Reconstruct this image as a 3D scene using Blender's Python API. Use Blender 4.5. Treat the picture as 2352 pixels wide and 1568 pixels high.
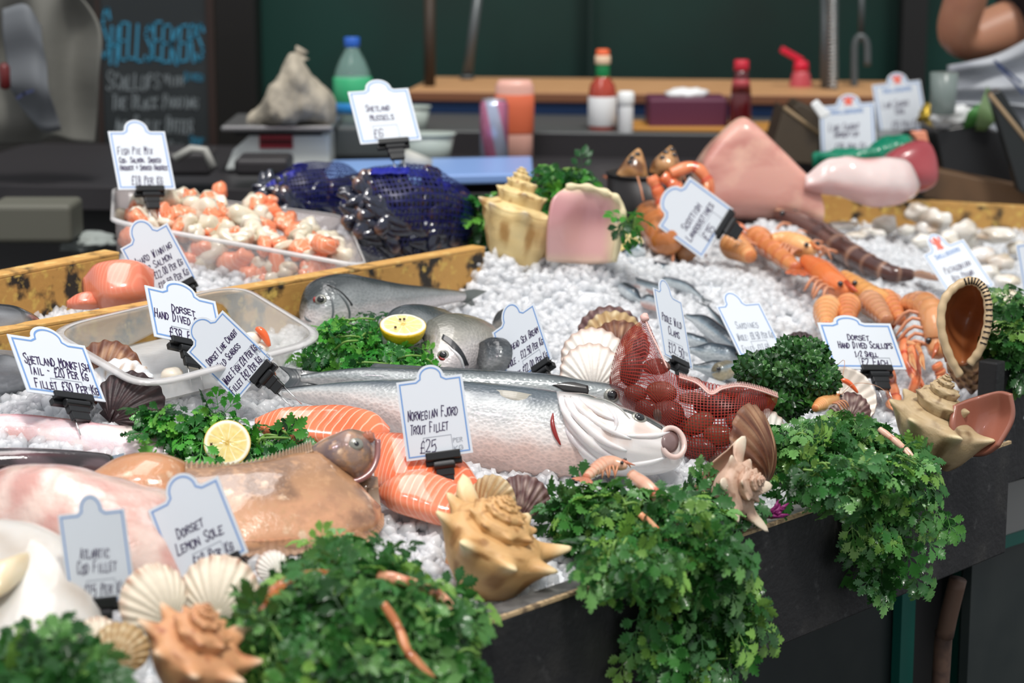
import bpy, bmesh, math, random
import numpy as np
from mathutils import Vector, Matrix, noise, Quaternion
from mathutils.bvhtree import BVHTree
from mathutils.geometry import tessellate_polygon
for o in list(bpy.data.objects): bpy.data.objects.remove(o)
SC = bpy.context.scene; COL = SC.collection
PI = math.pi; V = Vector
# ---------------- camera ----------------
FPX = 5000.0; PITCH = math.radians(11.5)
CAM = V((0, 0, 1.5)); FW = V((0, math.cos(PITCH), -math.sin(PITCH))); UPV = V((0, math.sin(PITCH), math.cos(PITCH))); RT = V((1, 0, 0))
cd = bpy.data.cameras.new('camera'); cam = bpy.data.objects.new('camera', cd); COL.objects.link(cam)
cam.location = CAM; cam.rotation_euler = (PI/2-PITCH, 0, 0); cd.sensor_width = 36; cd.lens = FPX/2352*36
cd.clip_start = .05; cd.clip_end = 60
cd.dof.use_dof = True; cd.dof.focus_distance = 2.28; cd.dof.aperture_fstop = 5.0; cd.dof.aperture_blades = 9
SC.camera = cam
# ---------------- light ----------------
SC.view_settings.view_transform = 'Standard'; SC.view_settings.look = 'None'; SC.view_settings.gamma = 1; SC.view_settings.exposure = 0.0
SC.view_settings.use_curve_mapping = False
w = bpy.data.worlds.new('world'); SC.world = w; w.use_nodes = True
w.node_tree.nodes['Background'].inputs[0].default_value = (.92, .95, 1.0, 1); w.node_tree.nodes['Background'].inputs[1].default_value = .65
def lamp(name, kind, loc, target, energy, color=(1,1,1), size=1, size_y=None):
    d = bpy.data.lights.new(name, kind); d.energy = energy; d.color = color
    if kind == 'AREA': d.shape = 'RECTANGLE'; d.size = size; d.size_y = size_y or size
    elif kind == 'SUN': d.angle = size
    o = bpy.data.objects.new(name, d); COL.objects.link(o); o.location = loc
    o.rotation_euler = (V(target)-V(loc)).to_track_quat('-Z', 'Y').to_euler(); return o
lamp('daylight_sun', 'SUN', (.7, .6, 5), (0, 2.4, .9), 2.3, (1, .97, .92), math.radians(9))
lamp('canopy_light', 'AREA', (-.5, 2.5, 3.1), (-.1, 2.4, .9), 22, (1, .96, .94), 1.6, .7)
lamp('warm_stall_lamp', 'AREA', (-.6, 1.5, 2.3), (-.5, 2.0, .9), 2.2, (1, .74, .84), .12, .12)
SC.cycles.use_denoising = True
SC.cycles.max_bounces = 8; SC.cycles.transparent_max_bounces = 24; SC.cycles.caustics_reflective = False; SC.cycles.caustics_refractive = False
# ---------------- geometry helpers ----------------
def ray(px, py): return FW + RT*((px-1176)/FPX) - UPV*((py-784)/FPX)
def at(px, py, D): return CAM + ray(px, py)*D
def hit(px, py, o, n):
    r = ray(px, py); return CAM + r*((o-CAM).dot(n)/r.dot(n))
Z = V((0, 0, 1))
PA = hit(1085, 1446, V((0, 0, .9)), Z); PB = hit(2322, 1018, V((0, 0, .9)), Z)
UU = (PB-PA).normalized(); VH = Z.cross(UU)                       # along the front, and level towards the back
SL = .14; VV = (VH + Z*SL).normalized(); NN = UU.cross(VV).normalized(); OUT = -VH
def S(px, py, h=0): return hit(px, py, PA+NN*h, NN)                 # a point on the sloping bed of the stall
def SUV(u, v, h=0): return PA + UU*u + VV*v + NN*h
def FP(px, py, off=0): return hit(px, py, PA+OUT*off, OUT)          # a point on the upright face of the front board
def Hz(px, py, z): return hit(px, py, V((0, 0, z)), Z)
def uv_of(p): d = p-PA; return d.dot(UU), d.dot(VV)
def tplane(p0, p1, tilt, h=0):
    """plane through two bed points, leaning up from the bed by tilt degrees; returns pixel->point and its normal"""
    a = S(*p0, h); b = S(*p1, h); e = (b-a).normalized(); q = NN.cross(e).normalized()
    if q.y < 0: q = -q
    t = math.radians(tilt); wv = q*math.cos(t)+NN*math.sin(t); m = e.cross(wv).normalized()
    if m.dot(FW) > 0: m = -m
    return (lambda x, y, off=0: hit(x, y, a+m*off, m)), m
def dplane(px, py, D, back=0, yaw=0):
    """upright plane at depth D through a pixel (back = lean away, yaw = turn), same return"""
    a = at(px, py, D); m = V((math.sin(math.radians(yaw)), -math.cos(math.radians(yaw)), math.tan(math.radians(back)))).normalized()
    return (lambda x, y, off=0: hit(x, y, a+m*off, m)), m
def tag(o, label=None, cat=None, group=None, kind=None):
    if label: o['label'] = label
    if cat: o['category'] = cat
    if group: o['group'] = group
    if kind: o['kind'] = kind
    return o
def thing(name, label, cat, loc, group=None):
    o = bpy.data.objects.new(name, None); COL.objects.link(o); o.location = loc; o.empty_display_size = .02
    ORG[o.name] = V(loc); return tag(o, label, cat, group)
ORG = {}; GEO = {}; _bv = {}
def surf(o, px, py, off=0):
    """where the line of sight through a pixel meets an object's own surface: point and normal"""
    if o.name not in _bv: v, f = GEO[o.name]; _bv[o.name] = BVHTree.FromPolygons([V(x) for x in v], [tuple(int(i) for i in q) for q in f])
    d = ray(px, py).normalized(); p, n, i, _ = _bv[o.name].ray_cast(CAM, d)
    if p is None: p, n, i, _ = _bv[o.name].find_nearest(CAM+d*2.3)
    if n.dot(d) > 0: n = -n
    return p+n*off, n
def mk(name, verts, faces, mat, parent=None, org=None, cols=None, uvs=None, smooth=True, mods=()):
    """verts in world space; the object's origin is its parent's, or org, or the foot of its box"""
    vs = np.array([tuple(v) for v in verts], dtype=float) if not isinstance(verts, np.ndarray) else verts.astype(float)
    if parent is not None: og = ORG[parent.name]
    elif org is not None: og = V(org)
    else: c = (vs.min(0)+vs.max(0))/2; og = V((c[0], c[1], vs[:, 2].min()))
    me = bpy.data.meshes.new(name); loc = vs-np.array(og)
    me.from_pydata(loc.tolist(), [], [tuple(int(i) for i in f) for f in faces])
    for m in (mat if isinstance(mat, (list, tuple)) else [mat]): me.materials.append(m)
    if cols is not None:
        a = me.color_attributes.new('Col', 'FLOAT_COLOR', 'POINT'); c = np.ones((len(vs), 4)); c[:, :3] = np.array(cols)[:, :3]
        a.data.foreach_set('color', c.ravel())
    if uvs is not None:
        ul = me.uv_layers.new(name='UVMap'); li = np.zeros(len(me.loops), dtype=int); me.loops.foreach_get('vertex_index', li)
        ul.data.foreach_set('uv', np.array(uvs)[li].ravel())
    if smooth: me.polygons.foreach_set('use_smooth', [True]*len(me.polygons))
    o = bpy.data.objects.new(name, me); COL.objects.link(o)
    if parent is not None: o.parent = parent
    else: o.location = og
    ORG[o.name] = V(og); GEO[o.name] = (verts, faces)
    for k, kw in mods:
        md = o.modifiers.new(k.lower(), k)
        for a_, b_ in kw.items(): setattr(md, a_, b_)
    return o
class MB:
    """collects shapes for ONE mesh object"""
    def __init__(s): s.v = []; s.f = []; s.c = []; s.uv = []
    def add(s, v, f, col=None, uv=None):
        n = len(s.v); s.v += [tuple(x) for x in v]; s.f += [tuple(i+n for i in q) for q in f]
        if col is not None:
            s.c += ([tuple(col)]*len(v) if not hasattr(col[0], '__len__') else [tuple(x) for x in col])
        if uv is not None: s.uv += list(uv)
        return s
    def box(s, c, ax, ay, az, col=None):
        """c centre, ax ay az half-extent vectors"""
        v = [c+ax*i+ay*j+az*k for i in (-1, 1) for j in (-1, 1) for k in (-1, 1)]
        return s.add(v, [(0,1,3,2), (4,6,7,5), (0,4,5,1), (2,3,7,6), (0,2,6,4), (1,5,7,3)], col)
    def tube(s, pts, r, n=8, col=None, cap=True):
        v, f = tube(pts, r, n, cap); return s.add(v, f, col)
    def build(s, name, mat, parent=None, **k):
        if s.c: k['cols'] = s.c
        if s.uv: k['uvs'] = s.uv
        return mk(name, s.v, s.f, mat, parent, **k)
def tube(pts, r, n=8, cap=True, flat=1.0):
    pts = [V(p) for p in pts]; m = len(pts); rs = r if hasattr(r, '__len__') else [r]*m
    v = []; f = []; prev = None
    for i, p in enumerate(pts):
        t = (pts[min(i+1, m-1)]-pts[max(i-1, 0)]).normalized()
        if prev is None: a = t.orthogonal().normalized()
        else:
            a = prev-t*prev.dot(t)
            a = a.normalized() if a.length > 1e-6 else t.orthogonal().normalized()
        prev = a; b = t.cross(a)
        for k in range(n):
            th = 2*PI*k/n; v.append(p+(a*math.cos(th)+b*math.sin(th)*flat)*rs[i])
    for i in range(m-1):
        for k in range(n):
            f.append((i*n+k, i*n+(k+1) % n, (i+1)*n+(k+1) % n, (i+1)*n+k))
    if cap: f.append(tuple(range(n-1, -1, -1))); f.append(tuple((m-1)*n+k for k in range(n)))
    return v, f
def smooth_path(P, n):
    """Catmull-Rom through rows of P -> n rows"""
    P = np.array([list(p) for p in P], dtype=float); m = len(P)
    if m == 2: t = np.linspace(0, 1, n)[:, None]; return P[0]*(1-t)+P[1]*t
    E = np.vstack([2*P[0]-P[1], P, 2*P[-1]-P[-2]]); out = []
    for x in np.linspace(0, m-1, n):
        i = min(int(x), m-2); t = x-i; a, b, c, d = E[i:i+4]
        out.append(.5*((2*b)+(-a+c)*t+(2*a-5*b+4*c-d)*t*t+(-a+3*b-3*c+d)*t**3))
    return np.array(out)
def lathe(c, prof, n=24, ax=Z, sx=1, sy=1):
    """prof: (radius, height) list"""
    ax = V(ax).normalized(); a = (V((1, 0, 0))-ax*ax.x).normalized(); b = ax.cross(a); v = []; f = []
    for r, h in prof:
        for k in range(n): th = 2*PI*k/n; v.append(V(c)+ax*h+a*(r*math.cos(th)*sx)+b*(r*math.sin(th)*sy))
    m = len(prof)
    for i in range(m-1):
        for k in range(n): f.append((i*n+k, i*n+(k+1) % n, (i+1)*n+(k+1) % n, (i+1)*n+k))
    f.append(tuple(range(n-1, -1, -1))); f.append(tuple((m-1)*n+k for k in range(n))); return v, f
def blob(c, R, ax, seed=0, amp=.15, fr=1.5, n=14, e=1.0):
    """rounded lump; ax = three half-extent vectors; e<1 squarer"""
    v = []; f = []; m = n*2
    sg = lambda x: math.copysign(abs(x)**e, x)
    for i in range(n+1):
        ph = PI*i/n
        for k in range(m):
            th = 2*PI*k/m; x, y, z = sg(math.sin(ph))*sg(math.cos(th)), sg(math.sin(ph))*sg(math.sin(th)), sg(math.cos(ph))
            s = 1+amp*noise.noise(V((x, y, z))*fr+V((seed*3.1, seed*1.7, seed)))
            v.append(V(c)+(ax[0]*x+ax[1]*y+ax[2]*z)*(R*s))
    for i in range(n):
        for k in range(m): f.append((i*m+k, (i+1)*m+k, (i+1)*m+(k+1) % m, i*m+(k+1) % m))
    return v, f
def nz(p, s=1, o=0): return noise.noise(V((p[0]*s+o, p[1]*s-o, p[2]*s+2*o)))
def mixc(a, b, t): t = min(1, max(0, t)); return tuple(a[i]*(1-t)+b[i]*t for i in range(3))
def sm(a, b, x): t = min(1, max(0, (x-a)/(b-a))); return t*t*(3-2*t)
# ---------------- materials ----------------
def M(name, col=(.8, .8, .8), rough=.5, mix=(), bump=(), sss=0, sssr=(.01, .006, .004), coat=0, metal=0, trans=0, alpha=1, transl=0, ior=1.45, emis=None, spec=.5, aniso_scale=None):
    """col None = the mesh's own colour attribute. mix: (kind, scale, colour, lo, hi[, stretch]); bump: (kind, scale, strength, distance[, stretch])"""
    m = bpy.data.materials.new(name); m.use_nodes = True; nt = m.node_tree; N = nt.nodes; L = nt.links
    bs = N['Principled BSDF']; out = N['Material Output']; tc = N.new('ShaderNodeTexCoord')
    def tex(kind, scale, st=None):
        src = tc.outputs['Object']
        if kind.startswith('uv'): src = tc.outputs['UV']; kind = kind[2:]
        if st:
            mp = N.new('ShaderNodeMapping'); mp.inputs['Scale'].default_value = st[:3]
            if len(st) > 3: mp.inputs['Rotation'].default_value = st[3:6]
            L.new(src, mp.inputs[0]); src = mp.outputs[0]
        if kind == 'voronoi' or kind == 'cells':
            t = N.new('ShaderNodeTexVoronoi'); t.inputs['Scale'].default_value = scale; L.new(src, t.inputs['Vector']); return t.outputs['Distance'] if kind == 'voronoi' else t.outputs['Color']
        if kind == 'wave':
            t = N.new('ShaderNodeTexWave'); t.inputs['Scale'].default_value = scale; t.inputs['Distortion'].default_value = 2.2; t.inputs['Detail'].default_value = 1; t.inputs['Detail Scale'].default_value = .6; L.new(src, t.inputs['Vector']); return t.outputs['Fac']
        t = N.new('ShaderNodeTexNoise'); t.inputs['Scale'].default_value = scale; t.inputs['Detail'].default_value = 5; L.new(src, t.inputs['Vector']); return t.outputs['Fac']
    if col is None:
        at_ = N.new('ShaderNodeAttribute'); at_.attribute_name = 'Col'; c = at_.outputs['Color']
    else:
        rgb = N.new('ShaderNodeRGB'); rgb.outputs[0].default_value = (*col, 1); c = rgb.outputs[0]
    for q in mix:
        t = tex(q[0], q[1], q[5] if len(q) > 5 else None); mr = N.new('ShaderNodeMapRange'); mr.inputs['From Min'].default_value = q[3]; mr.inputs['From Max'].default_value = q[4]
        L.new(t, mr.inputs['Value']); mx = N.new('ShaderNodeMix'); mx.data_type = 'RGBA'; L.new(mr.outputs[0], mx.inputs['Factor']); L.new(c, mx.inputs['A'])
        if len(q[2]) == 4: mx.blend_type = 'MULTIPLY'
        mx.inputs['B'].default_value = (*q[2][:3], 1); c = mx.outputs['Result']
    L.new(c, bs.inputs['Base Color']); nrm = None
    for q in bump:
        t = tex(q[0], q[1], q[4] if len(q) > 4 else None); b = N.new('ShaderNodeBump'); b.inputs['Strength'].default_value = q[2]; b.inputs['Distance'].default_value = q[3]
        L.new(t, b.inputs['Height'])
        if nrm: L.new(nrm, b.inputs['Normal'])
        nrm = b.outputs[0]
    if nrm: L.new(nrm, bs.inputs['Normal'])
    bs.inputs['Roughness'].default_value = rough; bs.inputs['Metallic'].default_value = metal; bs.inputs['IOR'].default_value = ior
    bs.inputs['Specular IOR Level'].default_value = spec
    if sss: bs.inputs['Subsurface Weight'].default_value = sss; bs.inputs['Subsurface Radius'].default_value = sssr; bs.inputs['Subsurface Scale'].default_value = 1
    if coat: bs.inputs['Coat Weight'].default_value = coat; bs.inputs['Coat Roughness'].default_value = .06
    if trans: bs.inputs['Transmission Weight'].default_value = trans
    if emis: bs.inputs['Emission Color'].default_value = (*emis[:3], 1); bs.inputs['Emission Strength'].default_value = emis[3]
    sh = bs.outputs[0]
    if transl:
        tl = N.new('ShaderNodeBsdfTranslucent'); L.new(c, tl.inputs[0]); ms = N.new('ShaderNodeMixShader'); ms.inputs[0].default_value = transl
        L.new(sh, ms.inputs[1]); L.new(tl.outputs[0], ms.inputs[2]); sh = ms.outputs[0]
    if alpha < 1:
        tr = N.new('ShaderNodeBsdfTransparent'); ms = N.new('ShaderNodeMixShader'); ms.inputs[0].default_value = alpha
        L.new(tr.outputs[0], ms.inputs[1]); L.new(sh, ms.inputs[2]); sh = ms.outputs[0]
    L.new(sh, out.inputs[0]); return m
def net_material(name, col, scale, cover, back):
    """woven net: crossed threads over holes, threads laid by UV"""
    m = M(name, col, .35, transl=.3); nt = m.node_tree; N = nt.nodes; L = nt.links; out = N['Material Output']; sh = out.inputs[0].links[0].from_socket
    uv = N.new('ShaderNodeTexCoord'); sp = N.new('ShaderNodeSeparateXYZ'); L.new(uv.outputs['UV'], sp.inputs[0]); r = []
    for ax in ('X', 'Y'):
        a = N.new('ShaderNodeMath'); a.operation = 'MULTIPLY'; a.inputs[1].default_value = scale; L.new(sp.outputs[ax], a.inputs[0])
        b = N.new('ShaderNodeMath'); b.operation = 'FRACT'; L.new(a.outputs[0], b.inputs[0])
        c = N.new('ShaderNodeMath'); c.operation = 'LESS_THAN'; c.inputs[1].default_value = cover; L.new(b.outputs[0], c.inputs[0]); r.append(c.outputs[0])
    mx = N.new('ShaderNodeMath'); mx.operation = 'MAXIMUM'; L.new(r[0], mx.inputs[0]); L.new(r[1], mx.inputs[1])
    md = N.new('ShaderNodeMapRange'); md.inputs['To Min'].default_value = back; md.inputs['To Max'].default_value = .97; L.new(mx.outputs[0], md.inputs['Value'])
    tr = N.new('ShaderNodeBsdfTransparent'); ms = N.new('ShaderNodeMixShader'); L.new(md.outputs[0], ms.inputs[0]); L.new(tr.outputs[0], ms.inputs[1]); L.new(sh, ms.inputs[2]); L.new(ms.outputs[0], out.inputs[0]); return m
WET = dict(rough=.22, coat=.6)
# ---------------- the setting ----------------
m_floor = M('floor_dark', (.03, .03, .03), .7, mix=[('noise', 4, (.05, .05, .048), .4, .7)], bump=[('noise', 30, .3, .01)])
m_green = M('green_paint', (.0035, .040, .030), .5, mix=[('noise', 1.2, (.006, .018, .014), .4, .65), ('noise', .8, (.03, .03, .012), .66, .85)])
m_black = M('black_paint', (.012, .012, .012), .6)
m_tree = M('dark_wall', (.014, .014, .014), .8, mix=[('noise', 3, (.02, .018, .015), .4, .7)])
def flat(name, pts, mat, kind=None, parent=None, th=None, up=None):
    n = (V(pts[1])-V(pts[0])).cross(V(pts[2])-V(pts[1])).normalized(); mb = MB(); th = th or .02; k = len(pts)
    v = [V(p) for p in pts]+[V(p)-n*th for p in pts]
    mb.add(v, [tuple(range(k)), tuple(range(2*k-1, k-1, -1))]+[(i, i+k, (i+1) % k+k, (i+1) % k) for i in range(k)])
    o = mb.build(name, mat, parent, smooth=False)
    if kind: tag(o, kind=kind)
    return o
flat('floor', [V((-4, -1, 0)), V((4, -1, 0)), V((4, 7, 0)), V((-4, 7, 0))], m_floor, 'structure')
WY = 5.0
xl = at(590, 200, WY).x
flat('wall_back', [V((xl, WY, 0)), V((3.2, WY, 0)), V((3.2, WY, 2.8)), V((xl, WY, 2.8))], m_green, 'structure')
flat('wall_left', [V((-3.2, 5.3, 0)), V((xl, 5.3, 0)), V((xl, 5.3, 2.8)), V((-3.2, 5.3, 2.8))], m_tree, 'structure')
a = at(480, 200, 4.8).x
tag(MB().box(V(((a+xl)/2+.01, 4.9, 1.4)), V(((xl-a)/2+.01, 0, 0)), V((0, .06, 0)), V((0, 0, 1.4))).build('trim_1', M('dark_post', (.006, .005, .004), .5), smooth=False), kind='structure')
for i, (x0, x1, mt) in enumerate([(2062, 2118, m_black), (1350, 1358, M('panel_gap', (.003, .02, .016), .6))]):
    a = at(x0, 100, 4.95).x; b = at(x1, 100, 4.95).x
    tag(MB().box(V(((a+b)/2, 4.96, 1.4)), V(((b-a)/2, 0, 0)), V((0, .03, 0)), V((0, 0, 1.38))).build('trim_%d' % (i+2), mt, smooth=False), kind='structure')
# ---------------- the stall ----------------
m_board = M('black_board', (.011, .011, .012), .55, mix=[('noise', 60, (.06, .06, .06), .62, .8), ('noise', 14, (.035, .033, .03), .5, .75), ('voronoi', 22, (.35, .38, .38), .055, .03)], bump=[('noise', 180, .35, .002), ('noise', 40, .3, .003)])
m_raw = M('worn_wood_edge', (.50, .36, .20), .7, mix=[('noise', 90, (.18, .13, .08), .5, .65)], bump=[('noise', 150, .5, .002)])
m_top = M('worn_board_top', (.10, .10, .10), .35, mix=[('noise', 50, (.20, .20, .19), .45, .7)], bump=[('noise', 120, .3, .002)])
m_rail = M('old_yellow_rail', (.50, .27, .07), .6, mix=[('noise', 26, (.02, .016, .012), .50, .60), ('noise', 70, (.62, .42, .10), .55, .7)], bump=[('noise', 120, .4, .002)])
m_railtop = M('old_yellow_rail_top', (.58, .32, .09), .55, mix=[('noise', 34, (.12, .07, .02), .56, .72), ('noise', 60, (.75, .55, .20), .55, .75)], bump=[('noise', 120, .4, .002)])
m_under = M('bed_board', (.05, .05, .05), .7)
stall = thing('fish_stall', 'black boarded fish stall heaped with ice, worn pale edge on its front board', 'market stall', PA+Z*(-.9)+VH*.5)
L0, L1 = -1.0, (PB-PA).length; BH = .128
def ubox(c0, c1, h0, h1, v0, v1): pass
def rail(name, p, q, h, th, z0, z1, mat, parent, side=None):
    """upright board from p to q (points on its top outer line), th thick to the side, reaching down h"""
    e = (q-p).normalized(); s = side if side is not None else Z.cross(e).normalized()
    mb = MB(); c = (p+q)/2+s*th/2-Z*h/2; return mb.box(c, (q-p)/2, s*th/2, Z*h/2).build(name, mat, parent, smooth=False, mods=[('BEVEL', dict(width=.002, segments=2))])
zt = Z*.0
rail('front_board', PA+UU*L0, PB, BH, .028, 0, 0, m_board, stall, VH)
mb = MB()
for i in range(120):
    u0 = L0+(L1-L0)*i/120; u1 = L0+(L1-L0)*(i+1)/120; wv = .0035+.0015*noise.noise(V((u0*30, 0, 0)))
    mb.box(PA+UU*(u0+u1)/2+VH*(wv*.5)+Z*.0012, UU*((u1-u0)/2+.0005), VH*wv*.6, Z*.0016)
mb.build('worn_edge', m_raw, stall, smooth=False)
MB().box(PA+UU*(L0+L1)/2+VH*.0165+Z*.0006, UU*(L1-L0)/2, VH*.0115, Z*.0010).build('board_top', m_top, stall, smooth=False)
b0 = SUV(L0, 1.45, -.06); b1 = SUV(L1, 1.45, -.06)
flat('bed_panel', [PA+UU*L0-Z*.07+VH*.03, PB-Z*.07+VH*.03, SUV(L1, 1.16, -.07), SUV(L0, 1.16, -.07)], m_under, parent=stall)
flat('bed_panel', [SUV(L1, .06, -.072), SUV(L1+1.25, .06, -.072), SUV(L1+1.25, .95, -.072), SUV(L1, .95, -.072)], m_under, parent=stall)
flat('rear_shelf', [V((.32, 3.62, .975)), V((1.5, 3.62, .975)), V((1.5, 3.84, .975)), V((.32, 3.84, .975))], m_under, parent=stall)
# divider rails
def rail_px(p, q, hpx, th, ext=None):
    a = S(*p, .042); b = S(*q, .042); o = rail('divider_rail', a, b, .085, th, 0, 0, m_rail, stall, VH)
    e = (b-a); MB().box((a+b)/2+VH*th/2+Z*.0015, e/2, VH*th*.5, Z*.002).build('rail_top', m_railtop, o, smooth=False, mods=[('BEVEL', dict(width=.001, segments=2))])
rail_px((-60, 778), (1115, 572), 80, .024)
rail_px((-80, 655), (275, 585), 60, .03)
a = S(1790, 447, .03); b = S(2420, 483, .03); e = (b-a).normalized(); sd = Z.cross(e).normalized(); o = rail('divider_rail', a, b, .10, .02, 0, 0, m_rail, stall, sd)
MB().box((a+b)/2+sd*.01+Z*.0015, (b-a)/2, sd*.01, Z*.002).build('rail_top', m_railtop, o, smooth=False)
m_leg = M('grimy_wood_leg', (.13, .075, .05), .6, mix=[('noise', 25, (.05, .03, .025), .5, .65)], bump=[('noise', 60, .4, .002)])
mb = MB(); c0 = FP(2200, 1330, -.05); c1 = FP(2160, 1568, -.07); c2 = V((c1.x-.01, c1.y, .0)); pts = smooth_path([c0, c0*.5+c1*.5+V((-.004, 0, 0)), c1, c2], 20); mb.tube(pts, .0105, 14).build('leg', m_leg, stall)
for u in (-.6, .2):
    p = SUV(u, .5, 0); MB().box(V((p.x, p.y, .42)), V((.03, 0, 0)), V((0, .03, 0)), V((0, 0, .42))).build('leg', m_black, stall, smooth=False)
p = SUV(L1-.1, 1.2, 0); MB().box(V((p.x, p.y, .45)), V((.03, 0, 0)), V((0, .03, 0)), V((0, 0, .45))).build('leg', m_black, stall, smooth=False)
# cabinet under the stall
m_gtrim = M('green_trim', (.004, .10, .075), .45); m_dpan = M('dark_panel', (.012, .018, .018), .5, mix=[('noise', 12, (.02, .026, .025), .4, .7)])
cab = thing('base_cabinet', 'dark panelled base cabinet with green edges standing below the stall', 'cabinet', V((PA.x+.4, PA.y+.8, 0)))
cq = -.16
def cpl(x, y, d=0): return FP(x, y, cq+d)
c = (cpl(1300, 1900)+cpl(2600, 1200)); u0 = (cpl(900, 1500)-PA).dot(UU); u1 = (cpl(3100, 1300)-PA).dot(UU)
base = PA+VH*(-cq)
MB().box(V((base.x, base.y, .0))+UU*(u0+u1)/2+VH*.01+Z*.38, UU*(u1-u0)/2, VH*.008, Z*.38).build('panel', m_dpan, cab, smooth=False)
for x0, x1 in ((2060, 2090), (2193, 2207)):
    p = cpl(x0, 1450, .006); q = cpl(x1, 1450, .006); d = (q-p).length; MB().box(V((p.x, p.y, .385))+UU*d/2, UU*d/2, VH*.006, Z*.385).build('edge_strip', m_gtrim, cab, smooth=False)
p = cpl(2090, 1450, .006); q = cpl(2150, 1450, .006); d = (q-p).length; MB().box(V((p.x, p.y, .385))+UU*d/2, UU*d/2, VH*.004, Z*.385).build('gap_board', m_black, cab, smooth=False)
# lower shelf of the neighbouring unit at the far right
unit = thing('side_unit', 'grey fronted side unit with a green bottom edge beyond the stall corner', 'cabinet', V((.95, 2.6, 0)))
p = cpl(2225, 1252, .05); q = cpl(2420, 1190, .05); e = (q-p)
MB().box((p+q)/2-Z*.006, e/2, VH*.01, Z*.008).build('edge_strip', m_gtrim, unit, smooth=False)
MB().box((p+q)/2+Z*.035, e/2, VH*.008, Z*.033).build('panel', M('grey_panel', (.22, .22, .21), .5), unit, smooth=False)
MB().box(V(((p+q)/2).xy.to_3d())+Z*((p.z+q.z)/2-.016)/2, e/2, VH*.006, Z*((p.z+q.z)/2-.016)/2).build('lower_panel', m_dpan, unit, smooth=False)
# neighbouring black tray at right
tr = thing('side_tray', 'black wooden tray wall rising beside the right end of the stall', 'tray', FP(2330, 1100, -.02)-Z*.1)
p = S(2288, 1005, -.01)
ht = .088
MB().box(p+VH*.012+Z*(ht/2-.03)+UU*.004, UU*.010, VH*.012, Z*(ht/2+.03)).build('end_block', m_board, tr, smooth=False, mods=[('BEVEL', dict(width=.002, segments=2))])
MB().box(p+VH*.02+Z*(ht/2-.034)+UU*.425, UU*.40, VH*.012, Z*(ht/2+.03)).build('front_wall', m_board, tr, smooth=False)

# ---------------- crushed ice ----------------
m_ice = M('crushed_ice', (.90, .92, .945), .15, coat=.35, spec=.6, sss=.5, sssr=(.007, .0075, .008), transl=.15, alpha=.55, bump=[('noise', 160, .3, .002)])
m_icebed = M('packed_ice', (.80, .825, .85), .3, coat=.2, bump=[('noise', 120, .6, .004)])
rng = random.Random(5)
MOUNDS = [(S(1290, 640), .17, .035), (S(1620, 640), .13, .022), (S(1100, 640), .08, .03), (S(60, 960), .18, .012), (S(2050, 680), .2, .02), (S(1430, 640), .12, .02), (S(1750, 720), .12, .02), (S(1800, 560), .14, .03), (S(1990, 590), .15, .02), (S(1460, 590), .08, .03)]
def ice_h(p):
    u, v = uv_of(p); h = -.012+.006*noise.noise(p*9)+.004*noise.noise(p*25)
    for c, r, a in MOUNDS:
        d = (p-c).length/r
        if d < 1: h += a*(1-d*d)**2
    h -= .010*max(0, 1-v/.10)
    if u < .78: h -= .022*max(0, 1-abs(v-.86)/.13)
    return h
def ice_bed(name, u0, u1, v0, v1, lift, label, n=(150, 110), keep=lambda u, v: True):
    v = []; f = []; nu, nv = n
    for i in range(nu+1):
        for j in range(nv+1):
            p = SUV(u0+(u1-u0)*i/nu, v0+(v1-v0)*j/nv); v.append(p+NN*(ice_h(p)-.006+lift+.003*noise.noise(p*90)))
    for i in range(nu):
        for j in range(nv):
            if keep(u0+(u1-u0)*(i+.5)/nu, v0+(v1-v0)*(j+.5)/nv): q = i*(nv+1)+j; f.append((q, q+nv+1, q+nv+2, q+1))
    b = len(v); mb = MB(); mb.add(v, f)
    # chips
    ico = []; bm = bmesh.new(); bmesh.ops.create_icosphere(bm, subdivisions=1, radius=1); ic_v = [x.co.copy() for x in bm.verts]; ic_f = [tuple(y.index for y in x.verts) for x in bm.faces]; bm.free()
    cnt = int((u1-u0)*(v1-v0)*14000)
    P = []; F = []; off = 0
    for k in range(cnt):
        cu, cv = rng.uniform(u0+.004, u1-.004), rng.uniform(v0+.004, v1-.004)
        if not keep(cu, cv): continue
        p = SUV(cu, cv)
        r = rng.uniform(.004, .0105)*(1 if rng.random() < .85 else 1.35); c = p+NN*(ice_h(p)+lift+rng.uniform(-.0035, .002))
        q = Quaternion((rng.gauss(0, 1), rng.gauss(0, 1), rng.gauss(0, 1), rng.gauss(0, 1))).normalized(); sx, sy, sz = rng.uniform(.6, 1.5), rng.uniform(.6, 1.1), rng.uniform(.5, .9)
        for x in ic_v:
            s = 1+.16*rng.uniform(-1, 1); P.append(c+q @ V((x.x*sx*s, x.y*sy*s, x.z*sz*s))*r)
        F += [tuple(i+off for i in t) for t in ic_f]; off += 12
    nb_ = len(mb.f); mb.add(P, F); o = mb.build(name, [m_ice, m_icebed], None, org=SUV((u0+u1)/2, (v0+v1)/2, -.06)); o.data.polygons.foreach_set('material_index', [1]*nb_+[0]*(len(o.data.polygons)-nb_)); tag(o, label, 'ice', kind='stuff'); return o
VR = uv_of(S(500, 678))[1]
ice_bed('crushed_ice', L0, L1-.0, .034, .865, 0, 'white crushed ice filling the main tray behind the black front board', n=(190, 90))
ice_bed('crushed_ice', -1.0, .95, .90, 1.05, .012, 'white crushed ice in the raised rear tray behind the yellow rail', n=(140, 24))
kp = lambda u, v: v < (.9 if u < 1.62 else .9-(u-1.62)*.72)
ice_bed('crushed_ice', L1+.0, L1+1.2, .06, .9, 0, 'white crushed ice of the right hand tray under the langoustines', n=(120, 90), keep=kp)
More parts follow.
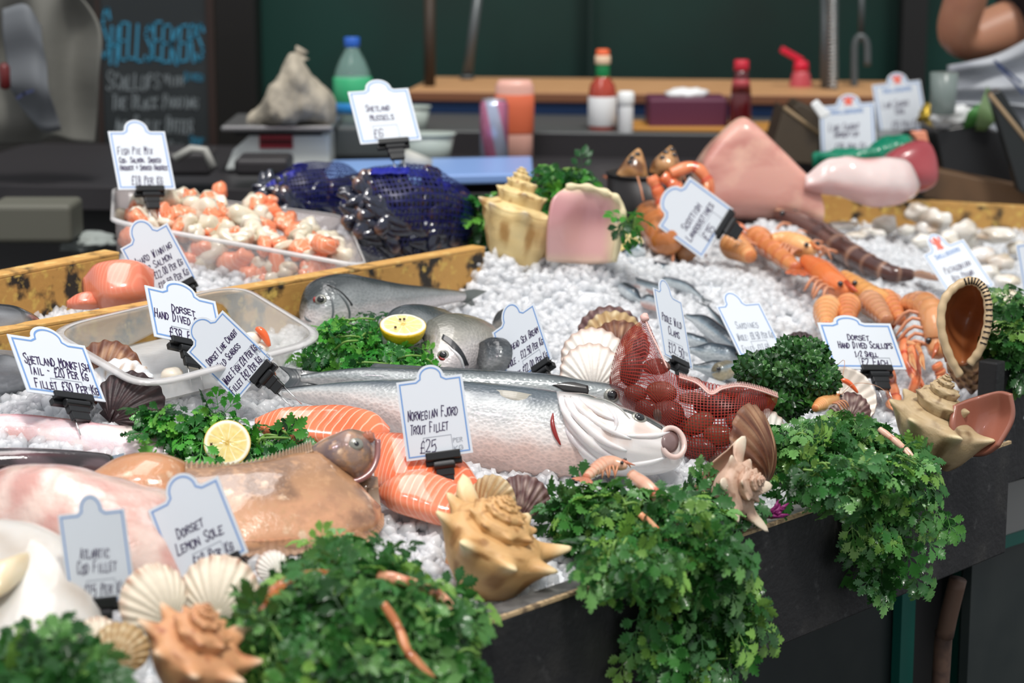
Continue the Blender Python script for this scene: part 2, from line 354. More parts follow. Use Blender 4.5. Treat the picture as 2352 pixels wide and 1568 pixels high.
# ---------------- price tags ----------------
G = {}
def _g(s):
    for ln in s.strip().split('\n'):
        k, d = ln.split('=', 1); G[k] = [[(int(t[i]), int(t[i+1])) for i in range(0, len(t)-1, 2)] for t in d.split()]
_g('''A=002640 1232
C=4536160501104031
D=0006263541302000
E=46060040 0333
F=460600 0333
G=4536160501104030 4222
H=0006 4640 0343
I=2026
J=4641301001
K=0006 46034000
L=060040
M=0006234640
N=00064046
O=1605011030414536 3616
P=000636453403
Q=1605011030414536 3616 2240
R=000636453403 2340
S=4536160504134231301001
T=0646 2620
U=0601103046
V=062046
W=0610233046
X=0640 4600
Y=062346 2320
Z=06460040
0=1605011030414536 3616
1=152620 1030
2=0516364543000040
3=0646234241301001
4=3036024200 4202
5=460603334241301001
6=4616050110304142330301
7=064610
8=160504134546 160504334546 130110304133
9=423305163645414030
£=4536260600 0040 0333
.=1020
-=1333
+=2125 0343
/=0046
:=1424 1121
,=1120''')
G['B'] = [[(0,0),(0,6),(3,6),(4,5),(3,3),(0,3)],[(3,3),(4,2),(4,1),(3,0),(0,0)]]
G['8'] = [[(1,3),(0,5),(1,6),(3,6),(4,5),(3,3),(1,3),(0,1),(1,0),(3,0),(4,1),(3,3)]]
G['9'] = [[(4,4),(3,3),(1,3),(0,4),(0,5),(1,6),(3,6),(4,5),(4,2),(2,0)]]
G['6'] = [[(4,5),(3,6),(1,6),(0,4),(0,1),(1,0),(3,0),(4,1),(4,2),(3,3),(0,3)]]
G['£'] = [[(4,5),(3,6),(2,6),(1,5),(1,0)],[(0,0),(4,0)],[(0,3),(3,3)]]
G['4'] = [[(3,0),(3,6),(0,2),(4,2)]]
G['O'] = G['0'] = [[(2,6),(1,6),(0,4),(0,2),(1,0),(3,0),(4,2),(4,4),(3,6),(2,6)]]
G['C'] = [[(4,5),(3,6),(1,6),(0,4),(0,2),(1,0),(3,0),(4,1)]]
G['G'] = [[(4,5),(3,6),(1,6),(0,4),(0,2),(1,0),(3,0),(4,1),(4,3),(2,3)]]
G['S'] = [[(4,5),(3,6),(1,6),(0,5),(0,4),(4,2),(4,1),(3,0),(1,0),(0,1)]]
G['U'] = [[(0,6),(0,1),(1,0),(3,0),(4,1),(4,6)]]
G['D'] = [[(0,0),(0,6),(2,6),(4,4),(4,2),(2,0),(0,0)]]
G['A'] = [[(0,0),(2,6),(4,0)],[(1,2),(3,2)]]
G['2'] = [[(0,5),(1,6),(3,6),(4,5),(3,3),(0,0),(4,0)]]
G['3'] = [[(0,6),(4,6),(2,4),(4,2),(4,1),(3,0),(1,0),(0,1)]]
G['5'] = [[(4,6),(0,6),(0,3),(3,4),(4,2),(3,0),(0,0)]]
G['W'] = [[(0,6),(1,0),(2,4),(3,0),(4,6)]]
G['K'] = [[(0,0),(0,6)],[(4,6),(0,3),(4,0)]]
def ribbons(mb, strokes, w, P):
    """strokes: lists of 2D points; P maps (x,y)->3D"""
    for s in strokes:
        for (x0, y0), (x1, y1) in zip(s, s[1:]):
            d = math.hypot(x1-x0, y1-y0) or 1e-6; ex, ey = (x1-x0)/d, (y1-y0)/d; nx, ny = -ey*w/2, ex*w/2; x0_, y0_, x1_, y1_ = x0-ex*w*.4, y0-ey*w*.4, x1+ex*w*.4, y1+ey*w*.4
            mb.add([P(x0_+nx, y0_+ny), P(x0_-nx, y0_-ny), P(x1_-nx, y1_-ny), P(x1_+nx, y1_+ny)], [(0, 1, 2, 3)])
def write(text, x, y, ch, wid, r, slant=.12, jit=.05, small=True, rise=0):
    """handwritten capitals starting at x,y, cap height ch, total width wid -> strokes"""
    out = []; cw = wid/max(1, len(text)); wd = cw*.72
    for i, c in enumerate(text):
        if c in G:
            first = i == 0 or text[i-1] == ' ' or not small or c in '£0123456789'; hh = ch*(1 if first else .74)
            j = r.uniform(-.06, .06)*ch
            for s in G[c]:
                out.append([(x+i*cw+wd*a/4+slant*hh*b/6+r.uniform(-jit, jit)*cw, y+rise*(i*cw)+j+hh*b/6+r.uniform(-jit, jit)*ch) for a, b in s])
    return out
m_card = M('white_tag_card', (.70, .75, .80), .3, spec=.4, transl=.12)
m_tagblue = M('blue_tag_border', (.16, .30, .58), .4)
m_ink = M('dark_ink', (.030, .015, .07), .4); m_grey = M('thin_grey_print', (.30, .33, .38), .5)
m_clip = M('black_clip', (.012, .013, .014), .3, spec=.5); m_pin = M('steel_pin', (.75, .75, .75), .25, metal=1)
m_red = M('red_print', (.75, .12, .07), .5)
def fit_card(q, D):
    """lean and turn of a flat card whose corners (TL TR BR BL pixels) come out closest to a rectangle"""
    c = (sum(p[0] for p in q)/4, sum(p[1] for p in q)/4); C = at(*c, D); best = None
    for yaw in range(-50, 51, 5):
        for bk in range(8, 56, 4):
            n = V((math.sin(math.radians(yaw)), -math.cos(math.radians(yaw))*math.cos(math.radians(bk)), math.sin(math.radians(bk)))).normalized()
            if n.dot(-FW) < .35: continue
            P = [hit(x, y, C, n) for x, y in q]; X = (P[1]+P[2]-P[0]-P[3])/2; Y = (P[0]+P[1]-P[2]-P[3])/2
            e = abs(X.normalized().dot(Y.normalized()))*3+abs(yaw)*.006+abs(bk-22)*.006+.6*max(0, Y.length/X.length-1.45)
            if best is None or e < best[0]: best = (e, P, n, X, Y)
    return best
def price_tag(label, q, D, lines, dome=(.27, .73, .17), box=None, clip=.55, seed=0, logo=False, pins=.03, ink=None, per=False, clipw=.5, lw=.013):
    e, Q, N_, X, Y = fit_card(q, D); W, H = X.length, Y.length; X = X/W; Y = Y/H; C = (Q[0]+Q[1]+Q[2]+Q[3])/4
    r = random.Random(seed); bl = C-X*W/2-Y*H/2
    def P(x, y, o=0): return bl+X*x+Y*y+N_*o
    root = thing('price_tag', label, 'price tag', P(W*clip, -.03)); 
    x0, x1, dh = dome; pts = [(0, 0), (W, 0), (W, H), (W*(x1+.02), H)]
    cx = W*(x0+x1)/2; rx = W*(x1-x0)/2*.92; ry = dh*H
    for k in range(0, 17): t = PI*k/16; pts.append((cx+rx*math.cos(t), H+ry*.12+ry*.88*math.sin(t)))
    pts += [(W*(x0-.02), H), (0, H)]
    def inset(pp, d):
        n = len(pp); o = []
        for i in range(n):
            a = V((*pp[i-1], 0)); b = V((*pp[i], 0)); c = V((*pp[(i+1) % n], 0)); e1 = (b-a).normalized(); e2 = (c-b).normalized()
            n1 = V((-e1.y, e1.x, 0)); n2 = V((-e2.y, e2.x, 0)); m = n1+n2; m = m/max(.5, m.dot(m)/2*1.0) if m.length > 1e-6 else n1
            o.append((b.x+m.x*d, b.y+m.y*d))
        return o
    n = len(pts); mb = MB(); th = .0011
    tri = tessellate_polygon([[V((*p, 0)) for p in pts]])
    mb.add([P(*p) for p in pts]+[P(*p, -th) for p in pts], [t if (V((*pts[t[1]], 0))-V((*pts[t[0]], 0))).cross(V((*pts[t[2]], 0))-V((*pts[t[0]], 0))).z > 0 else t[::-1] for t in tri])
    mb.f += [tuple(i+n for i in t[::-1]) for t in mb.f[:len(tri)]]+[(i, i+n, (i+1) % n+n, (i+1) % n) for i in range(n)]
    card = mb.build('card', m_card, root, smooth=False)
    a = inset(pts, W*.035); b = inset(pts, W*.035+W*.022); mb = MB()
    mb.add([P(*p, .0002) for p in a]+[P(*p, .0002) for p in b], [(i, (i+1) % n, (i+1) % n+n, i+n) for i in range(n)]); mb.build('border', m_tagblue, card, smooth=False)
    if lines:
        mb = MB()
        for tx, lx, ly, lh, lwid in lines:
            if tx.startswith('~'): continue
            ribbons(mb, write(tx, lx*W, ly*H, lh*H, lwid*W, r), W*lw, lambda x, y: P(x, y, .0004))
        mb.build('handwriting', ink or m_ink, card, smooth=False)
    if box:
        mb = MB(); bx, by, bw, bh = box; ribbons(mb, [[(bx*W, by*H), ((bx+bw)*W, by*H), ((bx+bw)*W, (by+bh)*H), (bx*W, (by+bh)*H), (bx*W, by*H)]], W*.008, lambda x, y: P(x, y, .0003))
        if per:
            for t_, yy in (('PER', by+bh*.55), ('KG', by+bh*.1)): ribbons(mb, write(t_, (bx+bw+.02)*W, yy*H, .05*H, .15*W, random.Random(1), 0, 0, False), W*.009, lambda x, y: P(x, y, .0003))
        mb.build('price_box', m_grey, card, smooth=False)
    if logo:
        mb = MB(); cc = (cx, H+ry*.28)
        v, f = blob(P(*cc, .0004), 1, (X*rx*.28, Y*ry*.42, N_*.0003), 1, .3, 3, 6); mb.add(v, f)
        for s in (-1, 1): ribbons(mb, [[cc, (cc[0]+s*rx*.4, cc[1]+ry*.1), (cc[0]+s*rx*.45, cc[1]+ry*.38)], [cc, (cc[0]+s*rx*.3, cc[1]-ry*.35)]], W*.03, lambda x, y: P(x, y, .0005))
        mb.build('emblem', m_red, card, smooth=False)
        mb = MB(); ribbons(mb, write('SHELLSEEKERS', W*.2, H*.82, H*.09, W*.6, r, .1, 0), W*.014, lambda x, y: P(x, y, .0004))
        mb.build('printed_name', m_tagblue, card, smooth=False)
    # clip
    k = .016*W/.075*0+.0145; cxp = W*clip; hw = W*clipw/2
    cl = MB(); cl.box(P(cxp, .001, -.0005), X*hw, Y*.0042, N_*.0035)
    bar = cl.build('clip', m_clip, root, smooth=False, mods=[('BEVEL', dict(width=.0012, segments=2))])
    cl = MB(); cl.box(P(cxp, -.004, -.006), X*hw*1.05, Y*.0035, N_*.003); cl.box(P(cxp, -.0115, -.001), X*hw*.52, Y*.0075, N_*.0035); cl.tube([P(cxp-hw*.62, -.0085, .001), P(cxp+hw*.62, -.0085, .001)], .0042, 12)
    cl.box(P(cxp, -.0225, -.001), X*hw*.46, Y*.0055, N_*.0028)
    cl.build('clip_body', m_clip, bar, smooth=False, mods=[('BEVEL', dict(width=.001, segments=2))])
    if pins:
        for s in (-1, 1):
            p0 = P(cxp+s*hw*.33, -.026, -.001); MB().tube([p0, p0-Y*pins], .0008, 6).build('pin', m_pin, root)
    return root
DS = lambda px, py, h=0: (S(px, py, h)-CAM).dot(FW)
NEAR = {1: .03, 11: .13, 4: .05, 5: .06, 6: .03, 7: .03, 8: .035, 9: .02, 14: .02, 15: .0, 16: .02, 3: .04}
def T(label, q, D, lines, **k): return price_tag(label, q, D-NEAR.get(k.get('seed'), 0), lines, **k)
T('white price tag reading Fish Pie Mix above the diced fish tub', [(248,300),(378,303),(404,433),(272,437)], DS(330, 560)+.02, [('FISH PIE MIX', .1, .60, .13, .62), ('COD, SALMON, SMOKED', .1, .46, .09, .74), ('HADDOCK + SMOKED HADDOCK', .09, .33, .09, .84), ('£18 PER KG', .25, .08, .15, .55)], dome=(.27, .73, .2), seed=1)
T('white price tag for award winning salmon, tilted in front of the pink salmon pieces', [(275,570),(385,512),(452,638),(345,700)], DS(400, 720), [('AWARD WINNING', .12, .62, .12, .76), ('VAR SALMON', .16, .46, .12, .62), ('WHOLE £12.00 PER KG', .05, .30, .11, .86), ('£19.50 PER KG', .3, .12, .11, .62)], dome=(.24, .76, .27), clip=.8, clipw=.3, seed=2)
T('white price tag reading Dorset Hand Dived, clipped over the shallow plastic tub', [(333,653),(494,693),(520,806),(354,773)], DS(430, 850)+.0, [('DORSET', .32, .58, .15, .34), ('HAND DIVED SCALLOPS', .06, .39, .17, .95), ('£38 PER KG', .22, .06, .19, .62)], dome=(.25, .75, .24), box=(.27, .02, .5, .26), clip=.48, seed=3)
T('white price tag for line caught wild seabass, tilted diamond-wise', [(428,807),(512,714),(627,822),(546,923)], DS(640, 925), [('DORSET LINE CAUGHT', .12, .62, .1, .78), ('WILD SEABASS', .2, .46, .1, .56), ('WHOLE FISH £24 PER KG', .08, .26, .11, .86), ('FILLET £42 PER KG', .05, .10, .11, .8)], dome=(.2, .75, .22), box=(.4, .03, .45, .33), per=True, clip=.68, clipw=.5, seed=4)
T('white price tag for Shetland monkfish tail in front of the silver fish heads', [(18,765),(193,795),(245,921),(62,901)], DS(150, 935), [('SHETLAND MONKFISH', .1, .52, .17, .84), ('TAIL - £20 PER KG', .12, .34, .16, .76), ('FILLET £30 PER KG', .13, .10, .16, .82)], dome=(.29, .75, .24), box=(.36, .03, .4, .27), per=True, clip=.58, clipw=.5, pins=.02, seed=5, lw=.0125)
T('white price tag for Atlantic cod fillet, bluish and blurred, front left', [(133,1180),(285,1170),(314,1374),(160,1397)], DS(225, 1470)+.03, [('ATLANTIC', .25, .50, .12, .44), ('COD FILLET', .18, .34, .13, .6), ('£15 PER KG', .24, .09, .13, .62)], dome=(.3, .7, .19), box=(.3, .06, .42, .2), clip=.47, clipw=.5, pins=.03, seed=6)
T('white price tag for Dorset lemon sole leaning over the brown flatfish', [(340,1174),(499,1090),(571,1270),(406,1345)], DS(520, 1340), [('DORSET', .24, .52, .12, .38), ('LEMON SOLE', .16, .34, .13, .66), ('£18 PER KG', .3, .10, .13, .56)], dome=(.27, .75, .24), box=(.33, .05, .4, .22), clip=.72, clipw=.36, pins=0, seed=7, lw=.014)
T('white price tag for Norwegian fjord trout fillet, stood upright on orange fillets', [(911,877),(1060,860),(1088,1037),(933,1061)], DS(1015, 1125), [('NORWEGIAN FJORD', .1, .5, .13, .76), ('TROUT FILLET', .11, .32, .13, .58), ('£25', .22, .08, .15, .26)], dome=(.3, .74, .17), box=(.29, .04, .42, .22), per=True, clip=.55, clipw=.52, pins=.03, seed=8, lw=.013)
T('white price tag for gilthead sea bream, turned sideways behind the big silver fish', [(1128,772),(1228,687),(1266,832),(1172,882)], DS(1240, 880), [('GILTHEAD SEA BREAM', .12, .52, .12, .8), ('WHOLE . £12.50 PER KG', .1, .30, .12, .84), ('FILLET £22.00 PER KG', .06, .06, .12, .88)], dome=(.24, .73, .26), box=(.42, .02, .4, .24), clip=.75, clipw=.4, pins=.02, seed=9)
T('white price tag reading Shetland Mussels standing on the blue net bags', [(798,210),(938,203),(968,320),(829,332)], DS(910, 470, .06), [('SHETLAND', .22, .60, .12, .4), ('MUSSELS', .25, .42, .12, .4), ('£6', .24, .1, .15, .18)], dome=(.28, .74, .2), box=(.26, .04, .4, .28), clip=.54, clipw=.5, pins=.035, seed=10)
T('white price tag for Scottish langoustines lying tilted over the orange shellfish', [(1512,522),(1583,403),(1685,482),(1612,592)], DS(1680, 590)+.02, [('SCOTTISH', .22, .52, .13, .5), ('LANGOUSTINES', .12, .34, .13, .74), ('£35', .3, .08, .15, .26)], dome=(.22, .78, .24), box=(.3, .04, .45, .26), clip=.72, clipw=.5, pins=.01, seed=11)
T('shaded white emblem price tag for swordfish, nearer of the two at the back right', [(1882,245),(2008,233),(2013,352),(1886,360)], DS(1960, 400, .0)+.02, [('LINE CAUGHT', .16, .5, .13, .56), ('SWORDFISH', .24, .36, .12, .46), ('£35 PER KG', .26, .08, .15, .56)], dome=(.3, .76, .2), clip=.52, clipw=.42, pins=.02, seed=12, logo=True)
T('bright white emblem price tag for tuna, farther of the two at the back right', [(2003,196),(2113,183),(2133,299),(2021,310)], DS(2080, 370, .0)+.1, [('LINE CAUGHT', .14, .52, .13, .56), ('TUNA', .36, .38, .12, .22), ('£35 PER KG', .26, .08, .15, .56)], dome=(.3, .76, .2), clip=.54, clipw=.4, pins=.02, seed=13, logo=True)
T('narrow side-on white price tag for wild clams above the red net bag', [(1500,657),(1566,696),(1591,846),(1526,818)], DS(1560, 880), [('POOLE WILD', .14, .55, .12, .7), ('CLAMS', .3, .38, .12, .4), ('£12.50', .2, .1, .14, .55)], dome=(.2, .68, .22), box=(.24, .04, .5, .24), per=True, clip=.55, clipw=.58, pins=.005, seed=14, lw=.018)
T('greenish white price tag reading Sardines with thin grey writing', [(1642,697),(1747,700),(1800,803),(1702,824)], DS(1760, 850), [('SARDINES', .22, .52, .13, .5), ('WHOLE: £8.50 PER KG', .13, .30, .13, .8), ('FILLET: £13.50', .12, .06, .13, .6)], dome=(.2, .66, .26), box=(.38, .02, .35, .24), clip=.6, clipw=.4, pins=0, seed=15, ink=m_grey, lw=.012)
T('wide white price tag for hand dived scallops in half shell', [(1877,742),(2045,741),(2082,850),(1912,845)], DS(2000, 905), [('DORSET', .34, .62, .13, .3), ('HAND DIVED SCALLOPS', .18, .45, .14, .74), ('1/2 SHELL', .36, .27, .11, .32), ('£2 EACH', .42, .08, .15, .36)], dome=(.21, .62, .17), box=(.4, .02, .42, .22), clip=.6, clipw=.42, pins=.02, seed=16, lw=.012)
T('white emblem price tag tilted behind the big open triton shell', [(2120,586),(2212,547),(2286,657),(2190,692)], DS(2240, 720), [('PATAGONIAN', .2, .5, .13, .62), ('RED PRAWN', .26, .32, .13, .5)], dome=(.2, .66, .3), clip=.7, clipw=.3, pins=0, seed=17, logo=True)
T('white price tag cut off by the right edge of the picture', [(2333,560),(2440,548),(2462,665),(2352,684)], DS(2380, 720), [], clip=.6, seed=18)
# ---------------- builders for the catch ----------------
def hx(h, k=1.0):
    r = [int(h[i:i+2], 16)/255 for i in (0, 2, 4)]; return tuple(k*(x/12.92 if x <= .04045 else ((x+.055)/1.055)**2.4) for x in r)
def loft(name, fr, st, mat, parent=None, col=None, n=28, m=56, disp=None, lift=.5, e=1.0, org=None, mods=(), thick_back=.6, ph0=0, uv=False):
    """rows (xt, yt, xb, yb, thick): outline on the leaning plane fr, thick in metres either side"""
    hitf, nm = fr; R = smooth_path(st, m); v = []; f = []; c = []; U_ = []
    for i, (xt, yt, xb, yb, th) in enumerate(R):
        a = hitf(xt, yt, th*lift); b = hitf(xb, yb, th*lift); cen = (a+b)/2; A = (a-b)/2; t = i/(m-1)
        for k in range(n):
            an = 2*PI*k/n+ph0; cs, sn = math.cos(an), math.sin(an); U_.append((t, k/n))
            if e != 1: cs_ = math.copysign(abs(cs)**e, cs); sn_ = math.copysign(abs(sn)**e, sn)
            else: cs_, sn_ = cs, sn
            p = cen+A*cs_+nm*(th*sn_*(1 if sn > 0 else thick_back))
            if disp: p = p+((A*cs_+nm*th*sn_).normalized())*disp(t, cs, sn, p)
            v.append(p)
            if col: c.append(col(t, cs, sn, p))
    for i in range(m-1):
        for k in range(n): f.append((i*n+k, i*n+(k+1) % n, (i+1)*n+(k+1) % n, (i+1)*n+k))
    f.append(tuple(range(n-1, -1, -1))); f.append(tuple((m-1)*n+k for k in range(n)))
    vs = np.array([tuple(x) for x in v]); ff = [tuple(reversed(q)) for q in f] if True else f
    return mk(name, vs, orient(vs, f), mat, parent, cols=c or None, org=org, mods=mods, uvs=U_ if uv else None)
def orient(vs, f):
    """flip all faces if the closed shell is inside out"""
    c = vs.mean(0); s = 0
    for q in f[::7]:
        a, b, d = vs[q[0]], vs[q[1]], vs[q[2]]; s += np.dot(np.cross(b-a, d-a), (a+b+d)/3-c)
    return f if s > 0 else [tuple(reversed(q)) for q in f]
def patch(name, fr, rows, mat, parent=None, nu=20, nv=20, th=.001, col=None, disp=None, sub=False, off=0, uv=None):
    """sheet through rows of (x, y, off) pixels on plane fr; a real sheet of its own thickness"""
    hitf, nm = fr; R = [smooth_path(r, nu) for r in rows]; Gd = np.array([smooth_path([R[j][i] for j in range(len(R))], nv) for i in range(nu)]); v = []; f = []; c = []; u_ = []
    for i in range(nu):
        for j in range(nv):
            x, y, o = Gd[i, j]; p = hitf(x, y, o+off)
            if disp: p = p+nm*disp(i/(nu-1), j/(nv-1))
            v.append(p); u_.append((i/(nu-1), j/(nv-1)))
            if col: c.append(col(i/(nu-1), j/(nv-1)))
    for i in range(nu-1):
        for j in range(nv-1): q = i*nv+j; f.append((q, q+nv, q+nv+1, q+1))
    # faces toward the viewer
    a, b, d = (V(v[0]), V(v[nv]), V(v[1])); 
    if (V(v[nv*(nu//2)+nv//2+nv])-V(v[nv*(nu//2)+nv//2])).cross(V(v[nv*(nu//2)+nv//2+1])-V(v[nv*(nu//2)+nv//2])).dot(nm) < 0: f = [tuple(reversed(q)) for q in f]
    return mk(name, v, f, mat, parent, cols=c or None, uvs=u_, mods=[('SOLIDIFY', dict(thickness=th, offset=-1, material_offset=1 if isinstance(mat, (list, tuple)) else 0))])
def root_of(name, label, cat, p, group=None): return thing(name, label, cat, p, group)
def facing(p, roll=0, back=30, yaw=0):
    """4x4 frame at p: Y leans back from the viewer, Z looks at the viewer, turned by yaw, rolled in the picture"""
    B = Matrix((V((1, 0, 0)), V((0, 0, 1)), V((0, -1, 0)))).transposed()
    return Matrix.Translation(p) @ (Matrix.Rotation(math.radians(yaw), 3, 'Z') @ Matrix.Rotation(math.radians(-back), 3, 'X') @ B @ Matrix.Rotation(math.radians(roll), 3, 'Z')).to_4x4()
m_attr_wet = M('wet_skin', None, .25, coat=.5, bump=[('noise', 220, .25, .001)])
m_flesh = M('pale_flesh', None, .28, sss=.35, sssr=(.012, .005, .003), coat=.5, bump=[('noise', 120, .3, .001)])
m_matte = M('matte_shell', None, .5, bump=[('noise', 300, .35, .0012), ('noise', 60, .3, .002)], sss=.08)
m_gloss_shell = M('glossy_shell', None, .2, coat=.4, sss=.1)
m_eye = M('eye_black', (.008, .008, .009), .06, coat=1); m_eyering = M('eye_silver', (.30, .30, .26), .2, metal=.4)
m_fin = M('fin_membrane', None, .3, coat=.3, transl=.25, bump=[('uvwave', 14, .4, .002, (0, 1, 0))])
# ---- scallop shells ----
SH = {'brown': ('5a3325', 'b08a6a', '7a4a30'), 'dark': ('2d2022', '4a3535', '1d1517'), 'white': ('ece6dc', 'd9b48c', 'f0ece4'), 'tan': ('a98a5c', 'd8c7a2', '8a6a45'), 'cream': ('e8dcc6', '9b5a3c', 'efe8da'), 'purple': ('5a3c3c', 'b9a59a', '40282a'), 'trans': ('d9dde0', 'a0763c', 'e6eaec')}
def scallop(label, px, py, H, roll=0, back=25, yaw=0, style='white', h=.0, inner='e9e2da', flip=False, name='scallop_shell', dome=.22, bandfr=3.0, D=None, group=None, seed=1):
    p = S(px, py, h) if D is None else at(px, py, D)
    Hm = H*(p-CAM).dot(FW)/FPX; Mx = facing(p, roll, back, yaw); a, b, c3 = [hx(x) for x in SH[style]]; nr, na = 22, 91; v = []; f = []; cols = []; mats = [m_matte, M_in(inner)]
    for i in range(nr+1):
        s = i/nr
        for j in range(na):
            ph = math.radians(-74+148*j/(na-1)); rr = Hm*(math.cos(ph)**.55); rib = math.cos(ph*180/PI/148*2*PI*13)
            rr *= 1+.012*rib; r = rr*s; z = dome*Hm*(math.sin(PI*min(1, s**.75)))**.8*(math.cos(ph)**.6) if s > 0 else 0
            z += .018*Hm*rib*s; z *= -1 if flip else 1
            v.append(Mx @ V((r*math.sin(ph), r*math.cos(ph), z)))
            band = .5+.5*math.sin(s*bandfr*2*PI+noise.noise(V((j*.15, seed, s*3)))*3); t = noise.noise(V((j*.35, s*2, seed)))*1.2+.5
            col = mixc(a, b, band*t); col = mixc(col, c3, .5*(rib < -.3))
            if style == 'cream': col = mixc(a, b, sm(.82, .97, s)*(.5+.5*(rib > 0)*1.0)*sm(-.3, .3, noise.noise(V((j*.5, 0, seed)))))
            if style == 'white': col = mixc(a, hx('a06a50'), sm(.86, 1, s)*.6)
            cols.append(col)
    for i in range(nr):
        for j in range(na-1): q = i*na+j; f.append((q, q+na, q+na+1, q+1) if flip else (q, q+1, q+na+1, q+na))
    root = thing(name, label, 'seashell', p, group)
    o = mk('shell', v, f, mats, root, cols=cols, mods=[('SOLIDIFY', dict(thickness=Hm*.018, offset=-1, material_offset=1, material_offset_rim=0))])
    mb = MB(); w_ = Hm*.26
    for sgn in (-1, 1):
        v2 = [Mx @ V((sgn*x*w_, y*Hm, z)) for x, y, z in ((0, -.02, .006), (1, .0, .0), (.95, .17, 0), (.15, .17, .012))]
        mb.add(v2, [(0, 1, 2, 3)], a)
    mb.build('hinge_ear', m_matte, root, mods=[('SOLIDIFY', dict(thickness=Hm*.02))]); return root
_min = {}
def M_in(h):
    if h not in _min: _min[h] = M('shell_inner_'+str(len(_min)), hx(h), .3, coat=.3, bump=[('noise', 80, .2, .001)])
    return _min[h]
# ---- spiked conch ----
def conch(label, p, R, apex, turn=0, spikes=8, sp=.55, h=1.0, blow=1.5, pal=('c9a878', 'a8804a', '8a6238'), inner='d99a80', ridge=0, end=0, turns=6, name='conch_shell', sw=.35, grow=1.72, tipcol='e8d8bc', cq=.48):
    """apex = direction of the spire; R = body radius; p = centre of the body whorl's shoulder"""
    A = V(apex).normalized(); X = A.orthogonal().normalized(); Y = A.cross(X); q = Quaternion(A, math.radians(turn)); X = q @ X; Y = q @ Y
    nt, na = turns*96+1, 32; k = math.log(grow)/(2*PI); tm = turns*2*PI; v = []; f = []; cols = []; a, b, c3 = [hx(x) for x in pal]; tc = hx(tipcol)
    for i in range(nt):
        th = tm*i/(nt-1); r0 = math.exp(k*(th-tm)); last = sm(tm-2*PI*1.1, tm-2*PI*.6, th)
        K = abs(math.cos(th*spikes/2+.6))**5; jit = .75+.5*noise.noise(V((round(th*spikes/2/PI)*1.7, 3.3, 0)))
        fl = 1+end*sm(tm-1.6, tm, th)
        for j in range(na):
            ph = -PI/2+PI*1.0*j/(na-1)*1.0; cs, sn = math.cos(ph), math.sin(ph)
            if sn > 0: rad = cq+(1-cq)*cs**.7; zz = .36*sn
            else: rad = cq*(1-.88*sn*sn)+(1-cq)*max(0, cs)**.8; zz = blow*sn
            g = math.exp(-((math.degrees(ph)-14)/19)**2); S_ = sp*(sw+(1-sw)*last)*K*g*jit
            rad = rad*fl+S_; zz = zz+S_*.45
            if ridge and sn < .2: rad += ridge*math.sin(ph*28)*(.4+.6*last)
            rad += .02*noise.noise(V((th*2, ph*3, 1)))
            P_ = p+(X*math.cos(th)+Y*math.sin(th))*(rad*r0*R)+A*((zz*r0-h*(r0-.0))*R+h*R*.8); v.append(P_)
            t = .5+.6*noise.noise(V((th*1.5, ph*9, 2))); cc = mixc(a, b, t); cc = mixc(cc, c3, sm(.1, .5, noise.noise(V((th*3+5, ph*2, 7))))); cc = mixc(cc, tc, sm(.12, .4, S_)); cols.append(cc)
    for i in range(nt-1):
        for j in range(na-1): q_ = i*na+j; f.append((q_, q_+na, q_+na+1, q_+1))
    low = min(x.z for x in v); root = thing(name, label, 'seashell', V((p.x, p.y, low)))
    o = mk('shell', v, f, [m_matte, M_in(inner)], root, cols=cols, mods=[('SOLIDIFY', dict(thickness=R*.035, offset=-1, material_offset=1, material_offset_rim=0))])
    return root
# ---- parsley ----
def _leaf():
    vs = []; fs = []
    W_ = [.02, .10, .20, .42, .26, .48, .28, .36, .14, .16, .0]; T_ = [0, .14, .30, .46, .50, .70, .72, .90, .90, 1.02, 1.12]
    def leaflet(org, ang, L, wf):
        b = len(vs); ca, sa = math.cos(ang), math.sin(ang); n = len(W_)-1
        for i in range(n+1):
            for s in (-1, 0, 1):
                x = s*W_[i]*wf; y = T_[i] if s else T_[i]*.93; z = .28*abs(x)-.22*(y-.3)**2+(.05*(-1)**i if s else 0)
                vs.append((org[0]+(x*ca+y*sa)*L, org[1]+(-x*sa+y*ca)*L, z*L))
        for i in range(n):
            for s in (0, 1): q = b+i*3+s; fs.append((q, q+1, q+4, q+3))
    leaflet((0, .58), 0, .46, .95); leaflet((.07, .52), .85, .42, .85); leaflet((-.07, .52), -.85, .42, .85)
    leaflet((.13, .22), 1.0, .36, .95); leaflet((-.13, .22), -1.0, .36, .95)
    def stalk(a, b, w):
        k = len(vs); dx, dy = b[0]-a[0], b[1]-a[1]; l = math.hypot(dx, dy); nx, ny = -dy/l*w, dx/l*w
        vs.extend([(a[0]+nx, a[1]+ny, 0), (a[0]-nx, a[1]-ny, 0), (b[0]-nx, b[1]-ny, 0), (b[0]+nx, b[1]+ny, 0)]); fs.append((k, k+1, k+2, k+3))
    stalk((0, 0), (0, .6), .012)
    for s in (-1, 1): stalk((0, .44), (s*.09, .54), .010); stalk((0, .12), (s*.15, .24), .010)
    return np.array(vs), fs
LEAF_V, LEAF_F = _leaf()
m_parsley = M('parsley_leaf', None, .34, transl=.30, coat=.22, spec=.5, bump=[('noise', 140, .3, .001)])
m_stem = M('parsley_stem', (.16, .30, .06), .4, sss=.1)
GREENS = [hx('2f6a2c'), hx('417c36'), hx('568f44'), hx('275624'), hx('6ea258'), hx('7fae4e'), hx('478044'), hx('356e30')]
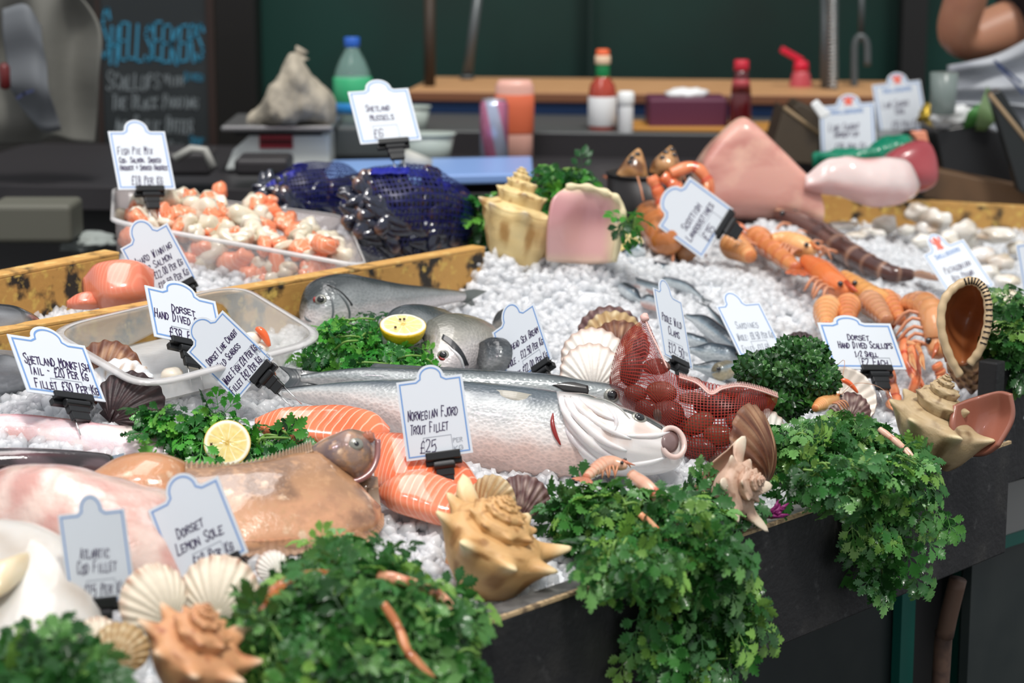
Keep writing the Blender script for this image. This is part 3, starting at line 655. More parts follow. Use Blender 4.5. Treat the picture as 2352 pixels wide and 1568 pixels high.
def leaves(specs, r, size=(.022, .034), pal=GREENS, bright=1.0):
    """specs: list of (point, normal, tip direction, scale)"""
    V_ = []; F_ = []; C_ = []; b = 0; nl = len(LEAF_V)
    for p, n, t, s in specs:
        n = V(n).normalized(); t = V(t); t = (t-n*t.dot(n)).normalized(); x = t.cross(n); L = r.uniform(*size)*s
        B = np.array([x*r.uniform(.8, 1.1), t, n]); q = LEAF_V.copy(); cv = r.uniform(-.5, .35); q[:, 2] += cv*(q[:, 1]-.4)**2+r.uniform(-.3, .3)*q[:, 0]+r.uniform(-.6, .6)*q[:, 0]**2
        V_.append(q@B*L+np.array(p)); F_ += [tuple(i+b for i in g) for g in LEAF_F]; b += nl
        c = np.array(pal[int(r.random()*len(pal))])*bright*r.uniform(.75, 1.2); C_ += [tuple(c)]*nl
    return np.vstack(V_), F_, C_
def parsley(label, blobs, base, seed=1, size=(.022, .036), hang=(), bright=1.0, pal=GREENS, name='parsley_bunch', cat='herb', stems=30, group=None):
    """blobs: (centre, (rx, ry, rz), count); hang: (list of path points, leaf count, spread)"""
    r = random.Random(seed); sp = []; st = MB()
    for c, (rx, ry, rz), cnt in blobs:
        for _ in range(cnt):
            d = V((r.gauss(0, 1), r.gauss(-.35, .9), r.gauss(.35, .9))).normalized(); k = r.uniform(.55, 1.05); p = c+V((d.x*rx, d.y*ry, d.z*rz))*k
            n = (d*.9+V((r.gauss(0, .5), r.gauss(-.25, .5), r.gauss(.3, .5)))).normalized()
            t = V((d.x*.6+r.gauss(0, .6), -.3+r.gauss(0, .5), -.6+r.gauss(0, .5))); sp.append((p, n, t, 1))
    for i in range(stems):
        c, (rx, ry, rz), _ = blobs[r.randrange(len(blobs))]; d = V((r.gauss(0, 1), r.gauss(-.5, .7), r.gauss(.3, .8))).normalized(); e = c+V((d.x*rx, d.y*ry, d.z*rz))*r.uniform(.8, 1.1); d2 = V((r.gauss(0, 1), r.gauss(-.5, .7), r.gauss(.2, .8))).normalized(); s0 = c+V((d2.x*rx, d2.y*ry, d2.z*rz))*r.uniform(.3, 1.0)
        mid = (s0+e)/2+V((0, -.3*ry, .4*rz))*r.uniform(.2, 1.0); st.tube(smooth_path([s0, mid, e], 9), .0013, 6)
    for path, cnt, spread in hang:
        P_ = smooth_path(path, 24); st.tube(P_, .0012, 6)
        for _ in range(cnt):
            k = r.uniform(.05, 1)**.8; q = V(P_[min(23, int(k*23))]); o = V((r.gauss(0, spread), r.gauss(-.006, .006), r.gauss(0, spread*.5))); d = V((o.x*30+r.gauss(0, .4), -.4, -1)); 
            if r.random() < .6: st.tube([q, q+o*.5+Z*.003, q+o], .0007, 5)
            sp.append((q+o, V((o.x*20+r.gauss(0, .6), -1, .35+r.gauss(0, .4))), d, 1))
    root = thing(name, label, cat, base, group); v, f, c = leaves(sp, r, (size[0]*1.22, size[1]*1.25), pal, bright); mk('leaves', v, f, m_parsley, root, cols=c); 
    if st.v: tag(st.build('stems', m_stem, root), kind='stuff')
    return root
# ---- prawn / langoustine ----
m_prawn = M('shell_orange', None, .24, coat=.5, sss=.2, sssr=(.01, .004, .002), bump=[('noise', 160, .2, .001)])
m_leg_ = M('pale_leg', hx('c98a68'), .3, sss=.2)
def prawn(label, pts, r, cols=('d9854a', 'e8a868', 'c9683a'), h=.0, headfrac=.42, tail=True, eyes=True, legs=5, claws=(), seg=6, taper=.45, name='langoustine', cat='shellfish', group=None, seed=1, rostrum=True, D=None, hs=None, feel=0):
    """pts: pixels tail -> head; r: radius in pixels"""
    rr = random.Random(seed); n = 60; hs = hs or [h]*len(pts)
    W_ = [S(x, y, q) if D is None else at(x, y, D) for (x, y), q in zip(pts, hs)]; rm = r*((W_[0]-CAM).dot(FW))/FPX; P_ = smooth_path([w_+NN*rm*.75 for w_ in W_], n); rad = []; a, b, c3 = [hx(x) for x in cols]; C_ = []
    for i in range(n):
        t = i/(n-1)
        if t < 1-headfrac: q = t/(1-headfrac)*seg; fr_ = q-int(q); g = (taper+(1-taper)*(t/(1-headfrac))**.7)*(1+.10*(1-fr_)-.05)
        else: u = (t-(1-headfrac))/headfrac; g = 1.05*(1-.15*u)*(math.sqrt(max(0, 1-u**3.2))*.93+.05 if rostrum else math.sqrt(max(0.0, 1-u**4))+.01); fr_ = .5
        rad.append(rm*g)
    v, f = tube(P_, rad, 18)
    for i in range(n):
        t = i/(n-1); q = t/(1-headfrac)*seg; fr_ = (q-int(q)) if t < 1-headfrac else .5
        for k in range(18): C_.append(mixc(mixc(a, b, .5+.5*nz(P_[i], 60, k*.2)), c3, (1-sm(.0, .22, fr_))*.7+.25*(k % 18 > 9)))
    root = thing(name, label, cat, V(P_[n//2])-NN*rm, group); mk('body_shell', v, f, m_prawn, root, cols=C_)
    d0 = (V(P_[0])-V(P_[3])).normalized(); sd = d0.cross(NN).normalized(); dh = (V(P_[-1])-V(P_[-6])).normalized(); sh = dh.cross(NN).normalized(); hd = V(P_[-8])
    if tail:
        mb = MB()
        for k in range(-2, 3):
            dd = (d0+sd*k*.42).normalized(); c_ = V(P_[0])+dd*rm*.9; vv, ff = blob(c_, 1, (dd*rm*1.05, dd.cross(NN)*rm*.36, NN*rm*.10), k, 0, 1, 6); mb.add(vv, ff, c3)
        mb.build('tail_fan', m_prawn, root)
    if eyes:
        for s in (-1, 1):
            vv, ff = blob(hd+sh*s*rm*.62+NN*rm*.55+dh*rm*.2, rm*.22, (V((1,0,0)), V((0,1,0)), Z), 0, 0, 1, 8); mk('eye', vv, ff, m_eye, root)
    if rostrum: MB().tube([V(P_[-8])+NN*rm*.5, V(P_[-1])+dh*rm*.9+NN*rm*.35], [rm*.3, rm*.04], 8, c3).build('rostrum', m_prawn, root)
    if legs:
        mb = MB()
        for k in range(legs):
            for s in (-1, 1):
                q = V(P_[int(n*(.5+.38*k/legs))]); e1 = q+sh*s*rm*1.5+NN*rm*.2+dh*rm*.4; e2 = e1+sh*s*rm*rr.uniform(.3, 1)-NN*rm*1.0+dh*rm*rr.uniform(0, .8); mb.tube(smooth_path([q-NN*rm*.4, e1, e2], 7), [rm*.13]*6+[rm*.05], 6)
        mb.build('legs', m_leg_, root)
    for k in range(feel):
        s = (-1)**k; q = V(P_[-3]); MB().tube(smooth_path([q, q+dh*rm*2+NN*rm*2+sh*s*rm, q+dh*rm*5+NN*rm*rr.uniform(1, 4)+sh*s*rm*3, q+dh*rm*6+sh*s*rm*6], 14), rm*.04, 5).build('antenna', m_leg_, root)
    for cp, cr in claws: claw_part(cp, cr, root, (a, b, c3), D)
    return root
def claw_part(cp, cr, root, pal, D=None):
    W_ = [(S(x, y, q) if D is None else at(x, y, D)) for x, y, q in cp]; rm = cr*((W_[0]-CAM).dot(FW))/FPX; P_ = smooth_path(W_, 30); a, b, c3 = pal
    R_ = [rm*(.86+.16*math.sin(i/29*PI*3)**2)*(1 if i < 20 else 1.25*(1-(i-20)/9*.9)) for i in range(30)]; v, f = tube(P_, R_, 10, flat=.75); c = []
    for i in range(30):
        for k in range(10): c.append(mixc(mixc(a, b, .5+.6*nz(P_[i], 80)), c3, .8*(i in (10, 11, 19, 20))))
    o = mk('claw', v, f, m_prawn, root, cols=c); q = V(P_[20]); e = V(P_[29]); d = e-q; sd = d.cross(NN).normalized()
    MB().tube(smooth_path([q, q+d*.5+sd*rm*1.1, e+sd*rm*.25], 8), [rm*.55, rm*.5, rm*.45, rm*.4, rm*.3, rm*.22, rm*.14, rm*.05], 8, b).build('pincer', m_prawn, o)
# ---------------- big fish ----------------
def grey_fish(back='4a5257', side='b9bfc0', belly='e6e2de', lo=-.2, hi=.75, pink=None, stripe=None):
    A, B, C_ = hx(back), hx(side), hx(belly)
    def f(t, c, s, p):
        x = c+.18*noise.noise(p*40); col = mixc(B, A, sm(-.1, hi*.75, x)); col = mixc(col, C_, sm(-.1, -.65, x))
        if pink: col = mixc(col, hx(pink), sm(-.35, -.9, x)*sm(.25, .5, t)*sm(.85, .6, t))
        if stripe: col = mixc(col, A, .5*sm(.03, 0, abs(c-.35)))
        return col
    return f
m_scale = M('scaled_skin', None, .28, coat=.45, metal=.1, bump=[('voronoi', 300, .6, .0009, (.75, 1, 1)), ('noise', 30, .12, .002)], mix=[('voronoi', 300, (.80, .82, .83, 1), .8, .1, (.75, 1, 1))])
m_head = M('smooth_silver_skin', None, .22, coat=.7, sss=.1, bump=[('noise', 60, .25, .002)])
m_white_wet = M('wet_white_membrane', hx('e9e4e2'), .2, coat=.7, sss=.3, mix=[('noise', 30, hx('cfc4c6'), .5, .8)])
m_gillred = M('gill_red', hx('8c1f1c'), .3, coat=.5); m_dark = M('mouth_dark', hx('7d6664'), .35, coat=.4); m_pinkskin = M('mouth_pink', hx('dcc2ba'), .25, coat=.6, sss=.3)
def eye_on(o, x, y, r, root, ring=1.38, out=.2):
    p, n = surf(o, x, y); rm = r*(p-CAM).dot(FW)/FPX; n = (n*.6-FW*.4).normalized(); e1 = (RT-n*RT.dot(n)).normalized(); e2 = n.cross(e1)
    v, f = blob(p+n*rm*(out-.3), rm*ring, (e1*1.15, e2, n*.45), 0, 0, 1, 12); k = mk('eye', v, f, m_eyering, root)
    v, f = blob(p+n*rm*(out+.12), rm, (e1, e2*.95, n*.55), 0, 0, 1, 12); mk('pupil', v, f, m_eye, k)
def line_on(name, o, pts, r, mat, root, n=26, off=0, taper=True, flat=1):
    """a ridge laid on an object's surface along a pixel path"""
    P_ = [surf(o, x, y, off)[0] for x, y in smooth_path(pts, n)]; P_ = [P_[0]]+[(P_[i-1]+P_[i]*2+P_[i+1])/4 for i in range(1, n-1)]+[P_[-1]]
    v, f = tube(P_, [r*(math.sin(PI*(i+.7)/(n+.4))**.6 if taper else 1) for i in range(n)], 10, flat=flat); return mk(name, v, f, mat, root)
def patch_on(name, o, rows, mat, root, nu=14, nv=14, off=.0006, th=.0008):
    R = [smooth_path(r, nu) for r in rows]; Gd = np.array([smooth_path([R[j][i] for j in range(len(R))], nv) for i in range(nu)]); v = [surf(o, *Gd[i, j], off)[0] for i in range(nu) for j in range(nv)]
    f = [(i*nv+j, (i+1)*nv+j, (i+1)*nv+j+1, i*nv+j+1) for i in range(nu-1) for j in range(nv-1)]; return mk(name, v, f, mat, root, mods=[('SOLIDIFY', dict(thickness=th, offset=0))])
# rear bass
fr = tplane((700, 905), (1450, 965), 48)
rb = thing('sea_bass', 'long silver sea bass lying behind the nearer one, only back and eye showing', 'fish', S(1100, 905))
rbody = loft('body', fr, [(690,862,690,880,.006),(760,854,760,888,.014),(850,848,850,915,.024),(960,852,960,940,.032),(1100,858,1100,950,.036),(1250,867,1250,955,.036),(1330,881,1330,960,.036),(1400,891,1400,968,.034),(1450,911,1455,975,.028),(1490,938,1492,975,.016),(1502,955,1500,968,.004)], m_scale, rb, grey_fish('3f474b', 'a9b0b0'), m=80, lift=.2)
eye_on(rbody, 1405, 908, 12, rb, out=.45)
patch('tail_fin', fr, [[(770,858,.0),(770,868,.0),(770,882,.0)],[(700,850,.004),(705,868,.004),(700,886,.004)],[(640,840,.0),(665,866,.004),(640,895,.0)]], m_fin, rb, col=lambda a, b: mixc(hx('2c3236'), hx('5a6266'), b), th=.0012)
patch('dorsal_fin', fr, [[(840,850,.0),(1000,852,.0),(1180,862,.0)],[(860,834,-.005),(1000,842,-.006),(1200,853,-.004)]], m_fin, rb, col=lambda a, b: hx('4a5054'), th=.001)
patch_on('cheek_patch', rbody, [[(1268,884),(1310,878),(1350,886)],[(1285,892),(1320,893),(1352,897)],[(1295,898),(1325,902),(1350,905)]], M('dark_gill_patch', hx('22201f'), .3, coat=.5), rb)
# front bass
fr = tplane((700, 930), (1500, 1092), 50); FB = fr
fb = thing('sea_bass', 'large silver sea bass in front with white gill folds and open mouth', 'fish', S(1150, 1080))
bass_st = [(648,897,650,912,.005),(700,890,700,925,.012),(800,882,800,955,.024),(900,878,900,1000,.032),(1000,878,1000,1048,.037),(1100,883,1100,1082,.040),(1200,893,1200,1096,.041),(1290,905,1295,1098,.039),(1360,918,1370,1092,.036),(1430,940,1430,1090,.033),(1490,963,1490,1088,.028),(1530,985,1535,1080,.022),(1560,1002,1562,1064,.014),(1570,1015,1572,1046,.005)]
def bcol(t, c, s, p):
    x = c+.15*noise.noise(p*40); col = mixc(hx('c3c7c6'), hx('59636a'), sm(.12, .62, x)); col = mixc(col, hx('efe9e4'), sm(.10, -.3, x))
    col = mixc(col, hx('e6bfb0'), sm(-.3, -.75, x)*sm(.2, .4, t)*sm(.75, .6, t)*.8); 
    if t > .68: col = mixc(col, hx('e8e3e0'), sm(.68, .74, t)*sm(.75, .3, x)); col = mixc(col, hx('6f7672'), .5*sm(.5, .9, x)*sm(.68, .8, t))
    return col
fbody = loft('body', fr, bass_st, m_scale, fb, bcol, m=110, n=40, lift=.4)
def ocol(t, c, s, p):
    x = c+.2*noise.noise(p*45); col = mixc(hx('ece7e4'), hx('59605f'), sm(.45, .9, x)); return mixc(col, hx('c9a58f'), .5*sm(.2, .5, noise.noise(p*50)))
head_st = [(1272,900,1300,1012,.020),(1290,905,1318,1050,.040),(1340,912,1350,1080,.043),(1400,928,1400,1090,.041),(1450,945,1455,1092,.037),(1500,967,1500,1089,.031),(1535,985,1540,1080,.025),(1560,998,1560,1068,.018),(1568,1010,1568,1050,.010)]
fhead = loft('head', fr, head_st, m_head, fb, ocol, m=60, n=44, lift=.42, disp=lambda t, c, s, p: .0016*math.sin(c*16+t*9)*sm(.9, .3, t)*sm(.75, .3, c)*sm(-.95, -.5, c)*(s > 0)+.0018*noise.noise(p*45)*(s > 0))
for k, P_ in enumerate([[(1284,912),(1300,950),(1340,1000),(1388,1040),(1430,1058)],[(1296,910),(1315,945),(1352,985),(1396,1018),(1440,1035)],[(1278,925),(1290,965),(1322,1015),(1368,1056),(1415,1074)],[(1276,940),(1286,980),(1312,1030),(1352,1068),(1400,1086)],[(1310,910),(1332,938),(1368,968),(1408,992),(1450,1008)],[(1330,912),(1352,932),(1384,952),(1420,968)]]):
    line_on('gill_ray', fhead, P_, .0042-.0003*k, m_white_wet, fb, off=.0002)
line_on('gill_slit', fbody, [(1270,950),(1269,972),(1276,998),(1288,1022)], .0024, m_gillred, fb, off=.001)
eye_on(fhead, 1468, 960, 12, fb)
line_on('cheek_ridge', fhead, [(1385,925),(1406,945),(1416,972),(1405,1000)], .0024, m_white_wet, fb)
line_on('cheek_line', fhead, [(1352,915),(1385,918),(1420,935),(1447,962)], .0016, M('grey_ridge', hx('8f908a'), .3, coat=.5), fb)
line_on('jaw_ridge', fhead, [(1440,1000),(1475,1002),(1510,1000),(1540,992)], .003, m_white_wet, fb)
line_on('lower_jaw_ridge', fhead, [(1380,1072),(1430,1070),(1490,1062),(1530,1050)], .003, m_white_wet, fb)
patch_on('brow_patch', fhead, [[(1425,938),(1480,958),(1520,980)],[(1432,943),(1484,966),(1525,990)]], M('dark_brow', hx('4b4f4e'), .3, coat=.5), fb)
# mouth
cpx = (1545, 1015); ring = []; mth = MB(); dk = MB()
mp = [fr[0](1545+27*math.cos(t), 1016+33*math.sin(t)+6*math.cos(t), .030-.006*math.cos(t)) for t in np.linspace(0, 2*PI, 33)]
mth.tube(mp, .0029, 12, cap=False).build('lips', m_pinkskin, fb)
dv = [surf(fhead, 1538, 1014, .0012)[0]]+[surf(fhead, 1538+x_*math.cos(t)*k, 1014+y_*math.sin(t)*k, .0010)[0] for k in (.5, 1) for x_, y_ in ((19, 25),) for t in np.linspace(0, 2*PI, 25)[:-1]]
mk('mouth_inside', dv, [(0, 1+(k+1) % 24, 1+k) for k in range(24)]+[(1+k, 1+(k+1) % 24, 25+(k+1) % 24, 25+k) for k in range(24)], m_dark, fb, mods=[('SOLIDIFY', dict(thickness=.0008, offset=0))])
patch('pectoral_fin', fr, [[(1262,915,.044),(1256,925,.046),(1250,938,.046)],[(1180,898,.05),(1180,915,.054),(1190,932,.05)],[(1100,893,.042),(1112,908,.046),(1135,938,.044)]], m_fin, fb, col=lambda a, b: mixc(hx('8a8570'), hx('d9d6cc'), .3+.5*b+.2*math.sin(a*50)), th=.001)
m_blue = M('blue_band', hx('14365f'), .35)
rp = fr[0](1322, 1076, .02); e1 = RT; e2 = V((0, .25, 1)).normalized()
MB().tube([rp+e1*.0045*math.cos(t)+e2*.011*math.sin(t)-FW*.02*0-V((0, .03*math.cos(t) if False else 0, 0)) for t in np.linspace(0, 2*PI, 30)], .0016, 8, cap=False).build('gill_band', m_blue, fb)
# ---- sea bream ----
m_mark = M('dark_mark', hx('26282b'), .3, coat=.5)
def bream(label, fr, st, eye=None, fins=(), back='33393a', side='8f9494', belly='d8d0ce', off=.02, streak=None, lines=()):
    root = thing('sea_bream', label, 'fish', S(st[len(st)//2][2], st[len(st)//2][3])); b = loft('body', fr, st, m_scale, root, grey_fish(back, side, belly), m=60, lift=.3)
    if eye: eye_on(b, *eye, root)
    for i, (rows, c) in enumerate(fins): patch('fin', fr, rows, m_fin, root, col=lambda a, b: mixc(hx(c), hx('9aa0a0'), .3*b+.15*math.sin(a*60)), th=.001)
    if streak: patch_on('dark_cheek_mark', b, streak, m_mark, root)
    for nm, pts, r_, mt in lines: line_on(nm, b, pts, r_, mt, root)
    return root
m_gl = M('gill_line_grey', hx('5c6264'), .3, coat=.5)
fr = tplane((700, 765), (1100, 690), 52)
bream('silver sea bream with bleeding eye, head left beside the plastic tub, tail in the ice', fr, [(694,690,696,735,.012),(706,655,712,765,.026),(735,638,745,778,.034),(780,633,790,775,.036),(830,642,840,760,.034),(900,655,910,735,.028),(970,662,975,712,.02),(1030,667,1035,697,.012),(1062,670,1065,692,.007)], (737, 688, 9), [([[(1050,672,0),(1050,682,0),(1050,692,0)],[(1085,664,.003),(1080,682,.003),(1090,700,0)],[(1120,668,0),(1092,684,.003),(1055,706,0)]], '5a605c'), ([[(862,668,.025),(850,680,.025),(838,695,.026)],[(858,680,.028),(850,695,.03),(830,708,.03)]], '4a4f55')], streak=[[(750,655),(775,665),(800,690),(806,702)],[(757,655),(786,672),(806,694),(810,700)]], lines=[('mouth', [(699,726),(706,734),(716,738)], .0014, m_gl), ('gill_line', [(772,668),(795,695),(803,725),(790,755)], .0016, m_gl), ('blood_mark', [(722,682),(724,688),(721,694)], .0028, m_gillred), ('cheek_plate', [(745,660),(762,690),(764,725),(748,752)], .0014, m_gl)])
fr = tplane((890, 860), (1010, 800), 50)
bream('dark backed sea bream half hidden behind the lemon on the parsley', fr, [(885,730,890,800,.012),(905,708,915,820,.025),(940,703,950,840,.03),(990,712,1000,840,.03),(1040,730,1050,830,.022)], (935, 745, 8), [], '3f474a', streak=[[(925,735),(960,748),(985,780)],[(925,742),(955,756),(975,785)]])
fr = tplane((1000, 880), (1110, 800), 50)
bream('greyish sea bream heaped head down, cheek showing beside the parsley', fr, [(985,735,990,830,.014),(1010,725,1015,860,.028),(1045,728,1055,870,.034),(1085,745,1095,865,.034),(1120,775,1120,850,.026),(1140,800,1135,840,.01)], (1018, 815, 9), [], '6a6a60', 'a8a59c', streak=[[(1018,768),(1040,782),(1062,808),(1076,838)],[(1014,778),(1034,794),(1052,816),(1064,840)]], lines=[('gill_line', [(1030,795),(1055,820),(1068,850)], .002, m_white_wet), ('eye_blood', [(1010,808),(1012,822),(1022,826)], .002, m_gillred)])
fr = tplane((1100, 885), (1200, 850), 50)
bream('blackish sea bream lying beneath the sideways price tag', fr, [(1104,785,1108,850,.012),(1120,778,1125,862,.022),(1150,785,1155,868,.026),(1180,800,1185,865,.02),(1200,820,1200,855,.01)], None, [([[(1180,835,.01),(1190,850,.01),(1190,860,.01)],[(1262,860,0),(1262,872,0),(1255,882,0)]], '6a6a50')], '23272a', '50565a', '7a7c7c')
fr = tplane((1130, 765), (1190, 750), 55)
bream('small dark fish snout poking from the ice behind the sea bream tag', fr, [(1134,735,1136,748,.006),(1145,715,1150,760,.014),(1165,708,1172,765,.018),(1195,718,1200,765,.016),(1225,735,1225,760,.01)], None, [], '2a2c2c', '6b6a66', '98938c')
# ---- sardines ----
def sardine(label, pts, r, hs=None, tail=False, cut=False, back='141f2a', belly='cdd4d6', gut=False, rollb=.35, seed=0, head=True):
    hs = hs or [0]*len(pts); W_ = [S(x, y, q) for (x, y), q in zip(pts, hs)]; rm = r*((W_[0]-CAM).dot(FW))/FPX; n = 40; P_ = smooth_path([w_+NN*rm*.6 for w_ in W_], n)
    rad = [rm*((.30+.70*sm(0, .45, i/(n-1))) if not cut else 1)*(1 if cut else math.sqrt(max(.02, 1-(max(0, i/(n-1)-.72)/.28)**2.2))) for i in range(n)]
    v, f = tube(P_, rad, 16, flat=1); cols = []; A, B, C_ = hx(back), hx('7d8f9a'), hx(belly)
    for i in range(n):
        d = (V(P_[min(i+1, n-1)])-V(P_[max(i-1, 0)])).normalized(); up = NN.cross(d).normalized(); up = up if up.y > 0 else -up; up = (up*.45+NN*.85).normalized()
        for k in range(16):
            x = ((v[i*16+k]-V(P_[i])).normalized()).dot(up)+.15*nz(v[i*16+k], 90); col = mixc(B, A, sm(.2, .5, x)); col = mixc(col, C_, sm(.1, -.25, x)); col = mixc(col, hx('d9a090'), .8*sm(-.2, -.6, x)) if gut else col; cols.append(col)
    root = thing('sardine', label, 'fish', V(P_[n//2])-NN*rm); mk('body', v, f, m_scale, root, cols=cols)
    if head and not cut:
        q = V(P_[-6]); vv, ff = blob(q+NN*rm*.45-V((0, 1, 0))*rm*.55, rm*.24, (RT, V((0, 1, 0)), Z), 0, 0, 1, 8); mk('eye', vv, ff, m_eye, root)
    if tail:
        d0 = (V(P_[0])-V(P_[3])).normalized(); s_ = d0.cross(NN); mb = MB()
        for k in (-1, 1): a = V(P_[0]); mb.add([a, a+d0*rm*2.6+s_*k*rm*1.3, a+d0*rm*1.0+s_*k*rm*.1], [(0, 1, 2)] if k > 0 else [(0, 2, 1)])
        mb.build('tail_fin', M('tail_grey', hx('4a5357'), .4), root, mods=[('SOLIDIFY', dict(thickness=.001))])
    return root
SD = sardine
SD('bright silver sardine rearing its head beside the lemon slice', [(1380,645),(1425,612),(1462,590),(1478,578)], 21, [0, .008, .022, .03])
SD('sardine with dark back lying just right of the reared one', [(1560,640),(1520,632),(1470,625)], 19, [0, .004, .004])
SD('gutted pink bellied sardine beneath the reared one', [(1385,640),(1440,655),(1500,672),(1530,680)], 15, [.004, .006, .006, .004], back='3a4248', gut=True)
SD('slender curved dark sardine on open ice, tail to the right', [(1612,690),(1580,668),(1540,655),(1500,655)], 12, [0, .004, .004, .0], tail=True)
SD('short silver sardine end sticking out of ice behind the scallop fan', [(1472,700),(1448,682),(1425,668)], 17, [0, .006, .004])
SD('pinkish headed sardine behind the narrow wild clam tag', [(1550,720),(1510,708),(1470,700)], 18, [0, .004, .004], gut=True)
SD('dark slender sardine reaching toward the sardines tag', [(1625,712),(1655,750),(1690,800),(1705,825)], 13, [.012, .008, .004, 0], tail=True, back='1b262e')
SD('silver sided sardine beside the narrow clam tag, lying diagonally', [(1575,738),(1610,752),(1655,785),(1695,815)], 21, [.010, .008, .004, .0], tail=True)
SD('plump blue backed sardine lying level above the red net', [(1580,818),(1640,826),(1705,838)], 25, [.003, .003, .003], back='22303c')
SD('dark sardine nearest the red net bag', [(1590,855),(1650,862),(1720,872)], 22, [0, 0, 0], back='1c262c')
SD('sardine pointing straight out with a round yellowish face', [(1690,850),(1665,862),(1640,868)], 22, [.006, .004, .004], back='6d6650', belly='b5a888')
SD('grey sardine half sunk in ice left of the sardines tag', [(1545,770),(1590,790),(1625,800)], 15, [0, .003, 0])
# ---- flatfish, monkfish and fillets, front left ----
def brown(t, c, s, p):
    a = mixc(hx('a87f5c'), hx('8a6a52'), sm(-.2, .4, noise.noise(p*35))); a = mixc(a, hx('d9a27c'), sm(.2, -.7, c)*.8);  return mixc(a, hx('5f4738'), .7*sm(.3, .55, noise.noise(p*28+V((0, 7, 0)))))
m_flat = M('slimy_brown_skin', None, .24, coat=.6, mix=[('noise', 42, hx('dcc0a2'), .62, .70), ('noise', 18, hx('6d5140'), .58, .78), ('noise', 130, hx('b98f6a'), .5, .75)], bump=[('noise', 180, .35, .001), ('noise', 45, .3, .003)], sss=.08)
fr = tplane((440, 1262), (870, 1235), 24)
ff_ = thing('flatfish', 'brown mottled lemon sole with raised bumpy head facing right', 'fish', S(650, 1200))
loft('body', fr, [(425,1075,420,1250,.008),(520,1072,520,1262,.014),(600,1062,600,1262,.017),(680,1045,690,1255,.018),(740,1042,760,1245,.017),(790,1085,800,1238,.014),(830,1120,850,1222,.010),(872,1160,876,1200,.004)], m_flat, ff_, brown, m=70, n=36, lift=.6, disp=lambda t, c, s, p: .0025*noise.noise(p*30)*(s > 0))
fr2 = tplane((700, 1165), (870, 1185), 58)
def headc(t, c, s, p): return mixc(mixc(hx('8d7464'), hx('6b5a5a'), sm(-.2, .4, noise.noise(p*50))), hx('a9887a'), .6*sm(.1, .6, noise.noise(p*30+V((3, 0, 0)))))
fhd = loft('head', fr2, [(650,1050,660,1100,.008),(700,1030,705,1105,.018),(745,1008,750,1108,.026),(780,992,790,1112,.030),(815,988,822,1112,.030),(845,993,850,1095,.024),(862,1005,864,1070,.012),(868,1020,868,1050,.004)], m_flat, ff_, headc, m=50, n=34, lift=.3, disp=lambda t, c, s, p: .004*noise.noise(p*55)*(s > 0))
loft('throat', fr2, [(770,1105,772,1150,.010),(800,1098,810,1172,.018),(840,1090,848,1178,.018),(868,1095,874,1178,.008)], m_flat, ff_, lambda t, c, s, p: mixc(hx('4f3a28'), hx('9c8068'), sm(.2, .9, t)), m=30, n=24, lift=-.6)
eye_on(fhd, 818, 1020, 8, ff_, 1.9); vv, f_ = blob(surf(fhd, 846, 1004)[0], .006, (RT, V((0, 1, 0)), Z), 2, .4, 3, 10); mk('snout_bump', vv, f_, M('snout_orange', hx('a8664c'), .25, coat=.6), ff_)
MB().tube([fr2[0](x, y, o) for x, y, o in smooth_path([(868,1010,.02),(866,1050,.022),(850,1085,.026),(815,1105,.03),(772,1098,.032)], 20)], .0028, 8).build('lips', M('lip_mauve', hx('8f5f5c'), .25, coat=.7), ff_)
MB().tube([fr2[0](x, y, o) for x, y, o in smooth_path([(758,1098,.034),(785,1106,.035),(812,1109,.033)], 10)], .0018, 6).build('gill_edge', M('gill_orange', hx('d9872c'), .3, coat=.5), ff_)
fc = lambda a, b: mixc(mixc(hx('c98e68'), hx('eec3a4'), b), hx('9b6a50'), .35*(math.sin(a*230) > .2))
patch('lower_fin', fr, [[(470,1238,.014),(600,1240,.018),(720,1230,.018),(810,1220,.014),(860,1195,.010),(872,1175,.006)],[(470,1275,.004),(600,1278,.004),(725,1270,.004),(830,1255,.003),(878,1215,.002),(882,1180,.002)]], m_flat, ff_, nu=160, nv=8, th=.0015, col=fc, disp=lambda a, b: .0012*math.sin(a*230)*b)
patch('upper_fin', fr, [[(425,1085,.010),(550,1082,.016),(650,1060,.02),(720,1035,.022)],[(425,1060,.002),(550,1062,.004),(650,1035,.008),(715,1012,.012)]], m_flat, ff_, nu=140, nv=8, th=.0012, col=lambda a, b: mixc(hx('7c6450'), hx('cfc4b8') if b > .9 else hx('a08468'), .5+.5*math.sin(a*200)), disp=lambda a, b: .002*math.sin(a*200)*b)
patch('pectoral_fin', fr2, [[(842,1120,.012),(856,1120,.012),(868,1118,.01)],[(858,1175,.012),(868,1178,.012),(876,1170,.01)]], m_fin, ff_, col=lambda a, b: mixc(hx('8c7058'), hx('d8c4b0'), b), th=.001)
fr = tplane((120, 1190), (440, 1190), 22)
f2 = thing('flatfish', 'orange brown flatfish tail lying behind the lemon sole tag', 'fish', S(300, 1150))
loft('body', fr, [(150,1102,150,1150,.008),(200,1098,200,1165,.014),(270,1060,270,1170,.02),(340,1052,340,1175,.024),(400,1062,400,1180,.022),(455,1080,460,1185,.012)], m_flat, f2, lambda t, c, s, p: mixc(brown(t, c, s, p), hx('c98a5c'), .6), lift=.6)
m_pinkwhite = M('pinkish_wet_flesh', None, .2, coat=.6, sss=.3, sssr=(.012, .005, .004), bump=[('noise', 70, .6, .004), ('noise', 200, .4, .001)], mix=[('noise', 9, hx('c68f84'), .5, .72, (1, 2.5, 1)), ('noise', 26, hx('efe2dc'), .56, .72)])
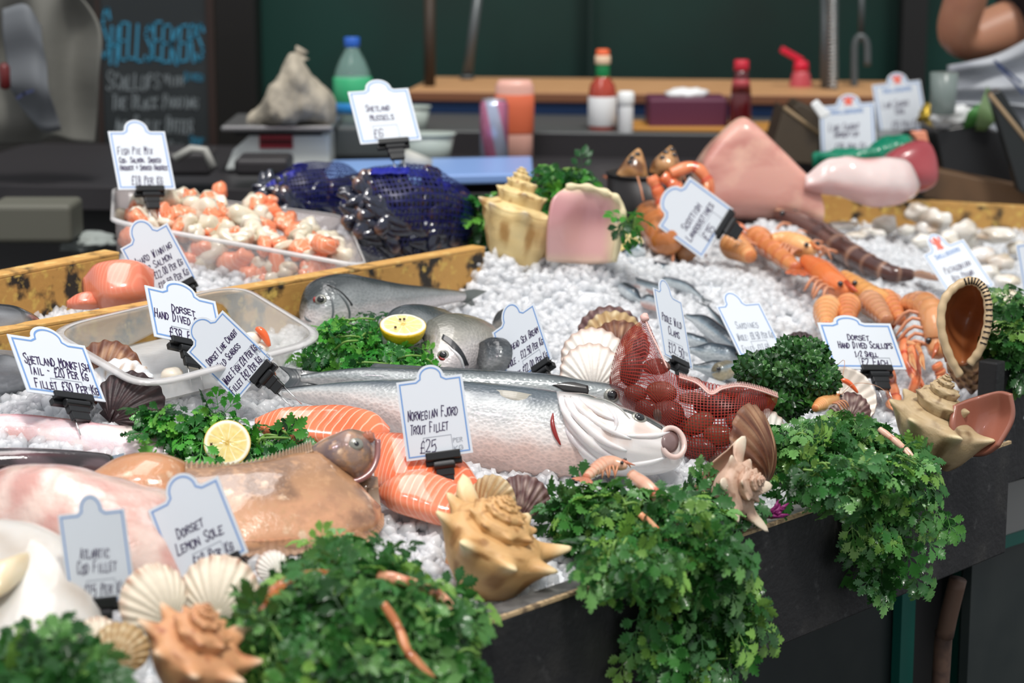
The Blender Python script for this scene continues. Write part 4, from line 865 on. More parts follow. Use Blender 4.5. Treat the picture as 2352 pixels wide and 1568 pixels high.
def pinkc(t, c, s, p): return mixc(mixc(hx('dcc4b8'), hx('c99a90'), sm(-.1, .4, noise.noise(p*30))), hx('b97f6c'), .6*sm(.15, .5, noise.noise(p*22+V((4, 0, 0)))))
fr = tplane((-20, 1290), (430, 1340), 20)
w1 = thing('skinned_fish', 'skinless pinkish white fish body lying behind the two front price tags', 'fish', S(200, 1260))
loft('body', fr, [(-60,1085,-60,1225,.012),(40,1092,40,1245,.028),(140,1098,150,1290,.036),(250,1110,260,1330,.036),(340,1125,350,1350,.030),(420,1150,430,1360,.016),(470,1180,470,1340,.005)], m_pinkwhite, w1, pinkc, m=60, lift=.6, disp=lambda t, c, s, p: .007*noise.noise(p*16)+.003*noise.noise(p*45))
def blk(t, c, s, p): return mixc(mixc(hx('2a2224'), hx('5a4a4e'), sm(.0, .5, noise.noise(p*40))), hx('7a1f26'), .9*sm(.08, 0, abs(c-.05))*sm(.6, .2, t))
fr = tplane((-10, 1105), (270, 1100), 30)
d1 = thing('dark_fish_tail', 'glossy blackish fish tail with frayed blue grey end at the left edge', 'fish', S(130, 1095))
loft('body', fr, [(-60,1036,-60,1096,.014),(60,1037,60,1097,.016),(160,1040,160,1096,.014),(240,1045,240,1093,.010),(262,1050,264,1090,.005)], M('glossy_black_skin', None, .13, coat=.9, bump=[('noise', 60, .6, .003, (.5, 1, 1))]), d1, blk, m=50, lift=.5)
patch('tail_fin', fr, [[(250,1048,.008),(252,1070,.01),(252,1092,.006)],[(285,1040,.004),(282,1068,.006),(265,1096,.002)]], m_fin, d1, col=lambda a, b: mixc(hx('4a5a6c'), hx('9fb0bc'), .5+.5*math.sin(a*60)), th=.001)
fr = tplane((-10, 1030), (420, 1075), 20, -.013)
mk1 = thing('monkfish_tail', 'pink streaked monkfish tail half sunk in ice at the left edge', 'fish', S(250, 1040))
loft('body', fr, [(-60,955,-60,1010,.010),(60,958,60,1015,.012),(160,970,170,1035,.014),(250,985,260,1052,.016),(330,992,340,1062,.016),(390,1012,400,1068,.012),(418,1035,418,1060,.005)], m_pinkwhite, mk1, lambda t, c, s, p: mixc(mixc(hx('e9d5d8'), hx('d6828c'), sm(.1, .8, c)*sm(.85, .35, t)), hx('b8485a'), .8*sm(.5, .9, c+.5*noise.noise(p*20))*sm(.7, .5, t)), m=60, lift=.15)
fr = tplane((-20, 1470), (240, 1500), 18)
cf = thing('cod_fillet', 'thick white cod fillet with cream coloured ridge in the bottom left', 'fish fillet', S(80, 1440))
loft('flesh', fr, [(-90,1200,-90,1500,.016),(0,1203,0,1530,.020),(80,1212,95,1540,.022),(150,1250,165,1540,.020),(205,1310,215,1530,.014),(240,1390,245,1500,.005)], M('white_flesh', None, .28, sss=.4, sssr=(.01, .007, .005), coat=.4, bump=[('noise', 90, .4, .002), ('noise', 20, .3, .003)]), cf, lambda t, c, s, p: mixc(hx('cac7c0'), hx('b5aca0'), sm(0, .5, noise.noise(p*30))), m=50, lift=.5, e=.75, disp=lambda t, c, s, p: .003*noise.noise(p*22))
loft('belly_ridge', fr, [(-60,1300,-60,1390,.008),(0,1292,5,1365,.010),(50,1275,55,1325,.008),(95,1268,97,1285,.003)], m_flesh, cf, lambda t, c, s, p: mixc(hx('e6d9ba'), hx('d4c09a'), .5+.5*noise.noise(p*40)), m=30, lift=4.2)
# silver heads at the far left
m_steel_skin = M('dark_silver_skin', None, .2, coat=.7, metal=.2, bump=[('noise', 50, .5, .003, (.6, 1, 1))])
for lab, fr, st, ey in (('upper dark silver fish head at the left edge beside the yellow rail', tplane((-20, 830), (100, 800), 45), [(-60,705,-60,800,.03),(0,712,0,805,.034),(40,722,40,800,.028),(75,735,78,780,.016),(94,752,95,768,.005)], None),
                    ('lower dark fish head with closed mouth below the upper one at the left edge', tplane((-20, 905), (110, 890), 45), [(-60,825,-60,900,.03),(0,822,0,905,.03),(50,838,50,900,.024),(90,865,90,895,.014),(105,880,105,890,.005)], (8, 848, 9))):
    r_ = thing('silver_fish', lab, 'fish', S(st[1][2]+10, st[1][3])); loft('head', fr, st, m_steel_skin, r_, lambda t, c, s, p: mixc(mixc(hx('8d9093'), hx('35373a'), sm(-.2, .5, c+.5*noise.noise(p*30))), hx('3a2a28'), sm(.1, 0, abs(c+.2-t*.3))*.8), m=40, lift=.3)
patch('jaw_plate', fr, [[(-30,800,.03),(40,806,.032),(88,812,.02)],[(-30,822,.03),(40,826,.032),(80,826,.02)]], m_steel_skin, r_, col=lambda a, b: hx('7a7570'), th=.002)
# ---- trout and salmon fillets ----
m_salmon = M('salmon_flesh', None, .22, coat=.7, sss=.25, sssr=(.012, .004, .002), mix=[('wave', 58, hx('f7b79a'), .88, 1.0, (1, 1, 1, .3, .2, .7))], bump=[('wave', 58, .15, .001, (1, 1, 1, .3, .2, .7)), ('noise', 150, .2, .001)])
m_salmon_p = M('salmon_flesh_pink', None, .25, coat=.6, sss=.25, sssr=(.012, .004, .002), mix=[('wave', 75, hx('dd8c70'), .6, 1.1, (1, 1, 1, 0, .4, .5))], bump=[('noise', 150, .2, .001)])
def fillet(label, fr, st, name='salmon_fillet', a='e8683a', b='ee8054', mat=None, skin=True, lift=1.0, e=.6, cat='fish fillet'):
    r_ = thing(name, label, cat, S(st[len(st)//2][2], st[len(st)//2][3])); mt = mat or m_salmon
    loft('flesh', fr, st, mt, r_, lambda t, c, s, p: mixc(mixc(hx(a), hx(b), .5+.8*noise.noise(p*30)), hx('f0a27e'), .4*sm(-.5, -.9, c)), m=44, n=32, lift=lift, e=e, disp=lambda t, c, s, p: .0012*noise.noise(p*50))
    return r_
fillet('long orange trout fillet at the back, behind the flatfish head', tplane((600, 1012), (880, 1022), 26), [(585,965,585,985,.005),(640,947,650,1010,.011),(720,940,735,1022,.013),(800,942,815,1022,.013),(860,960,865,1016,.012),(894,986,894,1006,.006)])
fillet('broad curved orange trout fillet under the fjord trout price tag', tplane((860, 1130), (1100, 1170), 26), [(850,1005,862,1118,.008),(890,1003,900,1130,.014),(950,1012,950,1138,.015),(1020,1040,1010,1148,.015),(1070,1072,1055,1160,.013),(1110,1125,1095,1172,.007)])
fillet('lowest orange trout fillet, nearest the big front conch', tplane((870, 1165), (1110, 1205), 26), [(868,1128,872,1150,.006),(905,1105,905,1168,.013),(960,1092,960,1188,.015),(1015,1105,1010,1200,.015),(1065,1132,1058,1203,.013),(1112,1168,1102,1192,.006)], a='ea7048', b='f08c66')
for i, (lab, b0, b1, st) in enumerate((('rounded pink salmon piece on top of the pile behind the rail', (190, 700), (340, 700), [(188,645,195,690,.010),(215,622,225,700,.022),(260,615,262,708,.026),(310,617,310,706,.026),(350,630,350,696,.016)]),
                ('thin pink salmon piece at the left foot of the pile', (150, 712), (235, 708), [(152,695,155,704,.004),(175,680,180,708,.009),(205,676,212,708,.010),(238,690,238,704,.005)]),
                ('flat pink salmon piece at the right foot of the pile', (260, 710), (400, 700), [(265,692,268,703,.004),(300,682,300,704,.008),(350,678,350,700,.008),(395,682,395,694,.004)]))):
    fillet(lab, tplane(b0, b1, 34, .015), st, 'salmon_piece', 'cf6a50', 'dd8264', m_salmon_p)
# swordfish, white fish slab, tuna
m_sword = M('swordfish_flesh', None, .35, sss=.35, sssr=(.015, .005, .003), coat=.25, mix=[('noise', 6, hx('ae6a62'), .45, .68, (1, 1, 3)), ('noise', 18, hx('e6c0aa'), .5, .75)], bump=[('noise', 60, .15, .002)])
fr = tplane((1620, 520), (1880, 545), 70)
r_ = thing('swordfish_loin', 'big standing wedge of pale pink swordfish loin behind the orange shellfish', 'fish fillet', S(1750, 520))
loft('flesh', fr, [(1596,400,1600,480,.07),(1603,368,1622,505,.10),(1640,318,1660,510,.105),(1682,284,1700,513,.105),(1712,294,1735,515,.105),(1765,345,1785,518,.10),(1815,392,1830,520,.09),(1858,432,1862,522,.075),(1880,478,1878,515,.05)], m_sword, r_, lambda t, c, s, p: mixc(mixc(hx('c99488'), hx('dba898'), .5+noise.noise(p*12)), hx('e6bfa4'), sm(.75, .97, c)), m=60, n=48, e=.38, lift=-.9, disp=lambda t, c, s, p: .002*noise.noise(p*18))
fr = tplane((1850, 470), (2110, 480), 45, .05)
r_ = thing('white_fish_slab', 'pale glossy slab of white fish hanging over the yellow rail', 'fish fillet', S(1980, 470, .02))
loft('flesh', fr, [(1848,402,1848,430,.008),(1880,385,1885,440,.02),(1920,378,1930,452,.028),(1980,380,1985,468,.034),(2030,378,2030,472,.034),(2075,385,2075,468,.026),(2108,425,2106,445,.008)], M('glossy_white_flesh', None, .18, coat=.7, sss=.4, sssr=(.012, .005, .004), bump=[('noise', 60, .3, .003)]), r_, lambda t, c, s, p: mixc(mixc(hx('dccac6'), hx('cf9a94'), sm(-.1, .4, noise.noise(p*16))), hx('d99a94'), .6*sm(-.3, -.9, c)), m=60, n=36, e=.7, lift=.3, disp=lambda t, c, s, p: .009*noise.noise(p*14)+.003*noise.noise(p*40))
fr = tplane((1990, 450), (2140, 450), 60, .04)
r_ = thing('tuna_loin', 'deep red tuna loin behind the white fish slab', 'fish fillet', S(2090, 430, .02))
loft('flesh', fr, [(2010,385,2010,405,.01),(2040,352,2045,420,.03),(2075,332,2080,435,.04),(2110,330,2112,440,.04),(2130,370,2132,435,.03),(2140,400,2140,425,.01)], M('tuna_flesh', None, .3, coat=.3, sss=.2, sssr=(.01, .003, .002)), r_, lambda t, c, s, p: mixc(hx('8e3038'), hx('b4585c'), .5+.8*noise.noise(p*15)), e=.7, lift=.0)
# ---------------- scallop shells ----------------
sc = scallop
sc('dark brown scallop shell standing at the back of three behind the monkfish tag', 238, 928, 152, 6, 26, -10, 'brown', seed=2)
sc('translucent white scallop shell between a brown and a black one behind the monkfish tag', 252, 948, 136, -24, 30, 0, 'trans', seed=3)
sc('black scallop shell nearest the monkfish tag, rim pale', 256, 972, 140, -40, 32, 0, 'dark', seed=4)
sc('dark rimmed scallop shell at the very back of the fan by the red net', 1402, 815, 124, 0, 35, 0, 'purple', .0, seed=5)
sc('tan banded scallop shell second from the back of the fan', 1408, 822, 118, -4, 34, 0, 'tan', .004, seed=6, bandfr=2.2)
sc('chestnut brown scallop shell third from the back of the fan', 1418, 842, 114, -8, 30, 0, 'brown', .008, seed=7)
sc('white scallop shell with mauve rim, nearly at the front of the fan', 1366, 872, 124, 3, 26, 0, 'white', .008, seed=8)
sc('pure white scallop shell holding its pale meat, front of the fan', 1362, 905, 120, 4, 24, 0, 'white', .014, seed=9)
sc('dark brown scallop shell half hidden behind the curly parsley', 1838, 832, 72, 0, 20, 0, 'dark', seed=10)
sc('open scallop shell with brown edge and orange roe below the wide scallop tag', 1912, 945, 122, -48, 30, 10, 'brown', .0, seed=11, flip=True, inner='e9dfd2')
sc('small ribbed dark half shell in front of the open scallop', 1945, 975, 80, -15, 30, 0, 'purple', .0, seed=12)
sc('tan ribbed scallop shell standing behind the big front conch, leaning right', 1118, 1195, 108, -12, 12, -35, 'tan', seed=13, bandfr=1.2)
sc('purple brown ribbed scallop shell right of the tan one behind the front conch', 1192, 1195, 106, -10, 16, 0, 'purple', .002, seed=14, inner='c9a59a')
sc('tall brown scallop shell on edge between the red net and the hanging parsley', 1742, 1122, 200, 8, 10, 62, 'brown', .0, seed=15, bandfr=1.5)
sc('white scallop shell with brown flecks peeping out right of the red net', 1745, 1035, 100, -20, 18, 20, 'white', .004, seed=16)
sc('pale narrow scallop shell on edge, left of the rust rimmed one at the front', 385, 1435, 150, 22, 16, 40, 'cream', .02, seed=17)
sc('white scallop shell with rust flecked rim at the front left', 495, 1425, 152, -8, 18, 0, 'cream', .02, seed=18)
sc('small white shell fragment at the left end of the front parsley', 640, 1325, 66, 25, 20, 20, 'white', .0, seed=19)
sc('small striped scallop shell at the far right edge behind the triton', 2300, 735, 80, -35, 25, 0, 'cream', .0, seed=21)
sc('rough tan shell fragment lying left of the bottom left conch', 255, 1530, 110, -30, 35, 10, 'tan', .02, seed=22, bandfr=4)
sc('small yellowish shell standing behind the bottom left parsley', 215, 1505, 90, -25, 15, 30, 'cream', .02, seed=23)
# ---------------- conchs ----------------
YEL = ('c9b183', 'b7975f', '8a6a40'); GRY = ('c2ab88', 'a8916a', '7d6548'); PNK = ('cfb09c', 'c09a80', 'a07a64'); OCH = ('cf9d70', 'c98a5e', 'a86a48')
def cv(px, py, h=0, toward=0): return S(px, py, h)+V((0, -toward, 0))
px2m = lambda px, D: px*D/FPX
def ap(dx, dy, dz): return RT*dx+UPV*dy-FW*dz        # picture right, picture up, towards the viewer
conch('tall yellow conch standing upright on the ice mound beside a pink opening', at(1185, 495, 2.92), px2m(100, 2.92), ap(.14, 1, .12), 40, 7, .42, 1.5, 2.0, ('e0cc98', 'd2b478', 'a8834e'), 'e0b8a0', ridge=.03, sw=.8, cq=.30, turns=6, grow=1.6)
fr = dplane(1345, 610, 2.88, 8)
lip = patch('lip', fr, [[(1258,600,.0),(1262,520,.022),(1272,455,.016),(1300,430,.0)],[(1290,603,-.01),(1292,520,.012),(1308,465,.008),(1330,428,.0)],[(1330,606,-.02),(1338,520,-.012),(1352,470,-.004),(1362,432,.002)],[(1378,606,-.012),(1385,520,-.010),(1394,480,-.002),(1396,444,.004)],[(1410,600,.004),(1420,530,.006),(1430,482,.010),(1414,452,.010)]], [M('lip_pink', None, .3, coat=.4), m_matte], None, nu=30, nv=30, th=.007, col=lambda a, b: mixc(mixc(hx('c08a8c'), hx('dcaaa6'), .5+.5*math.sin(a*9)), hx('e0d2ac'), max(sm(.72, 1, b), sm(.8, 1, a), sm(.12, 0, a)*.5)))
lr = thing('conch_shell', 'broad pink throated shell opening facing forward beside the upright yellow conch', 'seashell', S(1340, 612)); lip.parent = lr; lip.location = V(lip.location)-V(lr.location)
MB().tube([fr[0](x, y, o) for x, y, o in smooth_path([(1300,430,.001),(1332,428,.001),(1364,433,.003),(1396,444,.005),(1414,453,.011),(1430,482,.011),(1424,530,.008),(1410,602,.005)], 60)], [.0042+.0014*math.sin(i*.6) for i in range(60)], 8).build('rim', M('cream_rim', hx('dccfa8'), .5, bump=[('noise', 90, .4, .002)]), lr)
c2 = conch('biggest golden conch at front centre with long blunt spikes', at(1122, 1245, 1.93), px2m(158, 1.93), ap(.38, .85, .35), 75, 8, .62, 1.05, 1.2, ('d8b07a', 'c4935a', '9c7040'), 'e0a478', sw=.4, end=.0, turns=6, tipcol='ead3a6', grow=1.62)
c3 = conch('blurred orange conch at the bottom edge, spire pointing up', at(440, 1490, 1.62), px2m(135, 1.62), ap(.35, .85, .4), 20, 8, .55, 1.25, 1.2, OCH, 'a86a50', sw=.5, turns=6, tipcol='dfc0a0')
c4 = conch('small pinkish spiky conch lying behind the front board, top facing right', at(1685, 1118, 2.08), px2m(88, 2.08), ap(.75, .25, .62), 10, 6, .95, 1.3, 1.1, PNK, 'd9a893', sw=.4, turns=6, tipcol='e3d0b8')
c5 = conch('dusty tan conch at the right corner with knobbed grey spire', at(2145, 962, 2.35), px2m(112, 2.35), ap(.22, .92, .3), 300, 7, .42, 1.3, .95, GRY, 'b0705c', sw=.5, turns=6, tipcol='d9c8a0')
fr = dplane(2230, 1045, 2.34, 10)
patch('lip', fr, [[(2195,930,.02),(2190,980,.03),(2195,1040,.02)],[(2240,915,-.005),(2235,975,-.01),(2225,1045,.0)],[(2290,900,.0),(2290,960,-.005),(2260,1040,.01)],[(2318,905,.015),(2322,960,.015),(2290,1020,.02)]], [M('lip_rose', hx('9c6250'), .35, coat=.3), m_matte], c5, nu=26, nv=26, th=.005)
# triton shell
tr_ = thing('triton_shell', 'big open triton shell with toothed lip and brown beaded side at the right', 'seashell', S(2220, 900))
fr = dplane(2220, 860, 2.55, 12)
loft('beaded_body', fr, [(2172,800,2176,850,.008),(2190,810,2195,880,.022),(2222,800,2228,899,.034),(2258,735,2264,897,.04),(2292,745,2298,872,.032),(2320,785,2322,820,.010)], m_matte, tr_, lambda t, c, s, p: mixc(mixc(hx('b08a64'), hx('5f3f2a'), sm(-.1, .35, math.sin(t*42)*math.sin(c*14)+.4*noise.noise(p*60))), hx('d8c6a8'), sm(-.1, .6, c)*.8), m=80, n=60, disp=lambda t, c, s, p: .0035*math.sin(t*42)*math.sin(c*14), lift=-.45)
patch('opening', fr, [[(2166,700,.05),(2162,760,.05),(2178,830,.045)],[(2190,665,.045),(2190,740,.0),(2195,835,.03)],[(2225,650,.04),(2225,730,-.01),(2215,835,.025)],[(2255,660,.045),(2255,720,.01),(2235,815,.04)],[(2268,690,.055),(2268,740,.05),(2250,800,.055)]], [M('opening_amber', hx('a5643a'), .25, coat=.5, mix=[('noise', 14, hx('7a4a2c'), .45, .7)]), m_matte], tr_, nu=30, nv=30, th=.004)
P_ = [fr[0](x, y, o) for x, y, o in smooth_path([(2205,862,.05),(2182,820,.055),(2163,760,.058),(2165,700,.058),(2190,662,.055),(2225,645,.052),(2252,655,.056),(2268,690,.062),(2268,745,.064),(2252,800,.062),(2228,835,.055)], 90)]
MB().tube(P_, [.0050+.0004*math.sin(i*1.3) for i in range(90)], 10).build('lip_rim', M('tooth_lip', hx('c9b08a'), .4, bump=[('noise', 60, .4, .002)]), tr_)
mb = MB()
for i in range(42, 80, 2): a = P_[i]; d = (P_[min(i+1, 89)]-P_[i-1]).normalized(); s_ = d.cross(fr[1]).normalized(); mb.tube([a+fr[1]*.0048-s_*.004, a+fr[1]*.0048+s_*.004], .0010, 5)
mb.build('tooth_marks', M('tooth_black', hx('241a16'), .4), tr_)
# ---------------- lemons ----------------
def lemon(label, c, nrm, R, cloves=(), tint=1):
    n = V(nrm).normalized(); a = n.orthogonal().normalized(); b = n.cross(a); v = [c]; cols = [hx('e6cf7a')]; nr, na = 16, 120; root = thing('lemon_half', label, 'lemon', c-Z*R*.8)
    for i in range(1, nr+1):
        for k in range(na):
            s = i/nr; th = 2*PI*k/na; v.append(c+(a*math.cos(th)+b*math.sin(th))*R*s+n*(.02*R*noise.noise(V((s*5, math.cos(th)*4, math.sin(th)*4)))-(s > .97)*.04*R)); w_ = abs(math.sin(th*5+.3))
            col = mixc(hx('f3ecc4'), hx('e8cf72'), sm(.06, .3, w_)*(.75+.25*nz(v[-1], 300)))
            col = mixc(col, hx('f6f1da'), sm(.80, .86, s)); col = mixc(col, hx('e2bb2e'), sm(.95, 1, s)); col = mixc(hx('c9a23c'), col, sm(.08, .16, s)); cols.append(col)
    f = [(0, 1+k, 1+(k+1) % na) for k in range(na)]+[(1+i*na+k, 1+(i+1)*na+k, 1+(i+1)*na+(k+1) % na, 1+i*na+(k+1) % na) for i in range(nr-1) for k in range(na)]
    mk('cut_face', v, f, M_lem(), root, cols=cols)
    v, f = lathe(c-n*.001, [(R*math.cos(t)*1.005, -R*.95*math.sin(t)) for t in np.linspace(0, 1.5, 12)], 40, n); mk('rind', v, f, m_rind, root)
    for x, y in cloves:
        q = c+a*x*R+b*y*R+n*R*.03; mb = MB(); vv, ff = blob(q+n*R*.06, R*.05, (a, b, n), 0, 0, 1, 8); mb.add(vv, ff)
        for k in range(4): t = k*PI/2; mb.tube([q+n*R*.03, q+(a*math.cos(t)+b*math.sin(t))*R*.09+n*R*.06], [R*.025, R*.008], 5)
        mb.build('clove', m_clove, root)
    return root
_l = []
def M_lem():
    if not _l: _l.append(M('lemon_flesh', None, .22, coat=.5, sss=.3, sssr=(.01, .008, .003), bump=[('noise', 200, .4, .001)]))
    return _l[0]
m_rind = M('lemon_rind', hx('e3be22'), .35, bump=[('voronoi', 350, .3, .001)], coat=.2); m_clove = M('clove', hx('3a2014'), .5)
lemon('lemon half with star shaped core leaning on the parsley in front of the flatfish', S(523, 1062)+V((0, 0, .020)), ap(.10, .25, 1), px2m(56, 2.05), [(.5, -.45)])
lemon('lemon half lying face up on the parsley with cloves stuck in', S(925, 862)+V((0, .02, .055)), ap(.05, .93, .5), px2m(54, 2.43), [(.1, .3), (.25, .2), (-.55, -.1)])
lemon('pale lemon slice propped behind the reared sardine', S(1440, 620)+V((0, .02, .028)), ap(-.15, .2, 1), px2m(44, 2.8), [(.3, .3), (.5, -.3)])
# ---------------- parsley ----------------
def B(px, py, h, rx, ry, rz, n): D = (S(px, py, h)-CAM).dot(FW); k = D/FPX; return (S(px, py, h), (rx*k, ry, rz*k), n)
BR = [hx('2f7a2c'), hx('4a9a36'), hx('3a8a34'), hx('256424'), hx('6cb045'), hx('1f5226')]
parsley('bright parsley sprigs right of the lemon half, leaning on the orange trout', [B(620, 1010, .01, 85, .03, 30, 46)], S(620, 1050), 31, (.020, .031), pal=BR, stems=8, bright=1.1)
parsley('bright parsley sprigs left of the lemon half, in front of the price tags', [B(385, 990, .012, 60, .03, 45, 26), B(460, 1015, .01, 75, .03, 50, 36), B(420, 950, .03, 60, .02, 30, 16), B(500, 955, .03, 45, .02, 30, 16)], S(450, 1060), 11, (.020, .031), pal=BR, stems=0, bright=1.1)
parsley('round parsley nest with a lemon half on top, beside the sea bream', [B(850, 825, .012, 140, .05, 42, 170), B(790, 775, .03, 80, .04, 38, 70), B(940, 830, .015, 75, .04, 35, 60), B(1000, 790, .02, 25, .03, 25, 14), B(830, 740, .03, 60, .03, 22, 26)], S(860, 865), 12, (.015, .026), pal=BR, stems=30, bright=1.25)
def fpt(x, y, o=.02): return FP(x, y, o)
def hangp(*pts, o=.02): return [fpt(x, y, o+.004*(i % 2)) for i, (x, y) in enumerate(pts)]
parsley('parsley bunch draped over the middle of the front board with a claw on it', [B(1420, 1205, .02, 108, .045, 85, 210), B(1540, 1215, .02, 105, .045, 80, 160), (fpt(1420, 1285, .03), (.038, .02, .02), 40), (fpt(1560, 1290, .03), (.055, .02, .04), 110), (fpt(1640, 1370, .02), (.022, .012, .04), 60), B(1330, 1150, .025, 45, .03, 35, 34), B(1640, 1140, .03, 60, .03, 30, 40), (fpt(1610, 1450, .02), (.022, .012, .035), 34)], S(1500, 1300), 13, (.022, .034), stems=70, hang=[(hangp((1480,1290),(1500,1350),(1502,1420),(1490,1500)), 10, .010), (hangp((1580,1330),(1600,1420),(1620,1500),(1600,1600)), 22, .016), (hangp((1650,1300),(1690,1380),(1680,1450),(1640,1540)), 26, .014), (hangp((1560,1300),(1555,1400),(1570,1500),(1590,1580)), 22, .014), (hangp((1520,1350),(1525,1430),(1500,1490)), 8, .010)])
parsley('parsley bunch hanging over the right end of the front board', [B(1915, 1020, .025, 112, .045, 62, 180), B(2010, 1045, .02, 88, .045, 52, 130), (fpt(1920, 1095, .03), (.05, .02, .02), 60), (fpt(2040, 1095, .03), (.038, .02, .028), 66), (fpt(2010, 1160, .02), (.03, .012, .022), 30), B(1830, 1040, .02, 38, .03, 70, 44)], S(1960, 1150), 14, (.022, .034), stems=60, hang=[(hangp((2010,1130),(2020,1210),(2030,1260),(2025,1325)), 26, .010), (hangp((1975,1130),(1990,1200),(2000,1240)), 12, .010), (hangp((2100,1100),(2120,1150),(2145,1190)), 10, .010), (hangp((2060,1140),(2070,1190),(2050,1240)), 12, .010)])
parsley('large blurred parsley bunch at the bottom with prawn and claws lying on it', [B(760, 1420, .03, 200, .06, 120, 330), B(930, 1430, .03, 130, .05, 120, 220), B(800, 1300, .03, 120, .05, 55, 110), (fpt(960, 1540, .03), (.05, .02, .035), 90), (fpt(780, 1600, .04), (.08, .03, .05), 120), B(630, 1480, .03, 80, .05, 100, 110), B(1020, 1400, .02, 60, .03, 50, 60)], S(800, 1500), 15, (.020, .031), stems=60, bright=.95)
parsley('blurred parsley clump cut off by the bottom left corner', [B(100, 1540, .035, 150, .05, 55, 150), B(90, 1490, .04, 60, .03, 45, 30), B(200, 1560, .04, 60, .03, 40, 50)], S(100, 1600), 16, (.022, .034), stems=14, bright=.9)
parsley('dark parsley hanging over the side tray at the right edge', [(FP(2330, 720, -.10), (.03, .03, .03), 70), (FP(2335, 780, -.05), (.022, .02, .025), 45), (FP(2352, 840, -.04), (.02, .015, .02), 30)], FP(2335, 800, -.08), 17, (.022, .032), stems=10, bright=.8)
parsley('parsley tuft sprouting behind the upright yellow conch', [(at(1265, 440, 3.0), (.06, .03, .022), 60), (at(1110, 500, 3.0), (.025, .03, .035), 45), (at(1320, 400, 3.02), (.03, .02, .012), 20)], S(1230, 560), 18, (.024, .036), stems=14, pal=BR)
parsley('small parsley sprig behind the pale lemon slice', [(at(1445, 510, 2.85), (.012, .01, .018), 12)], S(1445, 560), 19, (.02, .028), stems=3, pal=BR)
# curly parsley: many tight frills
r = random.Random(3); vs_, fs_, cs_ = [], [], []; b = 0; c0 = S(1812, 930, .035); D0 = (c0-CAM).dot(FW); kk = D0/FPX
for blx, bly, brx, brz, cnt in ((1812, 860, 85, 60, 420), (1740, 850, 50, 35, 120), (1850, 820, 55, 40, 140), (1880, 870, 45, 45, 130), (1800, 915, 75, 35, 160), (1815, 800, 30, 25, 50)):
    cc = at(blx, bly, D0)
    for _ in range(cnt):
        d = V((r.gauss(0, 1), r.gauss(-.5, .8), r.gauss(.2, .9))).normalized(); q = cc+V((d.x*brx*kk, d.y*.035, d.z*brz*kk))*r.uniform(.6, 1.02); a = d.orthogonal().normalized(); e = d.cross(a); R_ = r.uniform(.0055, .0095); nk = 15; ph = r.uniform(0, 6)
        v = [q]; 
        for ring, rr_ in ((1, .55), (2, 1.0)):
            for k in range(nk): t = 2*PI*k/nk; v.append(q+(a*math.cos(t)+e*math.sin(t))*R_*rr_+d*R_*(.25+.45*math.sin(t*5+ph)*rr_))
        f = [(0, 1+k, 1+(k+1) % nk) for k in range(nk)]+[(1+k, 1+nk+k, 1+nk+(k+1) % nk, 1+(k+1) % nk) for k in range(nk)]
        vs_ += [tuple(x) for x in v]; fs_ += [tuple(i+b for i in g) for g in f]; b += len(v); cl = np.array(GREENS[r.randrange(4)])*r.uniform(.5, .95); cs_ += [tuple(cl)]*len(v)
cp = thing('curly_parsley', 'dense dark green curly parsley mound between the red net and scallop tag', 'herb', S(1812, 935)); mk('frills', vs_, fs_, m_parsley, cp, cols=cs_)
mb = MB()
for k in range(12): d = V((r.gauss(0, 1), -.3, r.gauss(.2, .5))); mb.tube([c0-Z*.02, c0+V((d.x*.02, d.y*.02, .012))], .0011, 5)
mb.build('stems', m_stem, cp)
# purple seaweed
sw = thing('purple_seaweed', 'magenta tuft of seaweed beside the small spiky conch at the board', 'seaweed', S(1785, 1195)); mb = MB()
for k in range(26):
    a = r.uniform(-.3, 2.2); L = r.uniform(15, 42); x0, y0 = 1768+r.uniform(-10, 12), 1185+r.uniform(-14, 6); p0 = S(1775, 1195, .004)
    P_ = [at(x0, y0, 2.12), at(x0+L*.5*math.cos(a)+2, y0-L*.4*math.sin(a)*.9, 2.11), at(x0+L*math.cos(a), y0-L*math.sin(a)*.8, 2.115)]; mb.tube(smooth_path(P_, 7), [.0016]*5+[.0012, .0005], 6)
mb.build('fronds', M('magenta_seaweed', hx('8c2a6e'), .35, transl=.2), sw)
# ---------------- net bags ----------------
m_rednet = net_material('red_net', hx('a82a1c'), 88, .24, .0)
cst = [(1402,868,1405,905,.008),(1418,800,1432,935,.024),(1442,765,1470,975,.03),(1466,745,1500,1000,.03),(1484,735,1515,1020,.030),(1505,775,1535,1035,.032),(1535,850,1560,1050,.036),(1580,870,1590,1066,.042),(1640,882,1640,1070,.042),(1700,884,1690,1060,.038),(1740,894,1730,1020,.03),(1768,903,1762,965,.018),(1786,908,1784,925,.004)]
fr = tplane((1440, 985), (1740, 1045), 58)
nb = thing('clam_net_bag', 'red net bag of clams with a white stitched seam between sea bass and curly parsley', 'net bag', S(1600, 1060))
loft('net', fr, cst, m_rednet, nb, m=80, n=48, lift=.35, ph0=-PI/2, uv=True, disp=lambda t, c, s, p: .004*noise.noise(p*28))
seam = [(1482,735,.03),(1497,770,.034),(1512,800,.036),(1533,845,.036)]
m_seam = M('white_seam', hx('e3b8ae'), .5)
MB().tube([fr[0](*q) for q in smooth_path(seam, 20)], .0011, 6).build('seam', m_seam, nb)
sp_ = smooth_path([(1560,866,.046),(1600,880,.05),(1632,905,.052),(1660,893,.05),(1700,887,.046),(1745,897,.036),(1787,912,.012)], 70); mb = MB(); W_ = [fr[0](*q) for q in sp_]; mb.tube(W_, .0011, 6)
W2 = [fr[0](q[0]+1, q[1]-11, q[2]-.004) for q in sp_]
for i in range(0, 69): mb.tube([W_[i], W2[i], W_[i+1]], .0005, 4)
mb.build('stitched_seam', m_seam, nb)
